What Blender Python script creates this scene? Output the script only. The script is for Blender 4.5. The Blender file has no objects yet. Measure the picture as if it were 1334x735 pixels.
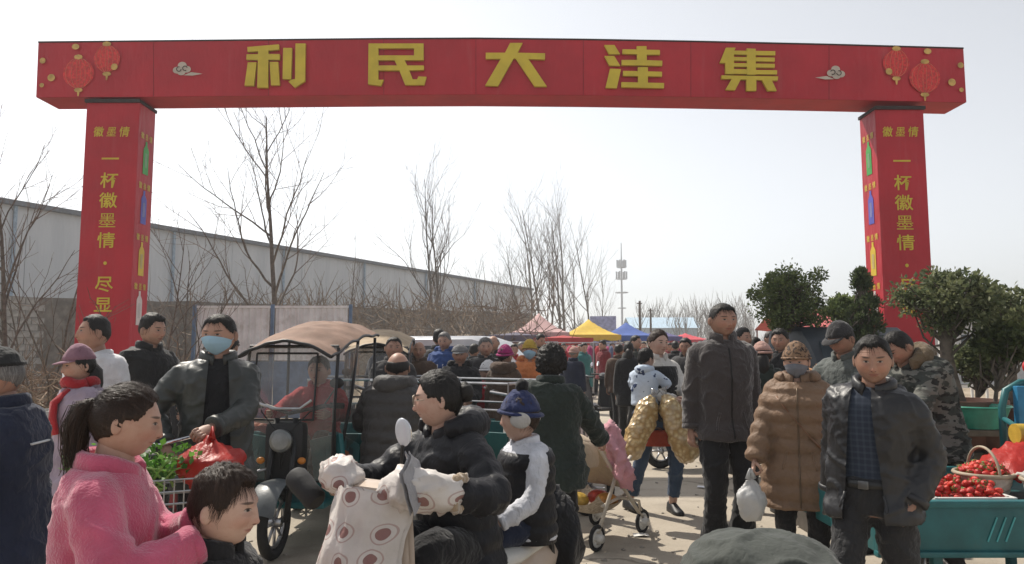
import bpy, bmesh, math, random
import numpy as np
from mathutils import Vector, Matrix, noise as mnoise
from mathutils.bvhtree import BVHTree
random.seed(7); np.random.seed(7)
R = math.radians
SC = bpy.context.scene
COL = SC.collection
# ------------------------------------------------------------------ camera
CAM_H, F_PX, PITCH = 1.45, 963.0, R(5.2)
cam_d = bpy.data.cameras.new('camera'); cam = bpy.data.objects.new('camera', cam_d); COL.objects.link(cam)
cam.location = (0, 0, CAM_H); cam.rotation_euler = (R(90) + PITCH, 0, 0)
cam_d.sensor_width = 36; cam_d.lens = 36 * F_PX / 1334; cam_d.clip_start = .05; cam_d.clip_end = 3000
SC.camera = cam
# ------------------------------------------------------------------ sky, sun, exposure
SUN_EL, SUN_AZ = R(52), R(40)        # sun ahead of the camera, 40 degrees to the left
wd = bpy.data.worlds.new('World'); SC.world = wd; wd.use_nodes = True
nt = wd.node_tree; nt.nodes.clear()
sky = nt.nodes.new('ShaderNodeTexSky'); sky.sky_type = 'NISHITA'; sky.sun_disc = False
sky.sun_elevation = SUN_EL; sky.sun_rotation = -SUN_AZ
sky.air_density = 1.0; sky.dust_density = 1.2; sky.ozone_density = 1.6; sky.altitude = 30
hs = nt.nodes.new('ShaderNodeHueSaturation'); hs.inputs['Saturation'].default_value = .20
bg = nt.nodes.new('ShaderNodeBackground'); bg.inputs['Strength'].default_value = .115
ow = nt.nodes.new('ShaderNodeOutputWorld')
nt.links.new(sky.outputs[0], hs.inputs['Color']); nt.links.new(hs.outputs[0], bg.inputs['Color']); nt.links.new(bg.outputs[0], ow.inputs[0])
sd = bpy.data.lights.new('sun', 'SUN'); sun = bpy.data.objects.new('sun', sd); COL.objects.link(sun)
sd.energy = 3.6; sd.angle = R(.9); sd.color = (1, .93, .82)
sv = Vector((-math.sin(SUN_AZ) * math.cos(SUN_EL), math.cos(SUN_AZ) * math.cos(SUN_EL), math.sin(SUN_EL)))
sun.rotation_euler = sv.to_track_quat('Z', 'Y').to_euler()
SC.view_settings.view_transform = 'Standard'; SC.view_settings.look = 'None'
SC.view_settings.gamma = 1; SC.view_settings.use_curve_mapping = False; SC.view_settings.exposure = .60
SC.render.engine = 'CYCLES'; SC.cycles.use_denoising = True; SC.cycles.max_bounces = 6
SC.cycles.transparent_max_bounces = 12; SC.cycles.volume_bounces = 0

# ------------------------------------------------------------------ pixel helpers (photo pixels -> rays; distance comes from the ground or the thing)
def ray(px, py):
    x = (px - 667) / F_PX; y = (367.5 - py) / F_PX
    return x, math.cos(PITCH) - y * math.sin(PITCH), math.sin(PITCH) + y * math.cos(PITCH)
def P(px, py, d):
    x, y, z = ray(px, py); t = d / y
    return Vector((x * t, d, CAM_H + z * t))
def G(px, py):
    x, y, z = ray(px, py); t = -CAM_H / z
    return Vector((x * t, y * t, 0))
def sm(a, b, x): t = np.clip((x - a) / (b - a), 0, 1); return t * t * (3 - 2 * t)

# ------------------------------------------------------------------ materials
MATS = {}
def nd(nt, t, **k):
    n = nt.nodes.new(t)
    for a, v in k.items():
        if hasattr(n, a): setattr(n, a, v)
    return n
class NX:
    """little node expression helper"""
    def __init__(s, nt): s.nt = nt
    def m(s, op, a, b=0.0, c=0.0):
        n = s.nt.nodes.new('ShaderNodeMath'); n.operation = op
        for i, v in enumerate((a, b, c)):
            if isinstance(v, (int, float)): n.inputs[i].default_value = v
            else: s.nt.links.new(v, n.inputs[i])
        return n.outputs[0]
    def mix(s, f, a, b):
        n = s.nt.nodes.new('ShaderNodeMix'); n.data_type = 'RGBA'
        for i, v in ((0, f), (6, a), (7, b)):
            if isinstance(v, (int, float)): n.inputs[i].default_value = v
            elif isinstance(v, (tuple, list)): n.inputs[i].default_value = (*v[:3], 1)
            else: s.nt.links.new(v, n.inputs[i])
        return n.outputs[2]
    def noise(s, vec, scale, detail=4, rough=.55):
        n = s.nt.nodes.new('ShaderNodeTexNoise'); n.inputs['Scale'].default_value = scale
        n.inputs['Detail'].default_value = detail; n.inputs['Roughness'].default_value = rough
        if vec is not None: s.nt.links.new(vec, n.inputs['Vector'])
        return n.outputs['Fac']
    def ramp(s, v, lo, hi):
        n = s.nt.nodes.new('ShaderNodeMapRange'); n.clamp = True; n.interpolation_type = 'SMOOTHSTEP'
        n.inputs[1].default_value = lo; n.inputs[2].default_value = hi; s.nt.links.new(v, n.inputs[0]); return n.outputs[0]
    def coord(s, kind='Object', scale=None):
        o = s.nt.nodes.new('ShaderNodeTexCoord').outputs[kind]
        if scale:
            n = s.nt.nodes.new('ShaderNodeMapping'); n.inputs['Scale'].default_value = scale; s.nt.links.new(o, n.inputs[0]); o = n.outputs[0]
        return o
    def xyz(s, v):
        n = s.nt.nodes.new('ShaderNodeSeparateXYZ'); s.nt.links.new(v, n.inputs[0]); return n.outputs
def newmat(name):
    m = bpy.data.materials.new(name); m.use_nodes = True
    b = m.node_tree.nodes['Principled BSDF']; MATS[name] = m
    return m, m.node_tree, b, NX(m.node_tree)
def bump(nt, b, h, strength=.3, dist=.01):
    n = nt.nodes.new('ShaderNodeBump'); n.inputs['Strength'].default_value = strength; n.inputs['Distance'].default_value = dist
    nt.links.new(h, n.inputs['Height']); nt.links.new(n.outputs[0], b.inputs['Normal'])
def M(name, col, rough=.8, var=.25, scale=6, bmp=.25, bscale=90, bdist=.004, metal=0, stretch=None, kind='Object', spec=.4, sheen=0, dirt=None, trans=0):
    """plain procedural material: base colour, blotchy variation, fine relief"""
    if name in MATS: return MATS[name]
    m, nt, b, X = newmat(name)
    v = X.coord(kind, stretch)
    f = X.noise(v, scale, 5, .6)
    lo = tuple(c * (1 - var) for c in col); hi = tuple(min(1, c * (1 + var)) for c in col)
    c = X.mix(X.ramp(f, .3, .7), lo, hi)
    if dirt:
        c = X.mix(X.m('MULTIPLY', X.ramp(X.noise(v, scale * .45, 6, .7), .52, .72), .7), c, dirt)
    nt.links.new(c, b.inputs['Base Color'])
    b.inputs['Roughness'].default_value = rough; b.inputs['Metallic'].default_value = metal
    b.inputs['Specular IOR Level'].default_value = spec
    if sheen: b.inputs['Sheen Weight'].default_value = sheen; b.inputs['Sheen Roughness'].default_value = .5
    if trans:
        b.inputs['Transmission Weight'].default_value = trans
    if bmp: bump(nt, b, X.noise(v, bscale, 3), bmp, bdist)
    return m
def fabric(name, col, rough=.9, var=.18, sheen=.15, bmp=.5):
    """cloth: soft creases plus weave"""
    if name in MATS: return MATS[name]
    m, nt, b, X = newmat(name); v = X.coord('Object')
    f = X.noise(v, 5, 5, .6); nt.links.new(X.mix(X.ramp(f, .3, .7), tuple(c * (1 - var) for c in col), tuple(min(1, c * (1 + var)) for c in col)), b.inputs['Base Color'])
    b.inputs['Roughness'].default_value = rough; b.inputs['Specular IOR Level'].default_value = .25
    b.inputs['Sheen Weight'].default_value = sheen; b.inputs['Sheen Roughness'].default_value = .5
    cr = X.m('ABSOLUTE', X.m('SUBTRACT', X.noise(X.coord('Object', (1, 1, .7)), 15, 3, .55), .5))
    h = X.m('ADD', X.m('MULTIPLY', X.m('MINIMUM', cr, .12), 5.0), X.m('MULTIPLY', X.noise(v, 260, 2), .12))
    bump(nt, b, h, bmp, .012); return m
def leather(name, col, rough=.42):
    return M(name, col, rough, .2, 7, .4, 70, .003, spec=.5)

# ------------------------------------------------------------------ mesh building
class MB:
    def __init__(s): s.v = []; s.f = []; s.mi = []; s.n = 0; s.cur = 0
    def add(s, v, f):
        v = np.asarray(v, float).reshape(-1, 3); o = s.n
        s.v.append(v); s.n += len(v)
        for q in f: s.f.append([i + o for i in q]); s.mi.append(s.cur)
        return s
    def box(s, c, size, rot=None, taper=1.0):
        x, y, z = (k / 2 for k in size)
        v = np.array([(-x, -y, -z), (x, -y, -z), (x, y, -z), (-x, y, -z), (-x * taper, -y * taper, z), (x * taper, -y * taper, z), (x * taper, y * taper, z), (-x * taper, y * taper, z)])
        if rot is not None: v = v @ np.array(rot).T
        return s.add(v + np.array(c), [(3, 2, 1, 0), (4, 5, 6, 7), (0, 1, 5, 4), (1, 2, 6, 5), (2, 3, 7, 6), (3, 0, 4, 7)])
    def bbox(s, c, size, r=.01, rot=None):
        """box with chamfered edges"""
        x, y, z = (k / 2 for k in size); r = min(r, x * .9, y * .9, z * .9)
        bm = bmesh.new(); bmesh.ops.create_cube(bm, size=1)
        for q in bm.verts: q.co = Vector((q.co.x * 2 * x, q.co.y * 2 * y, q.co.z * 2 * z))
        bmesh.ops.bevel(bm, geom=bm.edges[:], offset=r, segments=2, profile=.6, affect='EDGES')
        v = np.array([q.co[:] for q in bm.verts]); bm.verts.index_update()
        f = [[q.index for q in fa.verts] for fa in bm.faces]; bm.free()
        if rot is not None: v = v @ np.array(rot).T
        return s.add(v + np.array(c), f)
    def loft(s, rings, cap=True, closed=True):
        n = len(rings[0]); v = np.concatenate(rings); f = []
        for i in range(len(rings) - 1):
            for j in range(n if closed else n - 1):
                k = (j + 1) % n
                f.append((i * n + j, i * n + k, (i + 1) * n + k, (i + 1) * n + j))
        if cap and closed:
            f.append(tuple(range(n - 1, -1, -1))); f.append(tuple(range((len(rings) - 1) * n, len(rings) * n)))
        return s.add(v, f)
    def tube(s, pts, r, n=8, cap=True, ell=1.0, up=None):
        return s.loft(tube_rings(pts, r, n, ell, up), cap)
    def ring(s, c, r, t, axis='y', n=24, m=8, a0=0, a1=2 * math.pi):
        """torus-like hoop"""
        pts = []
        full = abs(a1 - a0 - 2 * math.pi) < 1e-6
        k = n if full else n + 1
        for i in range(k):
            a = a0 + (a1 - a0) * i / n; u, w = r * math.cos(a), r * math.sin(a)
            pts.append({'y': (u, 0, w), 'x': (0, u, w), 'z': (u, w, 0)}[axis])
        pts = np.array(pts)
        if not full: return s.tube(pts + np.array(c), t, m)
        ax = {'y': (0, 1, 0), 'x': (1, 0, 0), 'z': (0, 0, 1)}[axis]
        v = []; f = []
        for i in range(n):
            d = pts[i] / r
            for j in range(m):
                b = 2 * math.pi * j / m
                v.append(pts[i] + d * t * math.cos(b) + np.array(ax) * t * math.sin(b))
        for i in range(n):
            for j in range(m):
                f.append((i * m + j, i * m + (j + 1) % m, ((i + 1) % n) * m + (j + 1) % m, ((i + 1) % n) * m + j))
        return s.add(np.array(v) + np.array(c), f)
    def lathe(s, prof, c=(0, 0, 0), n=20, cap=True, ax='z'):
        rings = []
        for r, z in prof:
            a = np.arange(n) * 2 * math.pi / n
            x, y, zz = r * np.cos(a), r * np.sin(a), np.full(n, z)
            q = {'z': (x, y, zz), 'y': (x, zz, y), 'x': (zz, x, y)}[ax]
            rings.append(np.stack(q, 1) + np.array(c))
        return s.loft(rings, cap)
    def prism(s, poly, depth, fr):
        """flat polygon (list of 2d) extruded; fr maps (u, v, w) to 3d"""
        n = len(poly)
        v = [fr(u, w, 0) for u, w in poly] + [fr(u, w, depth) for u, w in poly]
        f = [tuple(range(n)), tuple(range(2 * n - 1, n - 1, -1))] + [(i, i + n, (i + 1) % n + n, (i + 1) % n) for i in range(n)]
        return s.add(np.array([tuple(q) for q in v]), f)
    def ellip(s, c, r, n=14, m=10, rot=None):
        v, f = sphere(n, m); v = v * np.array(r)
        if rot is not None: v = v @ np.array(rot).T
        return s.add(v + np.array(c), f)
    def arrays(s): return (np.concatenate(s.v) if s.v else np.zeros((0, 3))), s.f
    def mesh(s, name, mats, smooth=True):
        me = bpy.data.meshes.new(name); v, f = s.arrays()
        me.from_pydata(v.tolist(), [], f)
        for m in (mats if isinstance(mats, (list, tuple)) else [mats]): me.materials.append(m)
        if any(s.mi): me.polygons.foreach_set('material_index', s.mi)
        if smooth: me.shade_smooth()
        me.update(); return me
    def build(s, name, mats, parent=None, smooth=False, auto=None):
        me = s.mesh(name, mats, smooth or auto is not None)
        if auto is not None: me.set_sharp_from_angle(angle=R(auto))
        return link(name, me, parent)
def link(name, me, parent=None):
    o = bpy.data.objects.new(name, me); COL.objects.link(o)
    if parent is not None: o.parent = parent
    return o
def empty(name, loc=(0, 0, 0), rz=0.0, label=None, cat=None, group=None, sc=1.0):
    o = bpy.data.objects.new(name, None); COL.objects.link(o); o.location = loc; o.rotation_euler = (0, 0, rz); o.empty_display_size = .1
    o.scale = (sc,) * 3
    return tag(o, label, cat, group)
def tag(o, label=None, cat=None, group=None, kind=None):
    for k, v in (('label', label), ('category', cat), ('group', group), ('kind', kind)):
        if v: o[k] = v
    return o
_SPH = {}
def sphere(n, m, warp=0.0):
    """unit sphere, pole +z; azimuth 0 faces -y; warp crowds the columns round the front"""
    key = (n, m, warp)
    if key in _SPH: return _SPH[key]
    v = [(0, 0, 1)]; f = []
    for i in range(1, m):
        t = math.pi * i / m
        for j in range(n):
            u = 2 * math.pi * j / n; a = u - warp * math.sin(u)
            v.append((math.sin(t) * math.sin(a), -math.sin(t) * math.cos(a), math.cos(t)))
    v.append((0, 0, -1)); e = len(v) - 1
    for j in range(n):
        k = (j + 1) % n
        f.append((0, 1 + j, 1 + k)); f.append((e, 1 + (m - 2) * n + k, 1 + (m - 2) * n + j))
        for i in range(m - 2): f.append((1 + i * n + j, 1 + (i + 1) * n + j, 1 + (i + 1) * n + k, 1 + i * n + k))
    _SPH[key] = (np.array(v), f); return _SPH[key]
def unit(v): v = np.asarray(v, float); return v / (np.linalg.norm(v) + 1e-12)
def tube_rings(pts, r, n=8, ell=1.0, up=None):
    pts = np.asarray(pts, float); k = len(pts)
    r = np.full(k, r, float) if np.isscalar(r) else np.asarray(r, float)
    t = np.gradient(pts, axis=0) if k > 2 else np.repeat((pts[1] - pts[0])[None], k, 0)
    t /= np.linalg.norm(t, axis=1)[:, None] + 1e-12
    a = np.asarray(up if up is not None else ((0, 0, 1) if abs(t[0][2]) < .9 else (0, 1, 0)), float)
    u = unit(np.cross(a, t[0])); rings = []
    ang = np.arange(n) * 2 * math.pi / n; c, s_ = np.cos(ang)[:, None], np.sin(ang)[:, None]
    for i in range(k):
        u = unit(u - t[i] * np.dot(u, t[i])); w = np.cross(t[i], u)
        rings.append(pts[i] + r[i] * (c * u + s_ * w * ell))
    return rings
def resample(pts, vals, ds, smooth=2):
    """rounded, evenly sampled polyline with values (radii) carried along"""
    pts = np.asarray(pts, float); vals = np.asarray(vals, float)
    for _ in range(smooth):
        q = [pts[0]]; w = [vals[0]]
        for i in range(len(pts) - 1):
            q += [pts[i] * .75 + pts[i + 1] * .25, pts[i] * .25 + pts[i + 1] * .75]; w += [vals[i] * .75 + vals[i + 1] * .25, vals[i] * .25 + vals[i + 1] * .75]
        q.append(pts[-1]); w.append(vals[-1]); pts, vals = np.array(q), np.array(w)
    d = np.r_[0, np.cumsum(np.linalg.norm(np.diff(pts, axis=0), axis=1))]
    k = max(2, int(d[-1] / ds) + 1); t = np.linspace(0, d[-1], k)
    return np.stack([np.interp(t, d, pts[:, i]) for i in range(3)], 1), np.interp(t, d, vals), t
def rot(ax, a):
    return np.array(Matrix.Rotation(a, 3, ax))
def remesh(mb, voxel, smooth=3):
    """weld overlapping closed shells into one continuous surface"""
    me = mb.mesh('tmp', [], False); o = bpy.data.objects.new('tmp', me); COL.objects.link(o)
    md = o.modifiers.new('r', 'REMESH'); md.mode = 'VOXEL'; md.voxel_size = voxel; md.adaptivity = 0
    if smooth:
        s_ = o.modifiers.new('s', 'SMOOTH'); s_.factor = .5; s_.iterations = smooth
    dg = bpy.context.evaluated_depsgraph_get(); out = bpy.data.meshes.new_from_object(o.evaluated_get(dg))
    bpy.data.objects.remove(o); bpy.data.meshes.remove(me); out.materials.clear()
    return out
def folds(me, amp, freq, stretch=(1, 1, 1.5), seed=0):
    """soft cloth folds pressed into a mesh"""
    n = len(me.vertices); co = np.empty(n * 3); no = np.empty(n * 3)
    me.vertices.foreach_get('co', co); me.vertices.foreach_get('normal', no)
    co = co.reshape(-1, 3); no = no.reshape(-1, 3)
    q = co * freq * np.array(stretch) + seed * 3.7
    w = co * freq * .5 + seed
    nf = mnoise.noise
    d = np.array([nf(Vector((a[0] + .8 * nf(Vector(b)), a[1], a[2] + .6 * nf(Vector((b[1], b[2], b[0])))))) for a, b in zip(q, w)])
    e = np.array([nf(Vector((a[0] * 1.7 + 7, a[1] * 1.7, a[2] * 2.1 + .5 * b[0]))) for a, b in zip(q, w)])
    g = np.array([nf(Vector((b[0] * .9 + 3, b[1] * .9, b[2] * .9))) for b in w])
    # sharp raised creases over a slow swell; creases fade in and out
    k = np.clip(.55 + 1.3 * g, .12, 1)
    co += no * (amp * (.62 * np.exp(-(d / .13) ** 2) * k + .30 * np.exp(-(e / .12) ** 2) * (1.1 - k) + .55 * g - .22))[:, None]
    me.vertices.foreach_set('co', co.ravel()); me.update()
def text_polys(ch, offset=0.0):
    """outline of a glyph as a flat mesh (verts 2d normalised to height 1, faces)"""
    cu = bpy.data.curves.new('t', 'FONT'); cu.body = ch; cu.offset = offset; cu.fill_mode = 'FRONT'; cu.resolution_u = 2
    o = bpy.data.objects.new('t', cu); COL.objects.link(o)
    dg = bpy.context.evaluated_depsgraph_get(); me = bpy.data.meshes.new_from_object(o.evaluated_get(dg))
    v = np.array([q.co[:2] for q in me.vertices]); f = [list(p.vertices) for p in me.polygons]
    bpy.data.objects.remove(o); bpy.data.curves.remove(cu); bpy.data.meshes.remove(me)
    return v, f
# ================================================================== SETTING
def ground_mat(name, a, b_, c_, sc):
    m, nt, b, X = newmat(name); v = X.coord('Object')
    n1 = X.noise(v, sc, 6, .62); n2 = X.noise(v, sc * 7, 5, .6); n3 = X.noise(v, 55, 3, .6)
    c = X.mix(X.ramp(n1, .35, .65), a, b_); c = X.mix(X.m('MULTIPLY', X.ramp(n2, .5, .68), .6), c, c_)
    c = X.mix(X.m('MULTIPLY', X.ramp(n3, .56, .7), .45), c, tuple(k * .55 for k in a))
    vo = nt.nodes.new('ShaderNodeTexVoronoi'); vo.feature = 'DISTANCE_TO_EDGE'; vo.inputs['Scale'].default_value = .32
    w = nt.nodes.new('ShaderNodeVectorMath'); w.operation = 'ADD'; nz = nt.nodes.new('ShaderNodeTexNoise'); nz.inputs['Scale'].default_value = 1.4; nz.inputs['Detail'].default_value = 5
    nt.links.new(v, nz.inputs['Vector']); nt.links.new(v, w.inputs[0]); nt.links.new(nz.outputs['Color'], w.inputs[1]); nt.links.new(w.outputs[0], vo.inputs['Vector'])
    cr = X.m('SUBTRACT', 1.0, X.ramp(vo.outputs['Distance'], .002, .010))
    c = X.mix(X.m('MULTIPLY', cr, .6), c, tuple(k * .35 for k in a))
    nt.links.new(c, b.inputs['Base Color']); b.inputs['Roughness'].default_value = .92; b.inputs['Specular IOR Level'].default_value = .25
    bump(nt, b, X.m('ADD', X.m('MULTIPLY', n3, .5), X.m('ADD', n2, X.m('MULTIPLY', cr, -.7))), .35, .012)
    return m
dirt_m = ground_mat('dirt', (.27, .215, .155), (.34, .28, .21), (.20, .155, .11), .5)
conc_m = ground_mat('concrete', (.36, .315, .255), (.44, .39, .32), (.27, .235, .19), .35)
mb = MB(); N = 60
g = np.sign(np.linspace(-1, 1, N)) * np.abs(np.linspace(-1, 1, N)) ** 2.5
vs = []
for i in range(N):
    for j in range(N): vs.append((g[i] * 1500, g[j] * 1500 + 10, 0))
mb.add(vs, [(i * N + j, (i + 1) * N + j, (i + 1) * N + j + 1, i * N + j + 1) for i in range(N - 1) for j in range(N - 1)])
tag(mb.build('ground', dirt_m), kind='structure')
# concrete apron of the road, an uneven edge
mb = MB(); L_, R_ = [], []
for k in range(60):
    y = -6 + k * .75
    L_.append((-4.6 - .5 * mnoise.noise(Vector((0, y * .6, 0))) - max(0, 5 - y) * .9, y, .004)); R_.append((4.4 + .6 * mnoise.noise(Vector((9, y * .6, 0))) + max(0, 6 - y) * .7, y, .004))
mb.add(L_ + R_, [(i, i + 60, i + 61, i + 1) for i in range(59)]); tag(mb.build('road', conc_m), kind='structure')
# loose stones and litter
rs = np.random.RandomState(3)
mb = MB(); sv_, sf_ = sphere(6, 4)
for k in range(2600):
    x, y = (rs.uniform(-5, 6), rs.uniform(3.2, 26))
    if mnoise.noise(Vector((x * .5, y * .35, 3))) + .25 * rs.rand() < .08: continue
    s_ = rs.uniform(.004, .016) * (1 + y * .03)
    mb.add(sv_ * np.array([s_ * rs.uniform(.7, 1.5), s_ * rs.uniform(.7, 1.5), s_ * .6]) + np.array([x, y, s_ * .25 + .004]), sf_)
tag(mb.build('gravel', M('stone', (.33, .30, .26), .9, .4, 30), smooth=True), 'loose gravel scattered over the road', 'gravel', kind='stuff')
for k, (x, y, s_, c) in enumerate([(1.0, 5.9, .06, (.75, .73, .7)), (.62, 7.6, .05, (.6, .1, .08)), (2.0, 7.9, .06, (.7, .7, .72)), (-.5, 6.1, .05, (.72, .7, .6)), (1.15, 9.2, .07, (.75, .75, .78)), (.75, 12.5, .1, (.7, .7, .72)), (1.9, 10.6, .08, (.25, .35, .6))]):
    mb = MB(); q = []
    for i in range(4):
        for j in range(4): q.append(((i - 1.5) * s_ / 1.5, (j - 1.5) * s_ / 2.1, .012 + .02 * abs(mnoise.noise(Vector((i * .8 + k, j * .8, k))))))
    mb.add(q, [(i * 4 + j, (i + 1) * 4 + j, (i + 1) * 4 + j + 1, i * 4 + j + 1) for i in range(3) for j in range(3)])
    o = mb.build('paper_scrap', M('scrap%d' % k, c, .8, .1), smooth=True); o.location = (x, y, 0); o.rotation_euler = (0, 0, k * 1.3)
    tag(o, 'crumpled scrap of litter lying on the dusty road', 'litter', 'scraps of litter on the road')
# earth bank in front of the long shed
mb = MB(); NI, NJ = 70, 14; q = []
for i in range(NI):
    t = i / (NI - 1); bx, by = -26 + 42 * t, 11 + 72 * t
    for j in range(NJ):
        u = j / (NJ - 1); w = u * 9
        h = (math.sin(math.pi * min(1, u * 1.25)) ** .8 if u < .8 else 0) * (1.0 + 1.9 * sm(.1, .6, t)) * (.85 + .5 * mnoise.noise(Vector((t * 14, u * 3, 0))))
        q.append((bx - w * .85 + 5.5, by + w * .5, max(-.05, h + .12 * mnoise.noise(Vector((t * 60, u * 9, 1))) - (.1 if u in (0, 1) else 0))))
mb.add(q, [(i * NJ + j, (i + 1) * NJ + j, (i + 1) * NJ + j + 1, i * NJ + j + 1) for i in range(NI - 1) for j in range(NJ - 1)])
tag(mb.build('embankment', M('bank_earth', (.20, .15, .10), .95, .4, 1.2, .8, 12, .05, dirt=(.12, .10, .06)), smooth=True), kind='structure')

# ------------------------------------------------------------------ long shed
A0, A1 = np.array([-36., 7.]), np.array([2.05, 82.]); dr = (A1 - A0) / np.linalg.norm(A1 - A0); nn = np.array([-dr[1], dr[0]]); LEN = np.linalg.norm(A1 - A0)
shed = empty('warehouse', (A0[0], A0[1], 0), math.atan2(dr[1], dr[0]), 'long blue-grey metal shed with a dark eave behind the bare trees', 'warehouse')
m, nt, b, X = newmat('shed_wall')
cx = X.xyz(X.coord('Object')); rib = X.m('SINE', X.m('MULTIPLY', cx[0], 20.9))
st = X.noise(X.coord('Object', (.5, .5, .06)), 2, 5)
nt.links.new(X.mix(X.ramp(st, .3, .75), (.46, .485, .515), (.56, .58, .605)), b.inputs['Base Color']); b.inputs['Roughness'].default_value = .6
bump(nt, b, rib, .5, .02)
npan = 14
for k in range(npan):
    x0, x1 = LEN * k / npan, LEN * (k + 1) / npan
    mb = MB().box(((x0 + x1) / 2, .08 + .006 * (k % 2), 4.0), (x1 - x0 - .03, .16, 8.0)); mb.build('wall_panel', m, shed)
mb = MB().box((LEN / 2, 8.2, 3.95), (LEN - .1, 15.9, 7.9)); mb.build('hall_body', m, shed)
mb = MB().box((LEN / 2, -.06, 8.08), (LEN + .6, .5, .22)); mb.build('eave', M('shed_trim', (.11, .12, .14), .6), shed)
mb = MB(); mb.add([(-.3, -.2, 8.19), (LEN + .3, -.2, 8.19), (LEN + .3, 8.2, 9.6), (-.3, 8.2, 9.6), (LEN + .3, 16.4, 8.19), (-.3, 16.4, 8.19)], [(0, 1, 2, 3), (3, 2, 4, 5)]); mb.build('roof', M('shed_roof', (.30, .33, .37), .5), shed)
for k in range(10):
    MB().box((LEN * (k + .5) / 10, -.12, 4), (.13, .1, 7.9)).build('downpipe', M('pipe', (.25, .33, .42), .5), shed)
# ------------------------------------------------------------------ block wall on the bank
W0, W1 = np.array([-15.6, 19.5]), np.array([1.6, 62.]); wd_ = (W1 - W0) / np.linalg.norm(W1 - W0); WL = np.linalg.norm(W1 - W0)
wall = empty('block_wall', (W0[0], W0[1], 0), math.atan2(wd_[1], wd_[0]), 'weathered grey block wall running below the long shed', 'wall')
mb = MB(); ks = 30; q = []
for k in range(ks + 1):
    x = WL * k / ks; zt = 2.95 + 1.5 * (k / ks) + .12 * mnoise.noise(Vector((k * .9, 0, 0)))
    q += [(x, 0, 0), (x, 0, zt), (x, .3, zt), (x, .3, 0)]
mb.add(q, [(k * 4 + j, (k + 1) * 4 + j, (k + 1) * 4 + j + 1, k * 4 + j + 1) for k in range(ks) for j in range(3)] + [(0, 1, 2, 3)])
mb.build('wall_core', M('old_block', (.155, .14, .125), .95, .35, 3, .6, 25, .02, dirt=(.10, .085, .065)), wall)
bl = MB().bbox((0, 0, 0), (.40, .06, .19), .012).mesh('block', M('block', (.27, .26, .245), .92, .3, 4, .5, 40, .01), False)
for r_ in range(15):
    for c_ in range(9):
        o = link('block', bl, wall); o.location = (c_ * .42 + (r_ % 2) * .2 - .4, -.03 - .01 * random.random(), .1 + r_ * .2); o.rotation_euler = (0, R(random.uniform(-.5, .5)), 0)
# ------------------------------------------------------------------ white site fence with blue posts
fx0, fx1, fd = P(252, 455, 15.4).x, P(456, 455, 15.4).x, 15.4
fence = empty('site_fence', (fx0, fd, 0), 0, 'white corrugated site fence with blue posts behind the tricycle', 'fence')
wm = M('fence_white', (.66, .67, .68), .55, .12, 3, 0, dirt=(.33, .31, .28)); bm_ = M('fence_blue', (.09, .15, .25), .5, .2)
nP = 2; wP = (fx1 - fx0) / nP
for k in range(nP):
    mb = MB(); nx = 72
    xs = np.linspace(k * wP + .06, (k + 1) * wP - .06, nx); ys = .018 * np.clip(np.sin(np.arange(nx) * math.pi / 3) * 2, -1, 1)
    for z0, z1 in ((1.22, 2.3), ):
        mb.add([(x, y, z0) for x, y in zip(xs, ys)] + [(x, y, z1) for x, y in zip(xs, ys)], [(i, i + 1, i + 1 + nx, i + nx) for i in range(nx - 1)])
    mb.build('corrugated_panel', wm, fence)
    MB().box(((k + .5) * wP, 0, .62), (wP - .1, .03, 1.16)).build('kick_panel', bm_, fence)
    MB().box(((k + .5) * wP, 0, 2.33), (wP - .1, .06, .05)).build('top_rail', wm, fence)
for k in range(nP + 1): MB().box((k * wP, -.01, 1.19), (.06, .07, 2.38)).build('post', bm_, fence)

# ------------------------------------------------------------------ the red gate
GD, GT = 11.2, .58
def banner(name, base, sc=1.0):
    m, nt, b, X = newmat(name); v = X.coord('Object'); oi = nt.nodes.new('ShaderNodeObjectInfo')
    n = X.noise(v, .9, 5, .6); st = X.noise(X.coord('Object', (3.0, 3.0, .35)), 2.2, 4)
    c = X.mix(X.ramp(n, .3, .75), tuple(k * .84 for k in base), tuple(k * 1.12 for k in base))
    c = X.mix(X.m('MULTIPLY', X.ramp(st, .55, .8), .30), c, (.42, .12, .12)); c = X.mix(X.m('MULTIPLY', oi.outputs['Random'], .10), c, (.25, .01, .03))
    nt.links.new(c, b.inputs['Base Color']); b.inputs['Roughness'].default_value = .5; b.inputs['Specular IOR Level'].default_value = .35
    w = X.m('ABSOLUTE', X.m('SUBTRACT', X.noise(X.coord('Object', (1.4, 1.4, .5)), 2.6, 3), .5)); bump(nt, b, X.m('ADD', X.m('MULTIPLY', w, 2.0), X.m('MULTIPLY', X.noise(v, 30, 2), .05)), .5, .03); return m
red = banner('banner_red', (.43, .016, .028))
red2 = M('banner_red_under', (.40, .014, .02), .6, .12, 2, .3, 9, .01)
gold = M('letter_gold', (.56, .43, .035), .5, .1, 3, .1)
dk = M('gate_dark', (.03, .02, .02), .7)
gate = empty('market_gate', (0, GD, 0), 0, 'tall red banner gateway with raised gold characters over the market entrance', 'gate')
def gp(px, py, off=0.0):
    p = P(px, py, GD); return Vector((p.x, -off, p.z))
topk = [(50, 56), (200, 54.5), (350, 53), (500, 51.5), (620, 51), (760, 52.5), (900, 55), (1080, 59), (1255, 64)]
botk = [(47, 127), (200, 126), (350, 124.6), (500, 123.4), (620, 123), (760, 124), (900, 126), (1080, 129.5), (1259, 133.5)]
NPAN = 8
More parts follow.
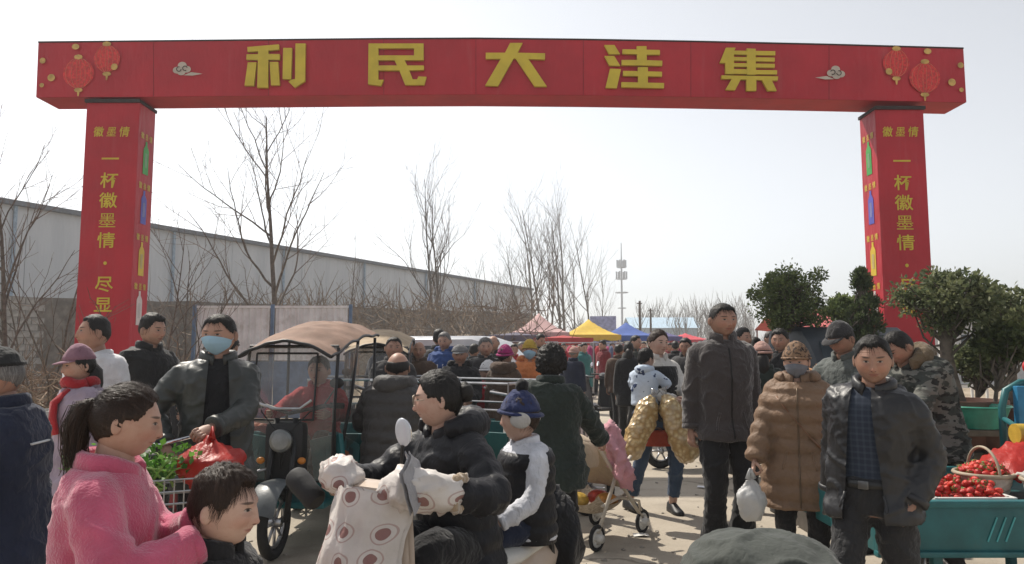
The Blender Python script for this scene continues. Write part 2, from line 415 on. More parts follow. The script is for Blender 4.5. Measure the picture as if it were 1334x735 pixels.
for k in range(NPAN):
    a, b2, c2, d2 = gp(*topk[k]), gp(*topk[k + 1]), gp(*botk[k + 1]), gp(*botk[k])
    e = .004 if k else 0
    ins = [a + Vector((e, 0, 0)), b2 - Vector((.004 if k < NPAN - 1 else 0, 0, 0)), c2 - Vector((.004 if k < NPAN - 1 else 0, 0, 0)), d2 + Vector((e, 0, 0))]
    mb = MB(); nu, nv = 10, 5; q = []
    for j in range(nv + 1):
        for i in range(nu + 1):
            u, v = i / nu, j / nv
            p = (ins[0] * (1 - u) + ins[1] * u) * (1 - v) + (ins[3] * (1 - u) + ins[2] * u) * v
            p.y += .03 * mnoise.noise(Vector((u * 3 + k * 3, v * 2, 2))) * math.sin(math.pi * u) * math.sin(math.pi * v)
            q.append(p)
    mb.add([tuple(p) for p in q], [(j * (nu + 1) + i, (j + 1) * (nu + 1) + i, (j + 1) * (nu + 1) + i + 1, j * (nu + 1) + i + 1) for j in range(nv) for i in range(nu)])
    mb.build('banner_panel', red, gate, smooth=True)
mb = MB(); q = []
for k in range(NPAN + 1):
    a, d_ = gp(*topk[k]), gp(*botk[k])
    q += [(a.x, .02, a.z - .004), (a.x, GT, a.z - .004), (d_.x, GT, d_.z + .002), (d_.x, .02, d_.z + .002)]
mb.add(q, [(k * 4 + j, (k + 1) * 4 + j, (k + 1) * 4 + (j + 1) % 4, k * 4 + (j + 1) % 4) for k in range(NPAN) for j in range(4)] + [(0, 1, 2, 3), (NPAN * 4 + 3, NPAN * 4 + 2, NPAN * 4 + 1, NPAN * 4)])
mb.build('beam', red2, gate)
mb = MB()
for k in range(NPAN):
    a, c2 = gp(*topk[k]), gp(*topk[k + 1]); mb.tube([(a.x, .0, a.z + .012), (c2.x, .0, c2.z + .012)], .014, 6)
mb.build('edge_tube', dk, gate)
for k in range(1, NPAN):
    a, d_ = gp(*topk[k]), gp(*botk[k]); MB().tube([(a.x, -.001, a.z), (d_.x, -.001, d_.z)], .005, 5).build('seam', M('seam_red', (.22, .008, .015), .6), gate)
glyphs = {
 (310, 45): [[(120,158),(472,128),(476,185),(355,198),(355,236),(482,238),(482,300),(355,300),(350,612),(230,612),(238,300),(108,300),(112,240),(240,238),(240,205),(122,212)], [(125,330),(222,330),(192,590),(88,590)], [(370,325),(465,325),(482,585),(385,585)], [(522,168),(620,168),(610,520),(515,515)], [(660,118),(772,118),(765,540),(650,612),(580,545),(625,520),(655,520)]],
 (470, 45): [[(95,118),(205,118),(205,525),(265,525),(235,592),(90,575)], [(205,118),(712,118),(712,172),(205,172)], [(605,172),(712,172),(712,305),(605,305)], [(205,252),(605,252),(605,305),(205,305)], [(205,365),(415,365),(440,420),(205,420)], [(385,305),(500,305),(528,365),(552,420),(590,520),(640,520),(655,488),(745,492),(720,582),(505,582),(440,420),(415,365)], [(528,365),(715,365),(715,415),(552,420)]],
 (620, 45): [[(385,112),(525,112),(470,222),(778,228),(776,298),(590,292),(798,600),(660,600),(450,290),(425,285),(250,595),(105,590),(280,290),(112,290),(112,222),(328,222)]],
 (775, 50): [[(100,92),(215,92),(278,195),(155,195)], [(103,215),(212,215),(280,325),(158,322)], [(165,358),(288,362),(242,575),(115,570)], [(465,105),(575,105),(575,145),(725,148),(725,200),(578,200),(578,262),(752,268),(750,325),(295,318),(295,260),(468,260),(468,195),(305,190),(305,140),(465,142)], [(478,340),(590,340),(590,388),(748,392),(748,445),(590,442),(590,515),(772,518),(770,575),(292,565),(292,508),(480,512),(480,440),(312,438),(312,382),(478,385)]],
 (930, 50): [[(125,122),(235,122),(215,160),(215,418),(120,415),(118,295),(55,292)], [(358,130),(458,135),(460,425),(362,425)]] + [[(215,a),(359,a+2),(360,b_),(215,b_-2)] for a, b_ in ((155,200),(226,268),(295,336),(362,416))] + [[(460,a),(w,a+3),(w,b_),(460,b_-3)] for a, b_, w in ((158,208,678),(230,278,672),(300,346,672),(372,422,698))] + [[(75,432),(710,444),(705,490),(640,490),(695,605),(595,605),(530,485),(465,482),(465,605),(355,605),(355,480),(290,478),(228,598),(120,592),(190,472),(75,472)]],
}
for (x0, y0), polys in glyphs.items():
    mb = MB()
    for pl in polys:
        mb.prism([(x0 + u / 8.65, y0 + v / 8.65) for u, v in pl][::-1], .045, lambda u, v, w: gp(u, v, .012 + .045 - w))
    mb.build('character', gold, gate)
# printed clouds and lanterns on the banner ends
cl_m = M('print_grey', (.48, .42, .36), .6, .1); lan = M('print_lantern', (.55, .03, .03), .5, .3, 30); lan_g = M('print_glow', (.52, .34, .10), .6, .3, 9)
ln_l = M('print_line', (.60, .16, .10), .6, .2)
def disc(mb, cx, cy, rx, ry, off, n=18):
    c = gp(cx, cy, off); s_ = GD / F_PX
    mb.add([(c.x + rx * s_ * math.cos(a), c.y, c.z + ry * s_ * math.sin(a)) for a in np.arange(n) * 2 * math.pi / n], [tuple(range(n))])
def arc(mb, pts, w, off):
    s_ = GD / F_PX; q = [gp(x, y, off) for x, y in pts]
    mb.tube([tuple(p) for p in q], np.array(w) * s_ if not np.isscalar(w) else w * s_, 4)
for sgn, cx, cy in ((1, 238, 91), (-1, 1088, 96)):
    mb = MB(); o_ = .016
    for i, (dx, dy, r_) in enumerate(((-7, 1, 5.5), (0, -5, 6), (6, 0, 5.5), (-1, 3, 6))): disc(mb, cx + sgn * dx, cy + dy, r_, r_ * .85, o_ + i * .002)
    mb.add([tuple(gp(cx + sgn * x, cy + y, .028)) for x, y in ((2, 8), (12, 4), (27, 6), (14, 8.5))][::sgn], [(0, 1, 2, 3)])
    mb.build('cloud_emblem', cl_m, gate)
    mb = MB(); arc(mb, [(cx + sgn * (-4 + 3 * math.cos(t)), cy + 3 * math.sin(t)) for t in np.linspace(0, 5, 9)], .5, .03); arc(mb, [(cx + sgn * (4 + 3 * math.cos(t)), cy - 1 + 3 * math.sin(t)) for t in np.linspace(1, 6, 9)], .5, .03)
    mb.build('cloud_swirl', dk, gate)
for sgn, ex in ((1, 0), (-1, 1)):
    fx = (lambda x: x) if sgn == 1 else (lambda x: 1307 - x)
    ey = 0 if sgn == 1 else 6
    for (lx, ly, rx, ry) in ((103, 96, 21, 20), (140, 77, 18, 18)):
        mb = MB(); disc(mb, fx(lx), ly + ey, rx, ry, .016); mb.build('lantern_print', lan, gate)
        mb = MB()
        for t in (-.8, -.45, -.12, .12, .45, .8): arc(mb, [(fx(lx) + rx * t * math.cos(a), ly + ey + ry * math.sin(a)) for a in np.linspace(-1.4, 1.4, 9)], .35, .018)
        mb.build('lantern_ribs', ln_l, gate)
        mb = MB(); disc(mb, fx(lx), ly + ey - ry - 1, 6, 3.5, .021, 8); disc(mb, fx(lx), ly + ey + ry + 2, 6, 3, .021, 8); disc(mb, fx(lx), ly + ey + ry + 6, 1.5, 5, .024, 6); mb.build('lantern_cap', lan_g, gate)
    mb = MB(); o_ = .026
    for (x, y, r_) in ((68, 102, 5), (150, 88, 4.5), (57, 80, 4), (56, 112, 3), (100, 62, 5)):
        mb = MB(); disc(mb, fx(x), y + ey, r_, r_ if y > 66 else 4, o_); o_ += .002; mb.build('light_spot_print', lan_g, gate)
# pillars
def pillar(lx, rx, side):
    """lx,rx: top corner pixels of the front face, y at top"""
    yt = 128 if side < 0 else 137
    a, b2 = gp(lx, yt), gp(rx, yt); z1 = a.z - .01; x0, x1 = a.x, b2.x
    mb = MB(); mb.bbox(((x0 + x1) / 2, GT / 2, z1 / 2), (x1 - x0, GT - .06, z1), .012)
    p = mb.build('pillar', red, gate); 
    MB().box(((x0 + x1) / 2, GT / 2 - .01, z1 - .03), (x1 - x0 + .03, GT, .05)).build('pillar_collar', dk, gate)
    mb = MB().box(((x0 + x1) / 2, GT / 2, .03), (x1 - x0 + .3, GT + .3, .06)); mb.build('base_plate', dk, gate)
    fy = .03; cx = (x0 + x1) / 2
    def glyph(ch, c, h, ax, off, wsc=1.0, shear=0.0, bold=.012):
        v, f = text_polys(ch, 0.0 if ch == '墨' else bold)
        v = (v - np.array([.5, .38])) * h; v[:, 0] *= wsc; v[:, 0] += shear * v[:, 1]
        q = [(c[0] + a_, c[1] - off, c[2] + b_) if ax == 'f' else ((c[0] + off, c[1] + a_ * .9, c[2] + b_) if ax == 'r' else (c[0] - off, c[1] - a_ * .9, c[2] + b_)) for a_, b_ in v]
        MB().add(q, f).build('character', gold, gate)
    for ch, py in zip('一杯徽墨情·尽显', (207, 235, 261, 287, 313, 343, 370, 397)):
        z = P(cx, py, GD + fy).z
        if side > 0: z = P(cx, py + 3, GD + fy).z
        if ch == '·':
            mb = MB().ellip((cx, fy - .004, z), (.028, .006, .028), 10, 6); mb.build('dot', gold, gate)
        else: glyph(ch, (cx, fy, z), .255, 'f', .006, 1.12)
    for i, ch in enumerate('徽墨情'):
        glyph(ch, (cx + (i - 1) * .2, fy, P(cx, 171, GD).z), .17, 'f', .006, .95, .12)
    xs = x1 if side < 0 else x0; ax = 'r' if side < 0 else 'l'; sx = 1 if side < 0 else -1
    cols = [(.05, .33, .06), (.09, .09, .42), (.60, .42, .03), (.60, .52, .50)]
    yc = GT / 2
    for k, (c, py) in enumerate(zip(cols, (207, 271, 338, 402))):
        z = P(195 if side < 0 else 1135, py, GD + .3).z
        prof = [(-.085, -.26), (.085, -.26), (.085, .13), (.05, .18), (.03, .20), (.03, .27), (-.03, .27), (-.03, .20), (-.05, .18), (-.085, .13)]
        mb = MB().add([(xs + sx * .006, yc + u, z + w) for u, w in prof], [tuple(range(10))]); mb.build('bottle_print', M('bottle%d' % k, c, .5, .1), gate)
        mb = MB().add([(xs + sx * .009, yc + u, z + w) for u, w in ((-.035, -.15), (.035, -.15), (.035, .08), (-.035, .08))], [(0, 1, 2, 3)]); mb.build('bottle_label_print', M('bottle_lab%d' % k, tuple(.6 * q + .12 for q in c), .5, .1), gate)
        for i, ch in enumerate('徽墨情'):
            glyph(ch, (xs, yc + (i - 1) * .13 * sx, z + .34), .11, ax, .007)
pillar(112, 181, -1); pillar(1141, 1204, 1)

# ------------------------------------------------------------------ bare trees
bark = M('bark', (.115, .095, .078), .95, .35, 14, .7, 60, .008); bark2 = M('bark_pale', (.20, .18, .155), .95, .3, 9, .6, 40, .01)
twig_m = M('twig', (.16, .125, .10), .95, .3, 9, 0)
def grow(mt, mc, base, d, L, r, lev, maxlev, rs, up, split, n0):
    n = max(3, int(L / (.45 if lev == 0 else .28))); pts = [np.array(base)]; dirs = unit(d)
    for i in range(n):
        dirs = unit(dirs + rs.normal(0, .035 if lev == 0 else .10, 3) + np.array([0, 0, up * (.03 if lev == 0 else .07)])); pts.append(pts[-1] + dirs * L / n)
    pts = np.array(pts); rad = r * (1 - .88 * np.linspace(0, 1, n + 1) ** (1.0 if lev else .8)) + .0025
    (mt if lev < 2 else mc).tube(pts, rad, (8, 5, 3, 3, 3)[lev], cap=False)
    if lev >= maxlev: return
    k = split[lev]
    for j in range(k):
        t = (.22 + .75 * (j + rs.rand() * .8) / k) if lev == 0 else (.15 + .8 * (j + rs.rand()) / k)
        i = min(n - 1, int(t * n)); p = pts[i] + (pts[i + 1] - pts[i]) * (t * n - i)
        tang = unit(pts[i + 1] - pts[i]); a = rs.rand() * 6.283 + j * 2.4
        side = unit(np.cross(tang, (math.cos(a), math.sin(a), .1))); ang = rs.uniform(*n0[lev])
        dd = tang * math.cos(ang) + side * math.sin(ang)
        ll = L * (.46 * (1.1 - .75 * t) + .08) if lev == 0 else L * rs.uniform(.32, .55)
        grow(mt, mc, p, dd, ll, min(rad[i] * .5, r * .36), lev + 1, maxlev, rs, up, split, n0)
def bare_tree(x, y, h, seed, label, z=0, r=None, maxlev=3, split=(16, 7, 5, 3), up=.6, ang=((.55, .95), (.4, .8), (.4, .9)), mat=bark, group=None, lean=(0, 0), stems=1):
    rs = np.random.RandomState(seed); mt, mc = MB(), MB()
    for s_ in range(stems):
        grow(mt, mc, (s_ * .35, s_ * .2, -.05), (lean[0] + .05 * s_, lean[1], 1), h * (1 - .12 * s_), r or h * .012, 0, maxlev, rs, up, split, ang)
    t = empty('bare_tree', (x, y, z), 0, label, 'tree', group)
    mt.build('trunk', mat, t, smooth=True); mc.build('crown', twig_m, t)
    return t
p = P(362, 455, 18.5); bare_tree(p.x, p.y, 7.5, 11, 'tall leafless tree with wide spreading limbs rising behind the white site fence', r=.10, split=(13, 6, 4), up=.95, ang=((.65, 1.0), (.35, .7), (.4, .8)))
p = P(8, 455, 12); bare_tree(p.x, p.y, 4.75, 5, 'thin dark leafless tree left of the red pillar', r=.06, split=(11, 5, 3), up=.8, ang=((.3, .6), (.3, .6), (.3, .6)))
p = P(566, 455, 42); bare_tree(p.x, p.y, 11.4, 21, 'pair of slender leafless poplars standing alone in front of the shed', r=.11, split=(15, 5, 3), up=1.2, ang=((.4, .7), (.3, .6), (.3, .6)), mat=bark, stems=2)
PT = [(628, 48, 6.6, 31), (690, 50, 11, 32), (706, 52, 11.4, 33), (729, 52, 10.6, 34), (738, 50, 11.2, 35), (672, 52, 8.8, 36), (770, 56, 10, 37), (716, 46, 9.0, 38), (785, 60, 7.0, 39), (640, 55, 7, 40), (752, 54, 8.2, 41)]
ADJ = ['short', 'tall leaning', 'tallest', 'tall straight', 'tall forked', 'mid-height', 'loose-crowned', 'narrow', 'low bushy', 'small twiggy', 'twiggy']
for (px, d, h, sd_), aj in zip(PT, ADJ):
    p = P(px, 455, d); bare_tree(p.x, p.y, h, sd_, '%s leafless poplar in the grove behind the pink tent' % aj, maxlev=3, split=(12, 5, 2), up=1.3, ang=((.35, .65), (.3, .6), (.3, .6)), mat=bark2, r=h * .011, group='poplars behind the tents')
# saplings and scrub near the left pillar
for k, (px, d, h, ln) in enumerate([(62, 13, 3.9, .3), (96, 13.5, 3.5, -.45), (205, 14, 3.7, .15), (222, 14.5, 3.0, .5), (45, 15, 3.2, -.2), (238, 15, 3.3, .1), (445, 21, 4.2, .1), (30, 11, 2.4, .5)]):
    p = P(px, 455, d); bare_tree(p.x, p.y, h, 60 + k, ['bent leafless sapling by the brush heap', 'sapling leaning across the block wall', 'upright sapling beside the left red pillar', 'leaning sapling between pillar and white fence', 'thin sapling in front of the block wall', 'slim sapling at the blue fence post', 'sapling behind the end of the white fence', 'low slanting sapling in the brush heap'][k],
              r=.028, maxlev=2, split=(7, 4), up=.3, ang=((.35, .8), (.4, .8)), lean=(ln, 0), group='saplings by the gate')
def twigs(n, box, L, r, rs, upb=.3, zf=None):
    mb = MB()
    for _ in range(n):
        x, y = rs.uniform(box[0], box[1]), rs.uniform(box[2], box[3]); z = (zf(x, y) if zf else 0) + rs.uniform(0, box[4]) ** 1.0
        d = unit(rs.normal(0, 1, 3) + np.array([0, 0, upb])); l = L * rs.uniform(.5, 1.4); c = rs.normal(0, .18, 3) * l
        mb.tube([(x, y, z), np.array([x, y, z]) + d * l * .5 + c * .5, np.array([x, y, z]) + d * l], [r, r * .8, r * .3], 3, cap=False)
    return mb
rs = np.random.RandomState(5)
tag(twigs(1700, (-12.5, -6.0, 9.8, 14.5, .95), .8, .011, rs, .2).build('dry_brush', M('brush', (.20, .145, .10), .95, .45, 3, 0)), 'tangled heap of dry brush behind the people by the left pillar', 'brush', kind='stuff')
bankz = lambda x, y: 1.2
tag(twigs(2600, (-13, 1.5, 24, 42, 2.6), 1.3, .018, rs, .9, lambda x, y: max(0, .06 * (y - 20))).build('bank_scrub', M('scrub', (.17, .13, .095), .95, .45, 1.5, 0)), 'brown winter scrub covering the bank below the shed', 'scrub', kind='stuff')
# far wood fading into the haze
mb = MB(); rs = np.random.RandomState(9)
for k in range(150):
    d = rs.uniform(110, 190); px = rs.uniform(835, 985) if k < 85 else rs.uniform(540, 1390); p = P(px, 455, d); h = rs.uniform(6, 11.5) * (d / 150) if k < 85 else rs.uniform(4, 7.5)
    pts = [np.array([p.x, p.y, 0]) + np.array([rs.normal(0, .05), 0, 1]) * h * t for t in np.linspace(0, 1, 5)]
    mb.tube(pts, [.13, .11, .08, .05, .02], 4, cap=False)
    for j in range(14):
        t = rs.uniform(.25, .95); q = np.array([p.x, p.y, h * t]); a = rs.rand() * 6.28
        mb.tube([q, q + np.array([math.cos(a) * .6, math.sin(a) * .6, 1.1]) * h * .16, q + np.array([math.cos(a) * .85, math.sin(a) * .85, 2.0]) * h * .16 * (1.3 - t * .5)], [.05, .035, .012], 3, cap=False)
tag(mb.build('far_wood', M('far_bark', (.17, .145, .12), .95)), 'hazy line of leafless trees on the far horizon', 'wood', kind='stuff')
# ================================================================== PEOPLE
# ---- skin: one material; tone from the object's colour, features from head coordinates stored on the mesh
def skin_material():
    m, nt, b, X = newmat('skin')
    at = nt.nodes.new('ShaderNodeAttribute'); at.attribute_name = 'hp'
    oi = nt.nodes.new('ShaderNodeObjectInfo')
    x, y, z = X.xyz(at.outputs['Vector']); ax = X.m('ABSOLUTE', x)
    def blob(u, u0, su, v, v0, sv_, soft=.5):
        a = X.m('DIVIDE', X.m('SUBTRACT', u, u0), su); c = X.m('DIVIDE', X.m('SUBTRACT', v, v0), sv_)
        r = X.m('ADD', X.m('MULTIPLY', a, a), X.m('MULTIPLY', c, c))
        return X.m('SUBTRACT', 1.0, X.ramp(r, 1 - soft, 1 + soft))
    face = X.m('LESS_THAN', y, -.035)
    n = X.noise(X.coord('Object'), 22, 5); n2 = X.noise(X.coord('Object'), 6, 3)
    c = X.mix(X.ramp(n, .3, .75), X.mix(.82, (.18, .06, .03), oi.outputs['Color']), oi.outputs['Color'])
    zlp = X.m('SUBTRACT', z, X.m('MULTIPLY', X.m('MULTIPLY', x, x), 5.0))
    def f(k, v): return X.m('MULTIPLY', X.m('MULTIPLY', v, face), k)
    c = X.mix(f(.35, blob(ax, .042, .024, z, -.022, .022, .9)), c, (.44, .19, .14))            # cheeks
    c = X.mix(f(.30, blob(x, 0, .014, z, -.026, .012, .9)), c, (.45, .16, .11))
    c = X.mix(f(.55, blob(x, 0, .023, zlp, -.0530, .0080, .6)), c, (.36, .10, .085))              # lips
    c = X.mix(f(.75, blob(x, 0, .024, zlp, -.0525, .0016, .7)), c, (.09, .03, .025))
    zb = X.m('SUBTRACT', z, X.m('MULTIPLY', X.m('SUBTRACT', ax, .034), .05))
    c = X.mix(f(.8, blob(ax, .034, .0195, zb, .0325, .0042, .7)), c, (.018, .013, .012))          # brows
    eye = blob(ax, .0315, .0135, z, .0112, .0040, .4)
    c = X.mix(f(.85, eye), c, (.34, .29, .25))
    c = X.mix(f(1.0, X.m('MULTIPLY', eye, blob(ax, .0315, .0062, z, .0115, .0062, .3))), c, (.012, .008, .006))
    zl = X.m('ADD', z, X.m('MULTIPLY', X.m('POWER', X.m('ABSOLUTE', X.m('SUBTRACT', ax, .0315)), 2.0), 18.0))
    c = X.mix(f(.85, blob(ax, .0315, .0150, zl, .0165, .0017, .6)), c, (.02, .012, .01))
    c = X.mix(f(.7, blob(ax, .0085, .004, z, -.0335, .0028, .6)), c, (.06, .02, .015))
    c = X.mix(f(.28, blob(ax, .031, .020, z, .000, .008, .8)), c, (.20, .09, .07))                # under the eyes
    st = X.m('MULTIPLY', X.ramp(X.m('MULTIPLY', z, -1.0), .036, .052), X.m('MULTIPLY', oi.outputs['Alpha'], X.ramp(X.noise(at.outputs['Vector'], 420, 2), .35, .6)))
    c = X.mix(f(.34, st), c, (.10, .07, .06))                                                       # stubble
    c = X.mix(X.m('MULTIPLY', X.ramp(X.noise(X.coord('Object'), 55, 4), .52, .72), .22), c, (.30, .10, .06))
    nt.links.new(c, b.inputs['Base Color']); b.inputs['Roughness'].default_value = .52; b.inputs['Specular IOR Level'].default_value = .4
    b.inputs['Subsurface Weight'].default_value = .0
    fw = X.m('MULTIPLY', X.m('SINE', X.m('MULTIPLY', X.m('ADD', z, X.m('MULTIPLY', X.noise(at.outputs['Vector'], 30, 2), .012)), 620.0)), X.m('MULTIPLY', X.m('MULTIPLY', X.ramp(z, .040, .048), oi.outputs['Alpha']), face))
    bump(nt, b, X.m('ADD', X.noise(X.coord('Object'), 190, 4), X.m('MULTIPLY', fw, .5)), .22, .003)
    return m
SKIN = skin_material()
def hair_material(name, col):
    m, nt, b, X = newmat(name)
    at = nt.nodes.new('ShaderNodeAttribute'); at.attribute_name = 'hu'
    v = at.outputs['Vector']
    n = X.noise(v, 1.0, 4, .6)
    nt.links.new(X.mix(X.ramp(n, .35, .7), tuple(k * .55 for k in col), tuple(k * 1.7 for k in col)), b.inputs['Base Color'])
    b.inputs['Roughness'].default_value = .5; b.inputs['Specular IOR Level'].default_value = .3
    bump(nt, b, n, .9, .004); return m
HAIR = {'black': hair_material('hair_black', (.011, .009, .008)), 'brown': hair_material('hair_brown', (.030, .016, .010)), 'grey': hair_material('hair_grey', (.16, .155, .15))}

def head_surf(n, feat=1.0):
    x, y, z = n[:, 0], n[:, 1], n[:, 2]
    p = n * np.array([.0835, .096, .115]); lo = np.clip(-z, 0, 1)
    p[:, 0] *= 1 - .22 * lo ** 2.0; p[:, 0] *= 1 + .05 * np.exp(-((z - .25) / .35) ** 2)
    bk = y > 0; p[bk, 1] *= 1 - .36 * lo[bk]; p[bk, 1] *= 1.04
    px, pz = p[:, 0], p[:, 2]; ax = np.abs(px); E = np.exp
    g = np.interp(pz, [-.048, -.040, -.034, -.027, -.012, .012, .03], [0, .30, .85, 1, .62, .30, 0])
    w = np.interp(pz, [-.034, -.010, .02], [.0135, .0085, .008])
    d = .0215 * g * E(-(px / w) ** 2)
    d -= .0060 * E(-((ax - .031) / .015) ** 2 - ((pz - .012) / .011) ** 2)
    d += .0035 * E(-((ax - .0315) / .011) ** 2 - ((pz - .010) / .006) ** 2)
    d += .0045 * E(-((ax - .028) / .026) ** 2 - ((pz - .034) / .009) ** 2)
    d += .0040 * E(-((ax - .044) / .018) ** 2 - ((pz + .016) / .018) ** 2)
    d -= .0035 * E(-((ax - .034) / .010) ** 2 - ((pz + .046) / .016) ** 2)
    d += .0060 * E(-(px / .021) ** 2) * (E(-((pz + .0480) / .0052) ** 2) + E(-((pz + .0590) / .0062) ** 2))
    nl = .018 + (-.028 - pz) * .45; d -= .0022 * E(-((ax - nl) / .0045) ** 2) * sm(.066, .050, -pz) * sm(.026, .034, -pz)
    d += .0085 * E(-(px / .020) ** 2 - ((pz + .090) / .016) ** 2)
    d *= sm(.1, .5, -y); p[:, 1] -= d * feat
    return p
def hair_off(n, p, style, seed):
    """thickness of the hair over the scalp (negative where skin shows)"""
    az = np.abs(np.arctan2(n[:, 0], -n[:, 1])); z = p[:, 2]
    nz = np.array([mnoise.noise(Vector((q[0] * 9 + seed, q[1] * 9, q[2] * 9))) for q in n])
    nf_ = np.array([mnoise.noise(Vector((q[0] * 24 + seed, q[1] * 24, q[2] * 10))) for q in n])
    top = None; side = 1.0
    if style == 'bald': line = np.interp(az, [0, 1.0, 1.3, 1.7, 3.2], [.3, .3, .03, -.01, -.05]); top = np.interp(az, [0, 1.3, 3.2], [.05, .06, .045]); t = .005
    elif style in ('short', 'crop'): line = np.interp(az, [0, .35, .6, .85, 1.1, 1.35, 1.6, 1.9, 3.2], [.073, .075, .080, .060, .022, .004, .030, -.012, -.060]); t = .020 if style == 'short' else .012; side = .30
    elif style == 'curly': line = np.interp(az, [0, .5, .85, 1.15, 1.45, 1.8, 3.2], [.066, .06, .04, -.01, -.03, -.05, -.085]); t = .036
    else: line = np.interp(az, [0, .5, .85, 1.15, 1.45, 1.8, 3.2], [.080, .072, .050, .016, .018, -.040, -.075]); t = .015; side = .6
    m = sm(-.007, .009, z - line + nz * .006 + nf_ * .006)
    if top is not None: m = m * (1 - sm(-.01, .015, z - top))
    thick = t * (side + (1 - side) * sm(.035, .085, z)) * (.8 + .35 * np.clip(n[:, 2], 0, 1) + (.35 if style != 'curly' else .5) * nz + .25 * nf_)
    return -.012 + m * (thick + .012)
def strands(surf_fn, n, length, w, rs, style, comb):
    """hair as thin ribbons laid along the scalp"""
    V, F = [], []
    cnt = 0
    while cnt < n:
        d = unit(rs.normal(0, 1, 3)); 
        if d[2] < -.6: continue
        pts = []
        c = d.copy(); step = length * rs.uniform(.5, 1.2) / 4 / .1
        for i in range(5):
            pts.append(c); tg = comb(c); tg = tg - c * np.dot(tg, c); c = unit(c + unit(tg + rs.normal(0, .18, 3)) * step)
        q, ok = surf_fn(np.array(pts))
        if not ok[0]: cnt += .3; continue
        cnt += 1; lift = rs.uniform(.0, .0035 if rs.rand() < .9 else .011) * np.array([.2, .8, 1.2, 1.1, .3 + 1.2 * rs.rand()])
        q = q * (1 + lift[:, None] / .1); sd_ = unit(np.cross(q[-1] - q[0], q[2])) * w * .5
        b = len(V)
        for i in range(5): V += [q[i] - sd_ * (1 - i * .17), q[i] + sd_ * (1 - i * .17)]
        F += [(b + 2 * i, b + 2 * i + 1, b + 2 * i + 3, b + 2 * i + 2) for i in range(4)]
    return np.array(V), F

def ik(a, t, l1, l2, pole):
    a, t = np.array(a, float), np.array(t, float); d = t - a; L = np.linalg.norm(d); m = (l1 + l2) * .995
    if L > m: t = a + d / L * m; d = t - a; L = m
    x = (l1 * l1 - l2 * l2 + L * L) / (2 * L); h = math.sqrt(max(0, l1 * l1 - x * x)); u = d / L
    pl = np.array(pole, float); pl = pl - u * np.dot(pl, u); return a + u * x + unit(pl) * h, t
def hand_mesh(mb, wrist, dirv, palm, side, curl, s, n=7):
    """palm, four fingers and a thumb; +palm is where the palm faces"""
    w = unit(dirv); pn = np.array(palm, float); pn = unit(pn - w * np.dot(pn, w)); tx = np.cross(pn, w) * side   # towards thumb
    def T(q): q = np.atleast_2d(q) * s; return wrist + q[:, 0:1] * tx + q[:, 1:2] * pn + q[:, 2:3] * w
    rings = []
    for zz, hw, ht in ((-.02, .024, .021), (.0, .027, .020), (.03, .037, .018), (.065, .042, .015), (.088, .041, .012), (.094, .034, .008)):
        a = np.arange(10) * 2 * math.pi / 10
        rings.append(T(np.stack([hw * np.cos(a), ht * np.sin(a) + .006 * curl * (zz > .05), np.full(10, zz)], 1)))
    mb.loft(rings)
    for i, (x, L) in enumerate(((.030, .072), (.0105, .080), (-.0095, .074), (-.0285, .058))):
        p = np.array([x, .0, .080]); ang = .12 * curl + .1; pts = [p - np.array([0, 0, .02]), p]
        for k, fr in enumerate((.45, .32, .25)):
            ang += curl * (.75, .95, .6)[k]; p = p + np.array([x * .12, math.sin(ang), math.cos(ang)]) * np.array([L, L * fr, L * fr]) * np.array([.1, 1, 1]); pts.append(p)
        mb.tube(T(np.array(pts)), np.array([.0095, .0098, .0090, .0082, .0062]) * s, n)
    p0 = np.array([.024, .006, .012]); out = unit([.75, .35 + .4 * curl, .75]); p1 = p0 + out * .038; p2 = p1 + unit([.35 - .5 * curl, .3 + .6 * curl, .8]) * .030; p3 = p2 + unit([.1 - .7 * curl, .3 + .7 * curl, .7]) * .024
    mb.tube(T(np.array([p0, p1, p2, p3])), np.array([.0145, .0125, .0105, .0075]) * s, n)

BODY = dict(  # offset along the spine from the pelvis: half width, half depth, y shift
    m=[(-.14, .150, .112, .0), (-.05, .166, .120, .005), (.05, .162, .116, .0), (.14, .155, .110, -.005), (.26, .164, .118, -.004), (.36, .174, .120, .0), (.42, .178, .110, .004), (.455, .168, .099, .008), (.485, .122, .084, .012), (.51, .078, .068, .012), (.54, .062, .062, .012)],
    f=[(-.14, .158, .115, .0), (-.05, .170, .120, .005), (.05, .158, .110, .0), (.14, .140, .100, -.005), (.26, .148, .114, -.012), (.36, .154, .115, -.008), (.42, .150, .104, .004), (.455, .136, .092, .008), (.485, .100, .078, .012), (.51, .070, .064, .012), (.54, .056, .056, .012)])

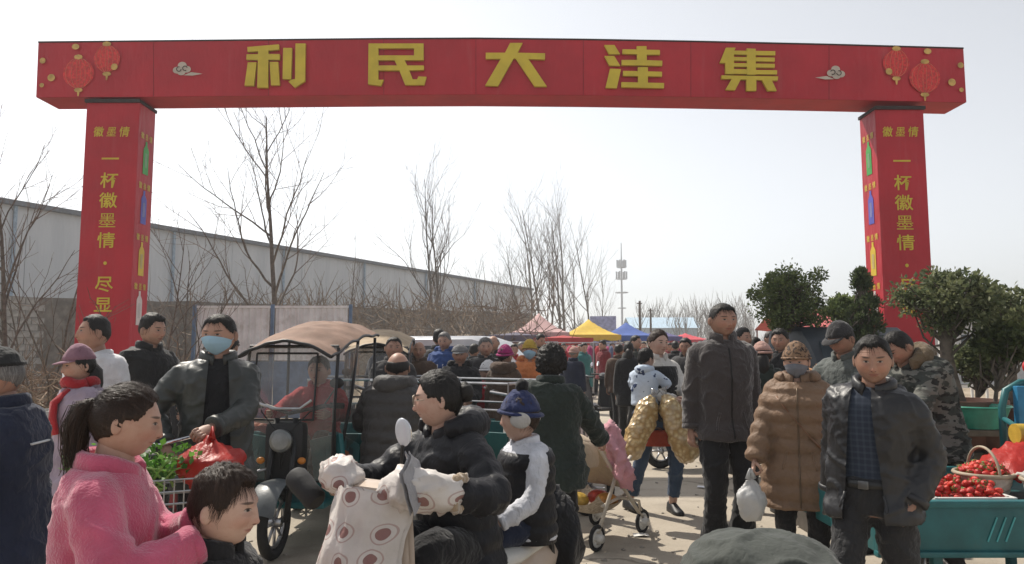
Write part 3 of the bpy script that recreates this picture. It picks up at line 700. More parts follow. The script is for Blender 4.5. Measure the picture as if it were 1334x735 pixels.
class Person: pass
def person(label, px=None, d=5.0, H=1.68, face=0, topz=None, xy=None, z0=0.0, sex='m', skin=(.38, .20, .13), group=None,
           lean=0, side=0, twist=0, pelvis=None, hands=None, feet=None, kpole=None, epole=None, head=(0, 0, 0), hscale=1.01, curl=(.5, .5), palm=None,
           top=None, inner=None, pants=None, shoes=(.02, .02, .022), hair=('short', 'black'), hat=None, mask=None, q=1, fat=1.0, hood=False, collar=.04, zipc=None, extra=None, neckdrop=.020, seed=None, beltc=None, nstr=None):
    """q: 2 near, 1 middle, 0 far. All joint targets are in metres for a 1.705 m figure facing -y, x to ITS OWN left."""
    sd_ = seed if seed is not None else (abs(hash(label)) % 991 if False else sum(map(ord, label)) % 991)
    if topz: H = 1.705 * topz / (1.462 + .227 * hscale)
    s = H / 1.705; rs = np.random.RandomState(sd_)
    if xy is None: t = P(px, 455, d); xy = (t.x, d)
    root_loc = (xy[0], xy[1], z0); rz = R(face)
    S = Person(); S.s = s
    if pelvis is None and not feet and q < 2:
        feet = {1: (.10 + rs.uniform(0, .05), rs.uniform(-.08, .05), 0), -1: (-.10 - rs.uniform(0, .05), rs.uniform(-.05, .1), 0)}; side = side + rs.uniform(-3, 3); twist = twist + rs.uniform(-10, 10); head = (head[0] + rs.uniform(-12, 12), head[1] + rs.uniform(-4, 10), head[2] + rs.uniform(-4, 4))
    # spine
    pel = np.array(pelvis if pelvis is not None else (0, 0, .93), float)
    offs = np.linspace(0, .66, 34); cur = pel.copy(); pos = [pel.copy()]; frs = []
    def frame(o):
        k = float(sm(-.02, .40, np.array(o))); return rot('Z', R(twist) * k) @ rot('Y', R(side) * k) @ rot('X', R(lean) * k)
    for i in range(1, 34):
        cur = cur + frame((offs[i] + offs[i - 1]) / 2) @ np.array([0, 0, offs[1] - offs[0]]); pos.append(cur)
    pos = np.array(pos)
    def spine(o):
        if o <= 0: return pel + np.array([0, 0, o])
        return np.array([np.interp(o, offs, pos[:, i]) for i in range(3)])
    S.spine, S.frame = spine, frame
    prof = np.array(BODY[sex]); prof[:, 1:3] *= fat
    sw = (.176 if sex == 'm' else .153) * (.92 + .08 * fat); C = frame(.44)
    sh = {k: spine(.447) + C @ np.array([k * sw, .004, -.005]) for k in (1, -1)}
    hd_ = hands or {}; arms = {}
    for k in (1, -1):
        t = hd_.get(k)
        t = np.array([k * (sw + .065), -.02 + .03 * rs.rand(), .80]) if t is None else np.array(t, float)
        if (hands is None or hands.get(k) is None) and pelvis is None and lean: t = sh[k] + np.array([k * .06, -.02, -.55])
        pl = (epole or {}).get(k, (k * .55, .9, -.4)); e, w = ik(sh[k], t, .285, .262, pl); arms[k] = (sh[k], e, w)
    ft = feet or {1: (.105, .02, 0), -1: (-.105, -.02, 0)}; legs = {}
    for k in (1, -1):
        hp = pel + np.array([k * .088, .0, -.02]); an = np.array([ft[k][0], ft[k][1], ft[k][2] + .085])
        kn, an = ik(hp, an, .43, .42, (kpole or {}).get(k, (k * .12, -1, .1))); legs[k] = (hp, kn, an)
    S.arms, S.legs = arms, legs
    vox = (.026, .0155, .0115)[q] / max(s, .62); ds = (.03, .016, .012)[q]
    def torso(mb, o0, o1, th, puff=0, pitch=.065, n=28, flare=0.0):
        rings = []; o = o0
        while o <= o1 + 1e-6:
            hw, hdp, yo = (np.interp(o, prof[:, 0], prof[:, i]) for i in (1, 2, 3))
            if o < -.05 and flare: w_ = float(sm(.02, .12, np.array(-o))); hw = hw + w_ * (.192 * fat - hw) + flare * max(0, -.14 - o); hdp = hdp + w_ * (.146 * fat - hdp) + flare * max(0, -.14 - o)
            k = th + (puff * (abs(math.sin(math.pi * o / pitch)) ** .42 - .65) if puff and o < .47 else 0)
            hw += k; hdp += k; a = np.arange(n) * 2 * math.pi / n; c, s_ = np.cos(a), np.sin(a); e = .82
            ring = np.stack([hw * np.sign(c) * np.abs(c) ** e, hdp * np.sign(s_) * np.abs(s_) ** e + yo, np.zeros(n)], 1)
            rings.append(spine(o) + ring @ (frame(o) if o > 0 else frame(0)).T); o += ds
        mb.loft(rings)
    def limb(mb, joints, radii, puff=0, pitch=.06, n=14, ell=1.0):
        p, r, t = resample(joints, radii, ds, 3)
        if puff: r = r + puff * (np.abs(np.sin(math.pi * t / pitch)) ** .42 - .65)
        mb.tube(p, r, n, ell=ell)
    def arm_pts(k, ext=0.0):
        a, e, w = arms[k]; inn = spine(.43) + C @ np.array([k * .09, .004, -.01]); dv = unit(w - e)
        return [inn, a, a * .5 + e * .5, e, e * .5 + w * .5, w + dv * ext]
    def finish(me, name, mat, parent, smooth=True):
        me.transform(Matrix.Scale(s, 4)); me.materials.append(mat) if not isinstance(mat, list) else [me.materials.append(x) for x in mat]
        if smooth: me.shade_smooth()
        return link(name, me, parent)
    # ---------------- body
    mb = MB(); nh = (32, 64, 84)[q]; mh = (24, 46, 60)[q]; sv0, sf0 = sphere(nh, mh, .45)
    hs_ = hscale; hy, hpch, hr = head; HR = rot('Z', R(hy)) @ rot('X', R(hpch)) @ rot('Y', R(hr)) 
    hc = spine(.545) + frame(.5) @ np.array([0, -.018, .0]) + (.45 * frame(.5) + .55 * np.eye(3)) @ np.array([0, -.004, .112 * hs_ - neckdrop])
    S.hc, S.HR, S.hs = hc, HR, hs_
    fsc = np.array([1 + rs.uniform(-.05, .07), 1 + rs.uniform(-.03, .03), 1 + rs.uniform(-.04, .04)])
    def H2(p): return hc + (np.asarray(p) * hs_ * fsc) @ HR.T
    S.H2 = H2
    hv = head_surf(sv0); mb.add(H2(hv), sf0); hpa = [hv]
    for k in (1, -1):   # ears
        v, f = sphere(10, 8); e = v * np.array([.009, .017, .029]); e[:, 0] *= 1 - .5 * np.exp(-(e[:, 1] ** 2 + e[:, 2] ** 2) / .00012); e = e @ rot('Z', k * -.35).T + np.array([k * .0865, .012, -.004])
        mb.add(H2(e), f); hpa.append(np.full((len(e), 3), -9.))
    n0 = mb.n
    nb = hc + HR @ np.array([0, .012, -.055]) * hs_
    mb.tube([spine(.46), spine(.53), nb * .6 + spine(.53) * .4, nb], [.075, .057, .054, .052], (8, 14, 18)[q])
    core = MB(); torso(core, -.14, .53, -.012, n=14); mb.v.append(core.arrays()[0]); mb.f += [[i + mb.n for i in f] for f in core.f]; mb.mi += [0] * len(core.f); mb.n += core.n
    for k in (1, -1):
        limb(mb, arm_pts(k), [.05, .055, .047, .038, .036, .026], n=(6, 9, 12)[q])
        limb(mb, [legs[k][0], legs[k][0] * .5 + legs[k][1] * .5, legs[k][1], legs[k][1] * .5 + legs[k][2] * .5, legs[k][2]], [.085, .072, .052, .05, .035], n=(6, 8, 10)[q])
        a, e, w = arms[k]; dv = unit(w - e); pv = (palm or {}).get(k, (-k, .25, 0))
        hand_mesh(mb, w + dv * .012, dv, pv, k if True else 1, curl[0] if k == 1 else curl[1], 1.0 if sex == 'm' else .9, (4, 6, 8)[q])
    hpa.append(np.full((mb.n - n0, 3), -9.))
    me = mb.mesh('person', SKIN); me.transform(Matrix.Scale(s, 4))
    at = me.attributes.new('hp', 'FLOAT_VECTOR', 'POINT'); at.data.foreach_set('vector', np.concatenate(hpa).astype(np.float32).ravel())
    root = link('person', me); root.location = root_loc; root.rotation_euler = (0, 0, rz); root.color = (*skin, 1.0 if sex == 'm' and hscale < 1.2 else 0.0)
    tag(root, label, 'person', group); S.root = root
    part = lambda nm, mbx, mat, sm_=True, par=None, auto=None: sc_build(nm, mbx, mat, par or root, s, sm_, auto)
    S.part = part
    # ---------------- trousers, shoes
    if pants:
        mb = MB(); pk = dict(w=1.0, cuff=.075, end=0.0, waist=.06); pk.update(pants[1] if len(pants) > 1 else {})
        torso(mb, -.14, pk['waist'], .012)
        for k in (1, -1):
            a, kn, an = legs[k]; e2 = an + unit(kn - an) * pk['end']
            limb(mb, [a + np.array([-k * .01, 0, .05]), a, a * .5 + kn * .5, kn, kn * .45 + e2 * .55, e2 + unit(e2 - kn) * .03], np.array([.088, .095, .090, .074, .072, pk['cuff']]) * np.array([1, 1, pk['w'], pk['w'], pk['w'], 1]), n=16)
        me = remesh(mb, vox, 3)
        if q: folds(me, .020, 8.5, (1, 1, 1.2), sd_)
        S.pants = finish(me, 'trousers', pants[0], root)
    for k in (1, -1):
        if shoes is None: break
        a, kn, an = legs[k]; fy = math.atan2(k * .12, 1); 
        mb = MB(); rings = []
        for y, hw, z1 in ((.085, .018, .075), (.07, .034, .098), (.03, .041, .105), (-.03, .041, .098), (-.08, .046, .072), (-.13, .049, .056), (-.165, .040, .048), (-.185, .020, .036)):
            zz = [(-hw, 0.004), (-hw * 1.04, .03), (-hw * .8, z1 * .8), (-hw * .3, z1), (hw * .3, z1), (hw * .8, z1 * .8), (hw * 1.04, .03), (hw, .004)]
            rings.append(np.array([(x, y, z) for x, z in zz]))
        mb.loft(rings[::-1]); v = mb.v[0]; v = v @ rot('Z', fy * -1).T
        pt = 0.0
        if feet and len(ft[k]) > 3: v = v @ rot('X', R(ft[k][3])).T
        mb.v[0] = v + np.array([an[0], an[1], an[2] - .085])
        part('shoe', mb, M('shoe_%.2f_%.2f' % shoes[:2], shoes, .5, .15), True)
    # ---------------- top garment
    if inner:
        mb = MB(); torso(mb, -.10, .515, .006); me = remesh(mb, vox, 2); S.inner = finish(me, 'shirt', inner, root)
    if top:
        tk = dict(th=.028, hem=-.14, puff=0, pitch=.07, sl=.0, fold=.022, open=None, sleeve=1.0, freq=8, name='jacket', flare=.04, sm=3); tk.update(top[1] if len(top) > 1 else {})
        mb = MB(); torso(mb, tk['hem'], .515, tk['th'], tk['puff'], tk['pitch'], flare=tk['flare'])
        if tk['sleeve']:
            for k in (1, -1):
                limb(mb, arm_pts(k, .0 + tk['sl']), np.array([.048, .054, .052, .048, .045, .040]) * (.7 + .3 * fat) + tk['th'] * .6, tk['puff'] * .9, tk['pitch'], 16)
        me = remesh(mb, vox, 1 if tk['puff'] else tk['sm'])
        if q: folds(me, tk['fold'], tk['freq'], (1, 1, 1.3), sd_ + 5)
        if tk['open']:
            w1, w0 = tk['open']; bm = bmesh.new(); bm.from_mesh(me); ref = spine(.2)
            zt, zb = spine(.52)[2], spine(max(tk['hem'], 0))[2] + min(0, tk['hem'])
            for k in (1, -1):
                p1, p0 = Vector((k * w1, 0, zt)), Vector((k * w0, 0, zb)); nr = (p1 - p0).cross(Vector((0, 1, 0))).normalized()
                fs = [f for f in bm.faces if f.calc_center_median().y < ref[1] - .02 and abs(f.calc_center_median().x) < .14]
                ge = fs + list({e for f in fs for e in f.edges}) + list({v for f in fs for v in f.verts})
                bmesh.ops.bisect_plane(bm, geom=ge, plane_co=p0, plane_no=nr, dist=1e-5)
            kill = []
            for f in bm.faces:
                c = f.calc_center_median(); u = (c.z - zb) / (zt - zb)
                if ref[1] - (.128 * fat + tk['th'] + .05 + abs(math.sin(R(lean))) * .35) < c.y < ref[1] - .03 - .2 * max(0, u - 1) and abs(c.x) < w0 + (w1 - w0) * u and u < 1.08: kill.append(f)
            bmesh.ops.delete(bm, geom=kill, context='FACES'); bm.to_mesh(me); bm.free()
        S.top = finish(me, tk['name'], top[0], root)
        bvh = BVHTree.FromPolygons([v.co[:] for v in me.vertices], [p.vertices[:] for p in me.polygons])
        def onfront(o, x, off=.004, back=False):
            """point on the garment at spine offset o, x across the chest (figure metres)"""
            fr = frame(o) if o > 0 else np.eye(3); c = spine(o); sg = 1 if back else -1
            a = Vector((c + fr @ np.array([x, sg * .6, 0])) * s); dv = Vector(fr @ np.array([0, -sg, 0]))
            h = bvh.ray_cast(a, dv)[0]
            return (np.array(h) / s - np.array(dv) * off) if h is not None else c + fr @ np.array([x, sg * (.15), 0])
        S.onfront = onfront; S.bvh = bvh
        if zipc and q:
            pts = [onfront(o, 0, .002) for o in np.arange(max(tk['hem'], -.4) + .02, .47, .03)]
            mb = MB().tube(pts, .006, 6, ell=.6); part('zip', mb, M('zip_%.2f' % zipc[0], zipc, .4, .1, metal=.4), par=S.top)
        if q == 2 and tk['sleeve']:
            for k in (1, -1):
                a, e, w = arms[k]; dv = unit(w - e); rw = .040 * (.7 + .3 * fat) + tk['th'] * .6
                p_ = w + dv * (tk['sl'] - .012); part('cuff', MB().tube([p_ - dv * .022, p_ - dv * .020, p_ + dv * .008, p_ + dv * .012], [rw * .96, rw + .004, rw + .003, rw * .9], 18), top[0], par=S.top)
                if tk['hem'] <= -.1 and pelvis is None:
                    pts = [onfront(o_, k * (.085 + (o_ - .0) * -.25), .0015) for o_ in np.linspace(-.10, .02, 9)]; part('pocket', MB().tube(pts, .0075, 6, ell=.55), top[0], par=S.top)
        if collar:
            cm = top[1].get('collar_mat', top[0]) if len(top) > 1 else top[0]
            mb = MB(); nC = 26; oa = .55; rings = []; Rn = frame(.53); base = spine(.505) + Rn @ np.array([0, .006, .0])
            for i in range(nC):
                a = -math.pi / 2 + oa * .5 + (2 * math.pi - oa) * i / (nC - 1); dxy = np.array([math.cos(a) * .078, math.sin(a) * .074, 0]); th = np.array([math.cos(a), math.sin(a), 0])
                tk2 = tk['th'] * .3 + .006
                prof2 = [(-.006, -.02), (.0, collar), (.004 + tk2 * .5, collar + .012), (.010 + tk2, collar), (.014 + tk2, -.02)]
                dip = -.030 * max(0, -math.sin(a)) ** 2
                rings.append(np.array([base + Rn @ (dxy + th * u + np.array([0, 0, w + dip])) for u, w in prof2]))
            mb.loft(rings); part('collar', mb, cm, par=S.top)
        if hood:
            mb = MB(); pts = []; rd = []
            Rn = frame(.5); base = spine(.50)
            for i in range(17):
                a = math.pi * (-.22 + 1.44 * i / 16); w = math.sin(math.pi * (i / 16))
                pts.append(base + Rn @ np.array([math.cos(a) * (.105 + .02 * w), math.sin(a) * (.085 + .055 * w) - .0, .035 - .035 * w ** 2])); rd.append(.034 + .042 * w ** 1.2)
            mb.tube(np.array(pts), rd, 12, ell=1.0); me = remesh(mb, vox, 2); folds(me, .014, 14, (1, 1, 1), sd_); finish(me, 'hood', hood if not isinstance(hood, bool) else top[0], S.top)
    # ---------------- hair
    if hair:
        st, colr = hair[0], hair[1]; nH, mH = (28, 54, 72)[q], (20, 38, 52)[q]; v, f = sphere(nH, mH)
        base = head_surf(v, .2); off = hair_off(v, base, st, sd_); hv = base + v * off[:, None]
        az = np.arctan2(v[:, 0], -v[:, 1]); hu = [np.stack([az * 26 + v[:, 2] * 2, v[:, 2] * 2.2 + sd_, np.zeros(len(v))], 1)]
        if st == 'curly': hv += v * (.010 * np.array([mnoise.noise(Vector(k * 16)) for k in v.tolist() for k in [Vector(k)]]) * (off > 0))[:, None]
        mb = MB().add(H2(hv), f)
        def extra_tube(pts, rad, n=12):
            k0 = mb.n; mb.tube(H2(np.array(pts)), np.array(rad) * hs_, n); k1 = mb.n - k0; j = np.arange(k1)
            hu.append(np.stack([(j % n) * 3.1, (j // n) * .35, np.full(k1, 5.)], 1))
        if st == 'pony':
            extra_tube([(0, .075, .035), (0, .105, .045), (0, .125, .02), (.0, .132, -.03), (0, .125, -.09), (0, .115, -.14), (0, .112, -.17)], [.02, .020, .030, .033, .028, .017, .004], 14)
            pth = np.array([(0, .075, .035), (0, .105, .045), (0, .125, .02), (.0, .132, -.03), (0, .125, -.09), (0, .115, -.14), (0, .112, -.185)]); ex = [0, .4, 1, 1.1, 1.0, .9, .8]
            for _ in range((0, 60, 240)[q]):
                o_ = unit(rs.normal(0, 1, 3)) * .033 * rs.uniform(.85, 1.25); ln = rs.randint(4, 7); p_ = pth[:ln + 1] + o_[None] * np.array(ex[:ln + 1])[:, None] + rs.normal(0, .004, (ln + 1, 3)); k0 = mb.n; mb.tube(H2(p_), .0011 * hs_, 3, cap=False); k1 = mb.n - k0; hu.append(np.stack([np.full(k1, rs.rand() * 40), np.arange(k1) * .1, np.full(k1, 3.)], 1))
        if st == 'bun':
            k0 = mb.n; vv, ff = sphere(20, 14); mb.add(H2(vv * np.array([.046, .038, .044]) * (1 + .08 * np.sin(vv[:, 2:3] * 14)) + np.array([0, .112, .02])), ff); hu.append(np.stack([vv[:, 0] * 14, vv[:, 2] * 14, vv[:, 1] * 3], 1))
        if st == 'long':
            extra_tube([(.0, .06, .02), (0, .085, -.04), (0, .085, -.12), (0, .075, -.2), (0, .06, -.27)], [.04, .064, .066, .056, .02], 16)
        if st == 'pig':
            for k in (1, -1): extra_tube([(k * .06, .05, .04), (k * .10, .07, .05), (k * .125, .08, .0), (k * .125, .08, -.05)], [.012, .018, .02, .005])
        n_s = nstr if nstr is not None else (0, 260, 900)[q]
        if n_s and st != 'bald':
            def sf(dirs):
                b_ = head_surf(dirs, .2); o_ = hair_off(dirs, b_, st, sd_); return b_ + dirs * np.maximum(o_, .002)[:, None], o_ > .003
            if st in ('pony', 'bun', 'back'): comb = lambda c: np.array([0, .9, .25]) - c * 0
            elif st == 'curly': comb = lambda c: rs.normal(0, 1, 3)
            else: comb = lambda c: np.array([c[0] * .8 + .25, -.35 if c[2] > .5 else .15, -.8])
            V, F = strands(sf, n_s, .05 if st != 'curly' else .03, (.0014 if q == 2 else .0026), rs, st, comb)
            if len(V):
                mb.add(H2(V), F); hu.append(np.stack([np.repeat(rs.rand(len(V) // 10) * 40, 10), np.tile(np.arange(10) * .1, len(V) // 10), np.zeros(len(V))], 1))
        me = mb.mesh('hair', HAIR[colr]); me.transform(Matrix.Scale(s, 4))
        at = me.attributes.new('hu', 'FLOAT_VECTOR', 'POINT'); at.data.foreach_set('vector', np.concatenate(hu).astype(np.float32).ravel())
        link('hair', me, root)
    if mask:
        mb = MB(); nu, nv = 22, 12; q_ = []
        for j in range(nv):
            for i in range(nu):
                u = -1 + 2 * i / (nu - 1); v_ = j / (nv - 1); az = u * 1.32
                zt = .006 - .03 * abs(u) ** 1.5; zb = -.108 + .045 * abs(u) ** 2; z = zt + (zb - zt) * v_
                zz = z / .115; c = math.sqrt(max(.02, 1 - zz * zz)); n_ = np.array([[math.sin(az) * c, -math.cos(az) * c, zz]])
                p = head_surf(n_, .0)[0]; k = math.exp(-(u / .35) ** 2)
                p = p + n_[0] * (.004 + .004 * math.sin(v_ * 22) * .35) + np.array([0, -1, 0]) * (k * (.020 * math.exp(-((v_ - .3) / .4) ** 2) + .004))
                q_.append(p)
        q_ = np.array(q_); mb.add(H2(q_), [(j * nu + i, (j + 1) * nu + i, (j + 1) * nu + i + 1, j * nu + i + 1) for j in range(nv - 1) for i in range(nu - 1)])
        for k in (1, -1):
            e = q_[(nu - 1) if k == 1 else 0]; e2 = q_[(nv - 4) * nu + ((nu - 1) if k == 1 else 0)]
            mb.tube(H2(np.array([e, (k * .082, .022, .012), (k * .080, .032, -.008), e2])), .0018 * hs_, 4)
        part('face_mask', mb, mask)
    if hat: make_hat(S, hat, part, H2, sd_, q)
    return S
def sc_build(nm, mb, mat, parent, s, smooth=True, auto=None):
    mb.v = [v * s for v in mb.v]; return mb.build(nm, mat, parent, smooth, auto)
def make_hat(S, hat, part, H2, sd_, q):
    kind, mat = hat[0], hat[1]; n, m = ((24, 14), (40, 24), (56, 36))[q]; v, f = sphere(n, m)
    def dome(zcut, off, top=1.0, lift=0.0, rib=0.0, flop=0.0):
        b = head_surf(v, 0.0); az = np.arctan2(v[:, 0], -v[:, 1])
        o = off * np.ones(len(v)) + rib * np.sin(az * 34)
        z = b[:, 2]; p = b * 1.0 + v * o[:, None]; p[:, 2] += lift * np.clip(v[:, 2], 0, 1) ** 2
        p += v * (flop * np.array([mnoise.noise(Vector((a[0] * 5 + sd_, a[1] * 5, a[2] * 5))) for a in v]))[:, None]
        below = z < zcut; p[below] = head_surf(v[below], 0.0) * np.array([.86, .86, 1]); p[below, 2] = np.maximum(p[below, 2], zcut - .004)
        return p
    if kind in ('cap', 'peak', 'flat'):
        lift, off = {'cap': (.018, .014), 'peak': (.030, .016), 'flat': (.004, .020)}[kind]
        hat_o = part('hat', MB().add(H2(dome(.036, off, lift=lift, flop=.006)), f), mat)
        mb = MB(); L = {'cap': .062, 'peak': .055, 'flat': .036}[kind]; top, bot = [], []
        for i in range(15):
            a = -1.05 + 2.1 * i / 14; r0 = np.array([math.sin(a) * .090, -math.cos(a) * .108 + .0, .040]); k = math.cos(a / 1.05 * math.pi / 2) ** .6
            r1 = r0 + np.array([math.sin(a) * .3, -1, -.28]) * L * k
            top += [r0 + (0, 0, .004), r1 + (0, 0, .003)]; bot += [r0 - (0, 0, .002), r1 - (0, 0, .002)]
        mb.add(H2(np.array(top + bot)), [(2 * i, 2 * i + 2, 2 * i + 3, 2 * i + 1) for i in range(14)] + [(30 + 2 * i, 31 + 2 * i, 33 + 2 * i, 32 + 2 * i) for i in range(14)] + [(2 * i + 1, 2 * i + 3, 33 + 2 * i, 31 + 2 * i) for i in range(14)])
        part('brim', mb, hat[2] if len(hat) > 2 and hat[2] else mat, par=hat_o)
    elif kind in ('beanie', 'knit'):
        hat_o = part('hat', MB().add(H2(dome(.030, .018, lift=.022, rib=.0016 if kind == 'knit' else 0, flop=.008)), f), mat)
        mb = MB(); pts = []
        for i in range(33):
            a = 2 * math.pi * i / 32; pts.append((math.sin(a) * .088, -math.cos(a) * .108 + .002, .040 - .018 * (1 - math.cos(a)) * .5))
        mb.tube(H2(np.array(pts)), .020 * S.hs, 10, ell=.6); part('hat_band', mb, hat[2] if len(hat) > 2 and hat[2] else mat, par=hat_o)
        if len(hat) > 4:
            for k in (1, -1): part('ear_flap', MB().ellip((0, 0, 0), (1, 1, 1), 16, 12).add(np.zeros((0, 3)), []) if False else MB().add(H2(sphere(16, 12)[0] * np.array([.014, .056, .040]) + np.array([k * .090, .030, .002])), sphere(16, 12)[1]), hat[4], par=hat_o)
        if len(hat) > 3:
            vv, ff = sphere(20, 14); dd = np.array([mnoise.noise(Vector(a) * 9) for a in vv]); part('pompom', MB().add(H2(vv * .036 * (1 + .22 * dd)[:, None] + np.array([0, .01, .168])), ff), hat[3], par=hat_o)
    elif kind == 'helmet':
        part('hat', MB().add(H2(dome(-.01, .026, lift=.012)), f), mat)
    elif kind == 'hoodup':
        b = head_surf(v, 0.0); az = np.abs(np.arctan2(v[:, 0], -v[:, 1])); p = b + v * .026
        p += v * (.008 * np.array([mnoise.noise(Vector((a[0] * 5 + sd_, a[1] * 5, a[2] * 5))) for a in v]))[:, None]
        frontm = (az < .75) & (b[:, 2] < .06) & (b[:, 2] > -.115); p[frontm] = b[frontm] * .8
        part('hood', MB().add(H2(p), f), mat)
# ================================================================== THE PEOPLE IN THE PHOTOGRAPH
def top_at(y, d): return CAM_H + P(667, y, d).z - CAM_H
black = fabric('cloth_black', (.013, .013, .015)); charcoal = fabric('cloth_charcoal', (.035, .034, .036)); navy = fabric('cloth_navy', (.014, .020, .042))
jeans = fabric('cloth_jeans', (.045, .075, .13)); dkgreen = fabric('cloth_dark_green', (.020, .028, .024)); olive = fabric('cloth_olive', (.045, .05, .042))
tan_p = fabric('cloth_tan', (.17, .105, .065), .6, .12, .05, .35); bkpuff = fabric('puffer_black', (.010, .010, .013), .5, .1, .05, .3); gypuff = fabric('puffer_grey', (.055, .052, .052), .6, .1, .05, .3)
redc = fabric('cloth_red', (.33, .018, .025)); maroon = fabric('cloth_maroon', (.16, .018, .025)); white_c = fabric('cloth_white', (.62, .62, .63)); lilac = fabric('cloth_lilac', (.30, .24, .30))
orange = fabric('cloth_orange', (.50, .17, .06)); magenta = fabric('cloth_magenta', (.28, .02, .12)); mauve = fabric('cloth_mauve', (.25, .13, .17)); bluec = fabric('cloth_blue', (.035, .075, .22)); brown = fabric('cloth_brown', (.08, .05, .035)); greyc = fabric('cloth_grey', (.16, .16, .165)); yellowc = fabric('cloth_yellow', (.45, .30, .05)); pinkh = fabric('cloth_pinkish', (.42, .25, .21)); tealc = fabric('cloth_teal', (.03, .13, .13))
leath = leather('leather_black', (.013, .013, .015), .46); leath2 = leather('leather_dark', (.030, .034, .032), .45)
pinkw = M('wool_pink', (.49, .092, .165), .95, .14, 9, .8, 150, .006, spec=.15, sheen=.5)
blue_mask = M('mask_blue', (.30, .47, .60), .8, .05, 3, .3, 60); grey_mask = M('mask_grey', (.16, .17, .20), .85)
SK = [(.40, .235, .170), (.46, .285, .215), (.36, .205, .145), (.52, .345, .275)]
def camo(name):
    m, nt, b, X = newmat(name); v = X.coord('Object', (1, 1, 2.2)); n = X.noise(v, 9, 3, .5); n2 = X.noise(v, 14, 3, .5)
    c = X.mix(X.ramp(n, .48, .52), (.035, .04, .035), (.13, .13, .115)); c = X.mix(X.ramp(n2, .56, .59), c, (.012, .013, .012)); nt.links.new(c, b.inputs['Base Color']); b.inputs['Roughness'].default_value = .9
    bump(nt, b, X.noise(v, 30, 3), .4, .01); return m
def plaid(name, a, c_, s_):
    m, nt, b, X = newmat(name); x, y, z = X.xyz(X.coord('Object'))
    f = lambda v: X.m('GREATER_THAN', X.m('SINE', X.m('MULTIPLY', v, s_)), .45)
    nt.links.new(X.mix(X.m('MULTIPLY', X.m('ADD', f(x), f(z)), .45), a, c_), b.inputs['Base Color']); b.inputs['Roughness'].default_value = .9; return m
def spots(name, base, dark, sc, thr):
    m, nt, b, X = newmat(name); n = X.noise(X.coord('Object'), sc, 2, .4)
    nt.links.new(X.mix(X.ramp(n, thr, thr + .03), base, dark), b.inputs['Base Color']); b.inputs['Roughness'].default_value = .85; bump(nt, b, X.noise(X.coord('Object'), 40, 3), .3, .006); return m

# --- old man in navy work jacket at the left edge
A = person('old man in dark cap and navy work jacket with reflective strips', px=24, d=2.9, topz=1.455, face=-78, skin=SK[2], lean=8, head=(-8, 8, 0), q=2, hscale=1.04, top=(navy, dict(th=.035, hem=-.2)), pants=(black,), hair=('crop', 'grey'), hat=('flat', fabric('cap_dark', (.018, .019, .020))),
     hands={1: (.22, -.16, .86), -1: (-.22, -.05, .80)}, curl=(1.0, .6), palm={1: (-1, 0, 0)})
refl = M('reflective', (.55, .56, .57), .35, .1)
mb = MB().tube([A.onfront(.33, x, .004, True) for x in np.linspace(-.02, .12, 7)], .010, 6, ell=.5); A.part('reflective_strip', mb, refl)
a, e, w = A.arms[1]; c = w + (e - w) * .12; dv = unit(w - e); mb = MB().tube([c - dv * .012, c + dv * .012], .060, 16); A.part('cuff_strip', mb, refl)
# --- woman with mauve cap and red scarf
A = person('woman in mauve cap with red scarf and lilac coat beside the red pillar', px=110, d=4.35, topz=1.455, face=-38, sex='f', skin=SK[1], q=1, top=(lilac, dict(th=.045, puff=.012, hem=-.3)), pants=(black,), hair=('long', 'black'), hat=('peak', mauve), head=(-10, 0, 0))
mb = MB(); mb.tube([A.spine(.50) + np.array([math.cos(t) * .095, math.sin(t) * .085 - .01, .03 + .012 * math.sin(3 * t)]) for t in np.linspace(0, 6.283, 25)], .036, 10); mb.tube([A.spine(.49) + np.array([.05, -.10, 0]), A.onfront(.40, .06, .02), A.onfront(.30, .07, .02), A.onfront(.2, .07, .02)], [.035, .045, .045, .04], 10, ell=.5); A.part('scarf', mb, redc)
# --- man in white sweatshirt
A = person('man in white printed sweatshirt in front of the red pillar', px=128, d=4.95, topz=1.675, face=-22, skin=SK[2], q=1, top=(fabric('sweat_white', (.60, .60, .62)), dict(th=.022, hem=-.12)), pants=(black,), hair=('crop', 'black'), collar=.015, fat=1.08, head=(-18, -4, 0))
ink = M('print_ink', (.05, .05, .07), .8)
for o, x in ((.33, .07), (.28, .02), (.20, .12)):
    mb = MB().tube([A.onfront(o + .028 * math.cos(t), x + .034 * math.sin(t), .002) for t in np.linspace(0, 5.2, 10)], .006, 5); A.part('swirl_print', mb, ink)
# --- man in black suit
A = person('man in open black suit jacket standing by the brush heap', px=192, d=5.9, topz=1.725, face=52, skin=SK[0], q=1, top=(fabric('suit_black', (.010, .010, .011), .7), dict(hem=-.22, th=.018, open=(.02, .06))), inner=black, pants=(black,), hair=('short', 'black'), head=(10, 4, 0), hands={1: (.14, -.30, .98), -1: (-.24, -.02, .80)})
# --- man with blue mask and red bag
MASKMAN = A = person('man in blue face mask and open dark leather jacket lifting a red bag', px=285, d=4.15, topz=1.645, face=22, skin=SK[0], q=2, top=(leath2, dict(hem=-.2, th=.028, open=(.05, .09))), inner=black, pants=(black,), hair=('crop', 'black'), mask=blue_mask, head=(-28, 4, 0), fat=1.06,
     hands={1: (-.02, -.34, 1.08), -1: (-.25, -.20, .98)}, curl=(1.15, .8), palm={1: (-.6, 0, -.8), -1: (0, 0, -1)}, epole={1: (.9, .5, -.3), -1: (-.9, .6, -.3)})
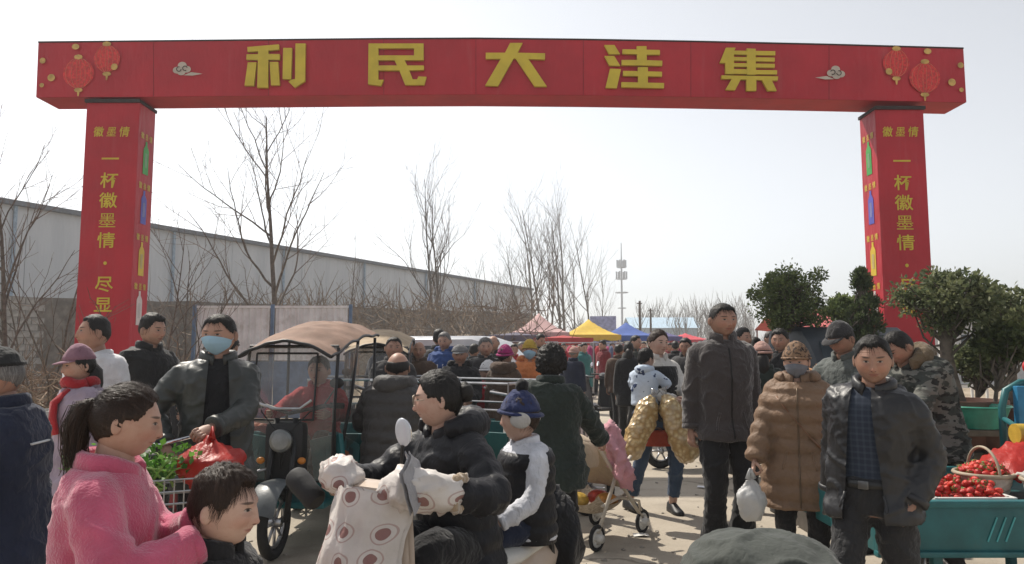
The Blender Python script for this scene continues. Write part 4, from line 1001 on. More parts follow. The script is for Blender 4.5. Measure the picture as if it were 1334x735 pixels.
# --- woman in pink coat
PINK = A = person('woman in fuzzy pink wool coat with dark ponytail', px=137, d=1.90, topz=1.365, face=104, sex='f', skin=SK[1], q=2, lean=7, top=(pinkw, dict(th=.036, hem=-.42, fold=.020, freq=5.5, name='coat')), pants=(black,), hair=('pony', 'brown'), head=(6, 10, 0), hscale=.99, fat=.96, nstr=2600, collar=.03,
     hands={1: (.04, -.30, 1.24), -1: (-.12, -.31, 1.20)}, curl=(.9, .95), palm={1: (-.7, 0, -.7), -1: (.7, 0, -.5)}, epole={1: (.8, .3, -.9), -1: (-.8, .3, -.9)})
# --- boy
BOY = A = person('boy with tousled black hair and black jacket beside the pink coat', px=292, d=1.92, topz=1.15, face=78, skin=SK[3], q=2, top=(black, dict(th=.04, hem=-.16)), pants=(black,), hair=('short', 'brown'), hscale=1.28, head=(8, 6, 0), nstr=2200, collar=.06)
# --- rider of the canopied tricycle, seated
A = person('tricycle driver in red jacket behind the clear windscreen', xy=(-1.60, 6.25), H=1.62, face=-6, skin=SK[1], q=1, sex='f', pelvis=(0, 0, .70), lean=6, hands={1: (.25, -.48, 1.0), -1: (-.25, -.48, 1.0)}, feet={1: (.12, -.40, .30), -1: (-.12, -.40, .30)}, top=(redc, dict(hem=-.1, puff=.01)), pants=(black,), hair=('short', 'black'))
# --- bald man from behind
A = person('balding man in grey hooded puffer jacket sitting with his back turned', xy=(P(514, 455, 5.7).x, 5.7), H=1.72, face=168, skin=SK[0], q=1, pelvis=(0, 0, .66), lean=8, feet={1: (.2, -.38, .0), -1: (-.2, -.38, .0)}, top=(gypuff, dict(puff=.028, th=.045, hem=-.12, pitch=.085)), pants=(charcoal,), hair=('bald', 'black'), hood=True, collar=.03, fat=1.12, hands={1: (.25, -.35, .85), -1: (-.25, -.35, .85)}, head=(10, 0, 0))
# --- scooter rider and child
SC_X, SC_Y, SC_F = -.24, 3.0, -33
SFX, SFY = math.sin(R(33)), math.cos(R(33))
RIDER = A = person('woman in black hooded puffer jacket with glasses riding the white scooter', xy=(SC_X, SC_Y), H=1.56, face=SC_F, sex='f', skin=SK[3], q=2, pelvis=(0, .04, .735), lean=12, feet={1: (.11, -.40, .33), -1: (-.11, -.40, .33)}, hands={1: (.25, -.38, 1.05), -1: (-.25, -.38, 1.05)}, curl=(1, 1), palm={1: (0, 0, -1), -1: (0, 0, -1)},
     top=(bkpuff, dict(puff=.026, th=.036, hem=-.12, pitch=.09, fold=.016)), pants=(black,), hair=('bun', 'black'), hood=True, fat=.98, head=(-54, 6, 0), twist=-16, hscale=1.04, nstr=500)
mb = MB()
for k in (1, -1): mb.ring((k * .032, -.104, .010), .023, .0016, 'y', 18, 5); mb.tube([(k * .055, -.100, .012), (k * .078, -.03, .012), (k * .078, .02, .008)], .0015, 4)
mb.tube([(-.010, -.106, .012), (.010, -.106, .012)], .0015, 4); mb.v = [A.H2(v) for v in mb.v]; A.part('glasses', mb, M('glasses_frame', (.30, .25, .2), .3, metal=.7))
CHILD = A = person('small child in navy pompom hat and black vest riding behind on the scooter', xy=(SC_X + .06 + .46 * SFX, SC_Y + .40 * SFY), H=1.13, face=SC_F - 30, skin=SK[3], q=2, pelvis=(0, 0, 1.06), hscale=1.26, lean=5, feet={1: (.20, -.22, .55), -1: (-.20, -.22, .55)}, hands={1: (.22, -.32, 1.12), -1: (-.2, -.32, 1.12)}, curl=(.9, .9),
     top=(fabric('sleeve_white', (.60, .61, .66), .8), dict(th=.03, hem=-.1, puff=.008)), pants=(navy,), hair=('short', 'brown'), head=(-45, 0, 0), hat=('beanie', fabric('hat_navy', (.025, .035, .10)), None, black, fabric('hat_fleece', (.44, .42, .40))))
mb = MB(); ds = .014; rings = []
vp = np.array(BODY['m'])
for o in np.arange(-.12, .47, .02):
    hw, hd, yo = (np.interp(o, vp[:, 0], vp[:, i]) for i in (1, 2, 3)); k = .058 + .016 * (abs(math.sin(math.pi * o / .09)) ** .5 - .5); a_ = np.arange(28) * 2 * math.pi / 28
    rings.append(A.spine(o) + np.stack([(hw + k) * np.cos(a_), (hd + k) * np.sin(a_) + yo, np.zeros(28)], 1) @ (A.frame(o) if o > 0 else np.eye(3)).T)
mb.loft(rings); A.part('vest', mb, bkpuff)
# --- woman in dark jacket from behind, pushing the stroller
A = person('woman with short curly hair in dark green jacket pushing the stroller', px=716, d=4.75, topz=1.46, face=164, sex='f', skin=SK[0], q=2, top=(dkgreen, dict(th=.045, hem=-.24, fold=.03)), pants=(black,), hair=('curly', 'black'), fat=1.2, head=(6, 4, 0), lean=5, hands={1: (.10, -.42, 1.02), -1: (-.32, -.38, .98)}, curl=(1, 1))
# --- girl with snack sacks, carrying a child
GIRL = A = person('young woman in white knit top and cuffed jeans carrying a toddler', px=858, d=6.7, topz=1.62, face=18, sex='f', skin=SK[3], q=2, top=(fabric('knit_white', (.55, .53, .50)), dict(th=.02, hem=-.06, fold=.018)), pants=(jeans, dict(end=.10, cuff=.062, w=.92)), hair=('bun', 'brown'), hands={1: (.12, -.34, 1.08), -1: (-.06, -.36, 1.06)}, curl=(1, 1), head=(8, 4, 0), lean=-4,
     feet={1: (.13, .02, 0), -1: (-.22, .22, 0)}, palm={1: (-1, 0, 0), -1: (1, 0, 0)}, inner=None)
mb = MB(); rings = []
vp = np.array(BODY['f'])
for o in np.arange(.02, .44, .02):
    hw, hd, yo = (np.interp(o, vp[:, 0], vp[:, i]) for i in (1, 2, 3)); k = .036; a_ = np.arange(28) * 2 * math.pi / 28
    rings.append(A.spine(o) + np.stack([(hw + k) * np.cos(a_), (hd + k) * np.sin(a_) + yo, np.zeros(28)], 1) @ A.frame(o).T)
mb.loft(rings); A.part('vest', mb, black)
mb = MB()
for k in range(28): pass
rings = []
for o in np.arange(-.30, -.02, .02):
    a_ = np.arange(28) * 2 * math.pi / 28; hw = .195 - .04 * o; wv = 1 + .05 * np.sin(a_ * 9)
    rings.append(A.spine(o) + np.stack([hw * np.cos(a_) * wv, .150 * np.sin(a_) * wv, np.zeros(28)], 1))
mb.loft(rings[:8]); A.part('apron', mb, fabric('cloth_rust', (.30, .05, .025)))
c, s_ = math.cos(R(18)), math.sin(R(18)); gx = P(858, 455, 6.7).x
person('toddler in pale blue patterned jacket held on the hip of the young woman', xy=(gx - .17, 6.7 - .20), H=.92, face=150, z0=.66, skin=SK[3], q=2, pelvis=(0, 0, .62), hscale=1.4, lean=10, feet={1: (.22, -.18, .30), -1: (-.22, -.18, .30)}, hands={1: (.12, -.34, 1.02), -1: (-.14, -.34, 1.04)}, top=(spots('toddler_print', (.45, .52, .62), (.03, .05, .12), 16, .58), dict(th=.055, hem=-.06)), pants=(navy,), hair=('short', 'black'), head=(-25, 0, 0), hood=True)
# --- man in dark grey zipped jacket
A = person('tall man in dark grey zipped fleece jacket and black trousers facing the camera', px=941, d=5.45, topz=1.785, face=6, skin=SK[2], q=2, top=(fabric('fleece_grey', (.047, .040, .040), .95, .15, .4), dict(th=.030, hem=-.17, fold=.024)), pants=(black, dict(w=1.1, cuff=.092)), hair=('crop', 'black'), zipc=(.015, .014, .014), head=(6, 2, 0), collar=.055, fat=1.03, curl=(.8, .8))
# --- woman in tan puffer
TAN = A = person('woman in tan quilted long coat with patterned hat and grey mask', px=1037, d=4.7, topz=1.475, face=-22, sex='f', skin=SK[1], q=2, top=(tan_p, dict(puff=.034, th=.046, hem=-.37, pitch=.105, fold=.014, flare=.07, name='coat')), pants=(black,), hair=('short', 'black'), hat=('beanie', spots('hat_leopard', (.20, .12, .07), (.05, .03, .02), 60, .54)), mask=grey_mask, hood=True, fat=1.14, head=(-6, 6, 0), hands={-1: (-.30, -.20, .86), 1: (.27, -.06, .80)}, curl=(.6, 1.1), collar=.06, zipc=(.12, .08, .05))
mb = MB().tube([A.onfront(.40, -.14, .006), A.onfront(.32, -.08, .008), A.onfront(.22, 0, .008), A.onfront(.12, .08, .008), A.onfront(.04, .15, .006)], .011, 6, ell=.4); A.part('strap', mb, leather('strap_brown', (.16, .07, .03)))
# --- man in black leather jacket, walking
LEATH = A = person('man in open black leather jacket over checked shirt walking past the strawberry cart', px=1128, d=3.45, topz=1.515, face=-40, skin=SK[2], q=2, lean=6, side=7, top=(leath, dict(th=.034, hem=-.16, open=(.045, .10), fold=.030)), inner=plaid('shirt_check', (.016, .024, .042), (.038, .05, .072), 230), pants=(fabric('trouser_black', (.018, .018, .020), .65), dict(w=1.08)), hair=('crop', 'black'), fat=1.06, head=(14, 10, 0), hscale=1.02,
     feet={1: (.12, .26, .04), -1: (-.10, -.22, 0)}, hands={1: (.20, -.06, .87), -1: (-.235, .10, .82)}, curl=(.9, .8), epole={1: (.7, 1, 0), -1: (-.4, 1, 0)})
mb = MB(); a_ = np.linspace(-2.5, -.64, 22); cz = A.spine(.02); mb.loft([np.array([cz + np.array([math.cos(t) * r_, math.sin(t) * r_ * .78, w_]) for r_, w_ in ((.186, -.018), (.190, -.018), (.190, .018), (.186, .018))]) for t in a_]); A.part('belt', mb, leather('belt_black', (.012, .012, .012)))
mb = MB().bbox(cz + np.array([0, -.152, 0]), (.05, .012, .04), .004); A.part('buckle', mb, M('buckle_metal', (.16, .16, .16), .4, .1, metal=1))
# --- man in camouflage bending over his goods
A = person('man in grey camouflage jacket bending over the strawberry cart', px=1207, d=5.15, H=1.66, face=-72, skin=SK[2], q=2, lean=34, top=(camo('camo_cloth'), dict(th=.045, hem=-.2, fold=.03)), pants=(black,), hair=('crop', 'black'), hood=fabric('hood_khaki', (.12, .085, .05)), head=(-5, 34, 0), fat=1.12, hands={1: (.20, -.50, .86), -1: (-.2, -.52, .86)})
# --- man in dark cap behind
A = person('man in dark cap and grey jacket picking goods behind the leather jacket', px=1106, d=5.55, topz=1.65, face=-66, skin=SK[2], q=1, lean=10, top=(fabric('jk_grey', (.09, .10, .095)), dict(th=.03)), pants=(black,), hair=('crop', 'black'), hat=('cap', charcoal), head=(-5, 18, 0), hands={1: (.2, -.42, 1.0), -1: (-.2, -.45, 1.02)})
# --- pink knit hat
person('woman in pale pink knit hat seen from behind', px=994, d=6.7, topz=1.50, face=170, sex='f', skin=SK[1], q=1, top=(dkgreen, dict(th=.04, hem=-.25, puff=.012)), pants=(black,), hair=('long', 'black'), hat=('knit', pinkh))
# --- back of someone bending close to the camera
A = person('person in grey-green jacket bent double with only the back showing', xy=(.75, 2.30), H=1.56, face=-14, skin=SK[2], q=2, lean=98, pelvis=(0, .14, .585), top=(fabric('jk_greygreen', (.050, .056, .050), .8, .15, .1, .25), dict(th=.045, hem=-.16, fold=.045, freq=3.6)), pants=(black,), hair=('short', 'black'), head=(0, 70, 0), fat=1.38, hands={1: (.22, -.45, .2), -1: (-.22, -.45, .2)}, feet={1: (.13, .0, 0), -1: (-.13, .0, 0)})

# --- the crowd further back: (x pixel, head-top pixel, distance, facing, sex, top, trousers, hair, hat, label, quality, extras)
CR = 'shoppers in the crowd'
seat = dict(pelvis=(0, 0, .68), feet={1: (.16, -.36, .1), -1: (-.16, -.36, .1)}, hands={1: (.18, -.34, .98), -1: (-.18, -.34, .98)})
walk = dict(feet={1: (.1, -.2, 0), -1: (-.1, .24, 0)}); hold = dict(hands={1: (.12, -.32, 1.02), -1: (-.12, -.32, 1.02)}); reach = dict(hands={1: (.2, -.46, 1.0), -1: (-.2, -.42, .95)}, lean=14)
crowd = [
 (512, 440, 7.6, 12, 'm', charcoal, black, ('crop', 'black'), None, 'man in charcoal jacket facing the balding man in grey puffer', 1, hold),
 (546, 445, 9.2, -8, 'm', brown, black, ('bald', 'grey'), None, 'bald man with pale shirt front behind the tricycle rail', 1, {}),
 (573, 430, 10.6, 168, 'm', charcoal, black, ('short', 'black'), None, 'man in charcoal coat seen from behind next to a blue striped jacket', 0, {}),
 (580, 433, 10.0, -20, 'm', bluec, black, ('crop', 'grey'), None, 'old man in bright blue jacket with white stripes', 1, hold),
 (599, 447, 8.2, 8, 'm', black, black, ('crop', 'grey'), ('flat', greyc), 'man in grey flat cap and black coat counting change', 1, hold),
 (631, 441, 9.4, 14, 'm', charcoal, black, ('short', 'grey'), None, 'grey-haired man in charcoal jacket near the small child', 1, {}),
 (645, 437, 11.0, -10, 'm', olive, black, ('bald', 'grey'), None, 'balding man in olive coat behind the grey-haired man', 0, {}),
 (657, 449, 8.0, 150, 'f', brown, black, ('short', 'black'), ('knit', magenta), 'woman in magenta knit hat and brown coat', 1, {}),
 (688, 443, 9.0, -4, 'f', orange, black, ('short', 'black'), ('knit', yellowc), 'woman in mustard hat, mask and orange jacket', 1, dict(mask=blue_mask, hands={1: (.2, -.4, 1.0), -1: (-.2, -.4, 1.0)})),
 (704, 436, 14, 30, 'm', black, black, ('short', 'black'), None, 'man in black behind the orange jacket', 0, {}),
 (746, 451, 13, 150, 'm', navy, black, ('crop', 'grey'), ('knit', pinkh), 'person in rosy knit cap and navy coat', 0, {}),
 (760, 447, 17, 20, 'f', tealc, black, ('short', 'black'), None, 'woman in teal coat by the parked scooters', 0, {}),
 (786, 444, 18.6, -60, 'm', maroon, black, ('short', 'black'), None, 'man in maroon jacket striding past the stalls', 1, walk),
 (806, 449, 13.5, 160, 'm', brown, charcoal, ('short', 'black'), None, 'man in brown coat walking away towards the tents', 0, walk),
 (819, 446, 11.5, 175, 'f', black, black, ('long', 'black'), None, 'long-haired woman in black walking away', 0, walk),
 (826, 437, 12.5, 40, 'm', olive, charcoal, ('crop', 'black'), None, 'man in olive jacket left of the young woman', 0, {}),
 (735, 448, 21, 0, 'f', redc, black, ('short', 'black'), None, 'woman in red coat under the yellow tent', 0, {}),
 (724, 446, 24, 30, 'm', navy, black, ('short', 'black'), None, 'man in navy under the yellow tent', 0, {}),
 (752, 445, 26, -30, 'f', magenta, black, ('short', 'black'), None, 'woman in magenta coat under the yellow tent', 0, {}),
 (772, 446, 24, 160, 'm', greyc, black, ('short', 'grey'), None, 'grey-haired man in light grey jacket by the stalls', 0, {}),
 (798, 447, 25, 20, 'f', redc, black, ('short', 'black'), None, 'woman in red coat beneath the blue tent', 0, {}),
 (812, 446, 27, -20, 'm', black, black, ('short', 'black'), None, 'man in black coat beneath the blue tent', 0, {}),
 (838, 446, 22, 0, 'f', lilac, black, ('short', 'black'), None, 'woman in lilac coat beneath the blue tent', 0, {}),
 (893, 441, 10.6, -30, 'm', charcoal, black, ('short', 'black'), None, 'man in charcoal jacket between the young woman and the tall man', 0, hold),
 (904, 446, 12.5, 30, 'f', greyc, black, ('long', 'black'), None, 'woman in light grey coat behind the tall man', 0, {}),
 (880, 445, 16, 170, 'm', black, black, ('short', 'black'), None, 'man in black walking off behind the young woman', 0, walk),
 (872, 447, 20, 0, 'f', maroon, black, ('short', 'black'), None, 'woman in maroon coat far down the lane', 0, {}),
 (966, 428, 8.8, 20, 'm', charcoal, black, ('short', 'black'), None, 'man in charcoal behind the tall man and the pink hat', 0, {}),
 (1019, 430, 8.2, -30, 'm', black, black, ('short', 'black'), None, 'man in black near the small truck', 1, {}),
 (984, 440, 9.6, 150, 'f', navy, black, ('long', 'black'), None, 'long-haired woman in navy near the small truck', 0, {}),
 (1002, 432, 11, 20, 'm', navy, black, ('crop', 'black'), None, 'man in navy jacket under the pink awning', 0, {}),
 (669, 449, 15, 0, 'f', redc, black, ('short', 'black'), None, 'woman in red coat under the pink tent', 0, {}),
 (678, 446, 19, 30, 'm', black, black, ('short', 'grey'), None, 'grey-haired man in black under the pink tent', 0, {}),
 (617, 449, 12, 160, 'm', black, black, ('short', 'black'), None, 'man in black coat walking past the silver van', 0, {}),
 (533, 441, 12, 20, 'm', black, black, ('short', 'black'), None, 'man in black coat behind the tricycle rail', 0, {}),
 (300, 436, 7.8, 170, 'm', black, black, ('short', 'black'), ('flat', charcoal), 'man in black with flat cap behind the masked man', 0, {}),
 (497, 437, 9.4, 150, 'f', navy, black, ('long', 'black'), None, 'long-haired woman in navy beside the tan-roofed tricycle', 0, {}),
 (232, 462, 7.2, 40, 'f', charcoal, black, ('short', 'black'), ('knit', charcoal), 'seated vendor in charcoal knit hat among the goods', 0, dict(pelvis=(0, 0, .5), feet={1: (.16, -.36, 0), -1: (-.16, -.36, 0)})),
]
for (px, yt, d, fc, sx, tp, pn, hr, ht, lb, q, ex) in crowd:
    ex = dict(ex)
    puf = random.Random(px).choice([0, 0, .014])
    if 'pelvis' in ex: kw = dict(H=1.6)
    else: kw = dict(topz=max(1.45, min(1.78, P(px, yt, d).z)) - (.02 if ht else 0))
    pr = person(lb, px=px, d=d, face=fc, sex=sx, skin=SK[px % 3], q=q, group=CR, top=(tp, dict(th=.034, puff=puf, hem=-.2 if sx == 'm' else -.3)), pants=(pn,), hair=hr, hat=ht, hood=bool(puf) and q > 0, **kw, **ex)
    if 'white stripes' in lb:
        for x in (-.1, -.04, .04, .1):
            pr.part('stripe', MB().tube([pr.onfront(o, x, .003) for o in np.arange(.05, .36, .04)], .010, 5, ell=.5), white_c)
cols = [('black', black), ('navy', navy), ('red', redc), ('grey', greyc), ('brown', brown), ('teal', tealc), ('maroon', maroon), ('olive', olive), ('purple', magenta)]
spots_ = [(648, 23, 'by the flat dark awning'), (662, 29, 'beyond the flat dark awning'), (696, 26, 'in front of the pale pink tent'), (715, 32, 'beside the pale pink tent'), (742, 33, 'at the back of the yellow tent'), (756, 20, 'by the low red tent'), (780, 30, 'between the yellow and blue tents'), (822, 24, 'in front of the blue tent'), (846, 31, 'by the dark purple tent'), (864, 27, 'past the dark purple tent'), (886, 34, 'before the far red tent'), (898, 28, 'in the lane below the far red tent'), (912, 22, 'in the lane beside the tall man'), (625, 19, 'beyond the silver van'), (604, 20, 'left of the silver van'), (700, 17, 'behind the curly-haired woman')]
for i, (px, d, pl) in enumerate(spots_):
    cn, cm = cols[(i * 4 + 1) % 9]; sx = 'mf'[(i * 3) % 2]
    person('%s in %s coat %s' % ('man' if sx == 'm' else 'woman', cn, pl), px=px, d=d, face=(i * 67) % 360, sex=sx, topz=1.58 + .14 * ((i * 7) % 5) / 5, skin=SK[i % 3], q=0, group=CR, top=(cm, dict(th=.036, hem=-.2, puff=.012 * (i % 2))), pants=((black, charcoal, jeans)[i % 3],), hair=(('short', 'black'), ('long', 'black'), ('crop', 'grey'))[i % 3 if sx == 'f' else (i % 2) * 2], **(walk if i % 2 else {}))
# small child in white hat near the cart
person('small child in white bonnet and red coat beside the magenta hat', px=634, d=8.6, topz=1.30, face=10, skin=SK[3], q=1, hscale=1.35, group=CR, top=(redc, dict(th=.05)), pants=(black,), hair=('short', 'black'), hat=('knit', white_c))
# ================================================================== VEHICLES, GOODS AND STALLS
rubber = M('rubber', (.022, .022, .023), .85, .25, 12); steel = M('steel', (.45, .45, .46), .35, .15, 8, .1, metal=.9); chrome = M('chrome', (.7, .7, .72), .12, .05, 8, 0, metal=1)
blackp = M('plastic_black', (.018, .018, .019), .5, .15, 8, .15); frame_b = M('frame_black', (.015, .015, .016), .45)
teal = M('teal_paint', (.016, .115, .125), .42, .18, 5, .15, 40, .003, dirt=(.06, .10, .09)); teal_d = M('teal_dark', (.012, .085, .085), .5, .2, 5, dirt=(.05, .06, .05))
cream = M('scooter_cream', (.52, .42, .34), .28, .08, 4, .05); whitep = M('plastic_white', (.62, .61, .58), .4, .08, 5, .1)
def clear_plastic(name, tint=(.9, .9, .88), op=.16):
    m, nt, b, X = newmat(name); nt.nodes.remove(b)
    t = nd(nt, 'ShaderNodeBsdfTransparent'); t.inputs[0].default_value = (*tint, 1); g_ = nd(nt, 'ShaderNodeBsdfGlossy'); g_.inputs['Roughness'].default_value = .12; df = nd(nt, 'ShaderNodeBsdfDiffuse'); df.inputs[0].default_value = (.6, .58, .54, 1)
    m1 = nd(nt, 'ShaderNodeMixShader'); m2 = nd(nt, 'ShaderNodeMixShader'); fr = nd(nt, 'ShaderNodeFresnel'); fr.inputs[0].default_value = 1.4
    nz = X.ramp(X.noise(X.coord('Object'), 4, 5), .35, .75); nt.links.new(X.m('ADD', X.m('MULTIPLY', nz, op * .35), op * .45), m1.inputs[0])
    nt.links.new(t.outputs[0], m1.inputs[1]); nt.links.new(df.outputs[0], m1.inputs[2]); nt.links.new(fr.outputs[0], m2.inputs[0]); nt.links.new(m1.outputs[0], m2.inputs[1]); nt.links.new(g_.outputs[0], m2.inputs[2])
    nt.links.new(m2.outputs[0], nt.nodes['Material Output'].inputs[0]); return m
film = clear_plastic('clear_film', (.88, .88, .86), .27); bagfilm = clear_plastic('bag_film', (.85, .86, .88), .55)
RX = lambda a: rot('X', R(a)); RZ = lambda a: rot('Z', R(a))
def wheel(par, c, r, w=.05, spokes=10, rim=steel):
    mb = MB().ring(c, r - w - .008, .012, 'x', 28, 6); mb.lathe([(.03, -.05), (.03, .05)], c, 10, ax='x')
    for k in range(spokes):
        a = 2 * math.pi * k / spokes; mb.tube([c, (c[0], c[1] + (r - w) * math.cos(a), c[2] + (r - w) * math.sin(a))], .004 if spokes > 12 else .012, 4)
    wh = mb.build('wheel', rim, par, smooth=True)
    MB().ring(c, r - w / 2, w / 2, 'x', 32, 8).build('tyre', rubber, wh, smooth=True); return wh
def copy_tree(o, parent=None):
    c = o.copy(); COL.objects.link(c); c.parent = parent
    for ch in list(o.children): copy_tree(ch, c)
    return c
def sheet(fn, nu, nv):
    q = [fn(i / (nu - 1), j / (nv - 1)) for j in range(nv) for i in range(nu)]
    return np.array(q), [(j * nu + i, j * nu + i + 1, (j + 1) * nu + i + 1, (j + 1) * nu + i) for j in range(nv - 1) for i in range(nu - 1)]

# ---------------- three-wheeler with a canopy
def trike(loc, face, label, roofm, bodym, detail=True, group=None):
    t = empty('cargo_tricycle', (*loc, 0), R(face), label, 'tricycle', group)
    W = .34; wheel(t, (0, -.45, .25), .25, .075, 8)
    for k in (1, -1): wheel(t, (k * .42, 1.15, .25), .25, .085, 8)
    mb = MB(); q, f = sheet(lambda u, v: (math.sin((u - .5) * 2.2) * .11, -.45 - math.cos(-1.1 + v * 2.0) * 0 - (.30) * math.sin(-.9 + v * 2.1), .25 + .30 * math.cos(-.9 + v * 2.1) - .05 * abs(u - .5)), 8, 12); mb.add(q, f); mb.build('mudguard', bodym if not detail else M('guard_grey', (.10, .11, .115), .4), t, smooth=True)
    for k in (1, -1): MB().tube([(k * .08, -.45, .25), (k * .085, -.36, .60), (k * .07, -.28, .95)], .022, 8).build('fork', frame_b, t, smooth=True)
    mb = MB().bbox((0, -.26, .70), (.30, .14, .46), .06); mb.build('front_cowl', blackp, t, smooth=True, auto=40)
    mb = MB().lathe([(.0, -.02), (.075, -.015), (.085, .0), (.07, .06), (.02, .09)], (0, -.38, .80), 24, ax='y'); mb.build('headlight', M('lamp_shell', (.20, .21, .21), .3, .1, metal=.6), t, smooth=True)
    MB().lathe([(0, -.028), (.05, -.022), (.070, -.010)], (0, -.38, .80), 20, cap=False, ax='y').build('headlight_lens', M('lens', (.30, .31, .31), .1), t, smooth=True)
    for k in (1, -1): MB().ellip((k * .15, -.36, .66), (.03, .025, .025)).build('indicator', M('amber', (.45, .16, .02), .3), t, smooth=True)
    for k in (1, -1): MB().tube([(k * .10, -.36, .60), (k * .20, -.38, .58), (k * .24, -.36, .46), (k * .20, -.34, .40)], .011, 6).build('crash_bar', steel, t, smooth=True)
    mb = MB().tube([(-.33, -.02, 1.02), (-.22, -.12, 1.03), (0, -.22, .98), (.22, -.12, 1.03), (.33, -.02, 1.02)], .014, 8); mb.build('handlebar', frame_b, t, smooth=True)
    for k in (1, -1):
        MB().tube([(k * .34, -.01, 1.02), (k * .26, -.08, 1.03)], .022, 8).build('grip', rubber, t, smooth=True)
        MB().tube([(k * .22, -.12, 1.03), (k * .32, -.16, 1.16)], .006, 6).build('mirror_stem', frame_b, t); MB().ellip((k * .33, -.16, 1.20), (.055, .012, .04)).build('mirror', blackp, t, smooth=True)
    for k in (1, -1): MB().tube([(k * .27, -.09, 1.03), (k * .18, -.30, 1.0), (k * .05, -.33, .86), (0, -.36, .6)], .005, 5).build('brake_cable', rubber, t, smooth=True)
    # frame, floor, box
    MB().bbox((0, .1, .34), (.62, .85, .05), .02).build('floor_plate', bodym, t, auto=40)
    mb = MB().bbox((.30, .12, .56), (.10, .62, .42), .04, rot=RX(-16)); mb.build('side_panel', bodym, t, auto=40); MB().bbox((-.30, .12, .56), (.10, .62, .42), .04, rot=RX(-16)).build('side_panel', bodym, t, auto=40)
    for k in (1, -1): MB().bbox((k * .28, -.13, .58), (.05, .34, .46), .03, rot=RZ(k * 58) @ RX(-12)).build('leg_fairing', bodym, t, auto=40)
    if detail:
        MB().box((.297, -.158, .60), (.004, .15, .13), rot=RZ(58) @ RX(-12)).build('decal', M('decal_orange', (.45, .12, .03), .4, .5, 30), t)
        MB().box((.353, .10, .60), (.004, .2, .12), rot=RX(-16)).build('decal', M('decal_orange', (.45, .12, .03), .4, .5, 30), t); MB().box((.356, .16, .66), (.004, .1, .05), rot=RX(-16)).build('decal', M('decal_dark', (.02, .05, .06), .4), t)
    MB().bbox((0, .52, .58), (.46, .40, .14), .05).build('seat', blackp, t, auto=50)
    MB().bbox((0, .55, .42), (.42, .36, .2), .02).build('seat_base', bodym, t)
    bd = MB().bbox((0, 1.15, .46), (.86, .92, .04), .01).build('cargo_floor', bodym, t)
    for k in (1, -1): MB().bbox((k * .42, 1.15, .60), (.03, .92, .28), .01).build('cargo_side', bodym, t)
    for y in (.70, 1.60): MB().bbox((0, y, .60), (.80, .03, .27), .01).build('cargo_end', bodym, t)
    # canopy frame
    def zr(y, x): return 1.50 + .20 * math.sin(math.pi * min(1, max(0, (y + .35) / 1.65)) * .62 + .1) - .20 * x * x
    posts = [((-W, -.20, .50), (-W, -.24, 1.0), (-W, -.16, 1.46)), ((W, -.20, .50), (W, -.24, 1.0), (W, -.16, 1.46)), ((-W - .04, .72, .6), (-W - .04, .74, 1.55)), ((W + .04, .72, .6), (W + .04, .74, 1.55)), ((W, .36, 1.52), (W + .03, .1, 1.1), (W, -.1, .62))]
    for p_ in posts: MB().tube(p_, .013, 8).build('canopy_post', frame_b, t, smooth=True)
    mb = MB().tube([(-W, -.16, 1.47), (W, -.16, 1.47)], .013, 8); mb.build('cross_bar', frame_b, t)
    q, f = sheet(lambda u, v: ((u - .5) * (.68 + .08 * v), -.34 + v * 1.20, zr(-.36 + v * 1.42, (u - .5) * 2 * .75) + .012 * mnoise.noise(Vector((u * 7, v * 9, 0))) - .010 * abs(math.sin(v * 9.4))), 22, 34)
    mb = MB().add(q, f); n_ = len(q); mb.add(q - np.array([0, 0, .012]), [x[::-1] for x in f]); mb.build('canopy', roofm, t, smooth=True)
    mb = MB(); ed = [q[i] for i in range(22)] ; mb.tube([p_ - np.array([0, .004, .012]) for p_ in ed], .014, 6); e2 = [q[j * 22 + 21] for j in range(34)]; mb.tube([p_ - np.array([0, 0, .012]) for p_ in e2], .012, 6); e3 = [q[j * 22] for j in range(34)]; mb.tube([p_ - np.array([0, 0, .012]) for p_ in e3], .012, 6); mb.build('canopy_edging', frame_b, t, smooth=True)
    # clear screen: main pane with black border plus lower flap and side wings
    q, f = sheet(lambda u, v: ((u - .5) * 2 * W, -.26 + (.07 if v > .5 else .0) * (v - .5) * 2 + .012 * mnoise.noise(Vector((u * 3, v * 4, 5))), .50 + v * .97), 12, 16); ws = MB().add(q, f).build('windscreen', film, t, smooth=True)
    for k in (1, -1):
        q, f = sheet(lambda u, v: (k * (W + .02 * u), -.22 + u * .55, .62 + v * .84 + .10 * u * (1 - v) + .03 * u), 8, 8); MB().add(q, f).build('side_screen', film, t, smooth=True)
    mb = MB(); z0, z1 = .94, 1.42
    for a, b2 in (((-.26, z0), (.20, z0)), ((.20, z0), (.20, z1)), ((.20, z1), (-.26, z1)), ((-.26, z1), (-.26, z0))): mb.tube([(a[0], -.285 + (.07 if a[1] > 1 else 0), a[1]), (b2[0], -.285 + (.07 if b2[1] > 1 else 0), b2[1])], .008, 5)
    mb.build('screen_border', frame_b, t); mb = MB().tube([(-W, -.27, .50), (W, -.27, .50), (W, -.27, .8), (W, -.19, 1.46)], .008, 5); mb.build('screen_edging', frame_b, t)
    mb = MB().tube([(-.22, -.275, 1.06), (-.1, -.29, 1.02), (.1, -.29, 1.02), (.18, -.275, 1.08)], .010, 6); mb.build('inner_bar', steel, t)
    return t
tan_roof = M('canopy_tan', (.235, .150, .112), .85, .2, 5, .5, 60, .006, dirt=(.2, .13, .09))
trike((-1.62, 5.72), -4, 'teal cargo tricycle with faded tan canopy and clear plastic windscreen', tan_roof, teal)
trike((P(497, 455, 8.6).x, 8.4), 6, 'dark cargo tricycle with pale tan canopy half hidden behind the crowd', M('canopy_beige', (.36, .28, .19), .85, .15, 4), M('paint_dark', (.03, .04, .05), .4), False)
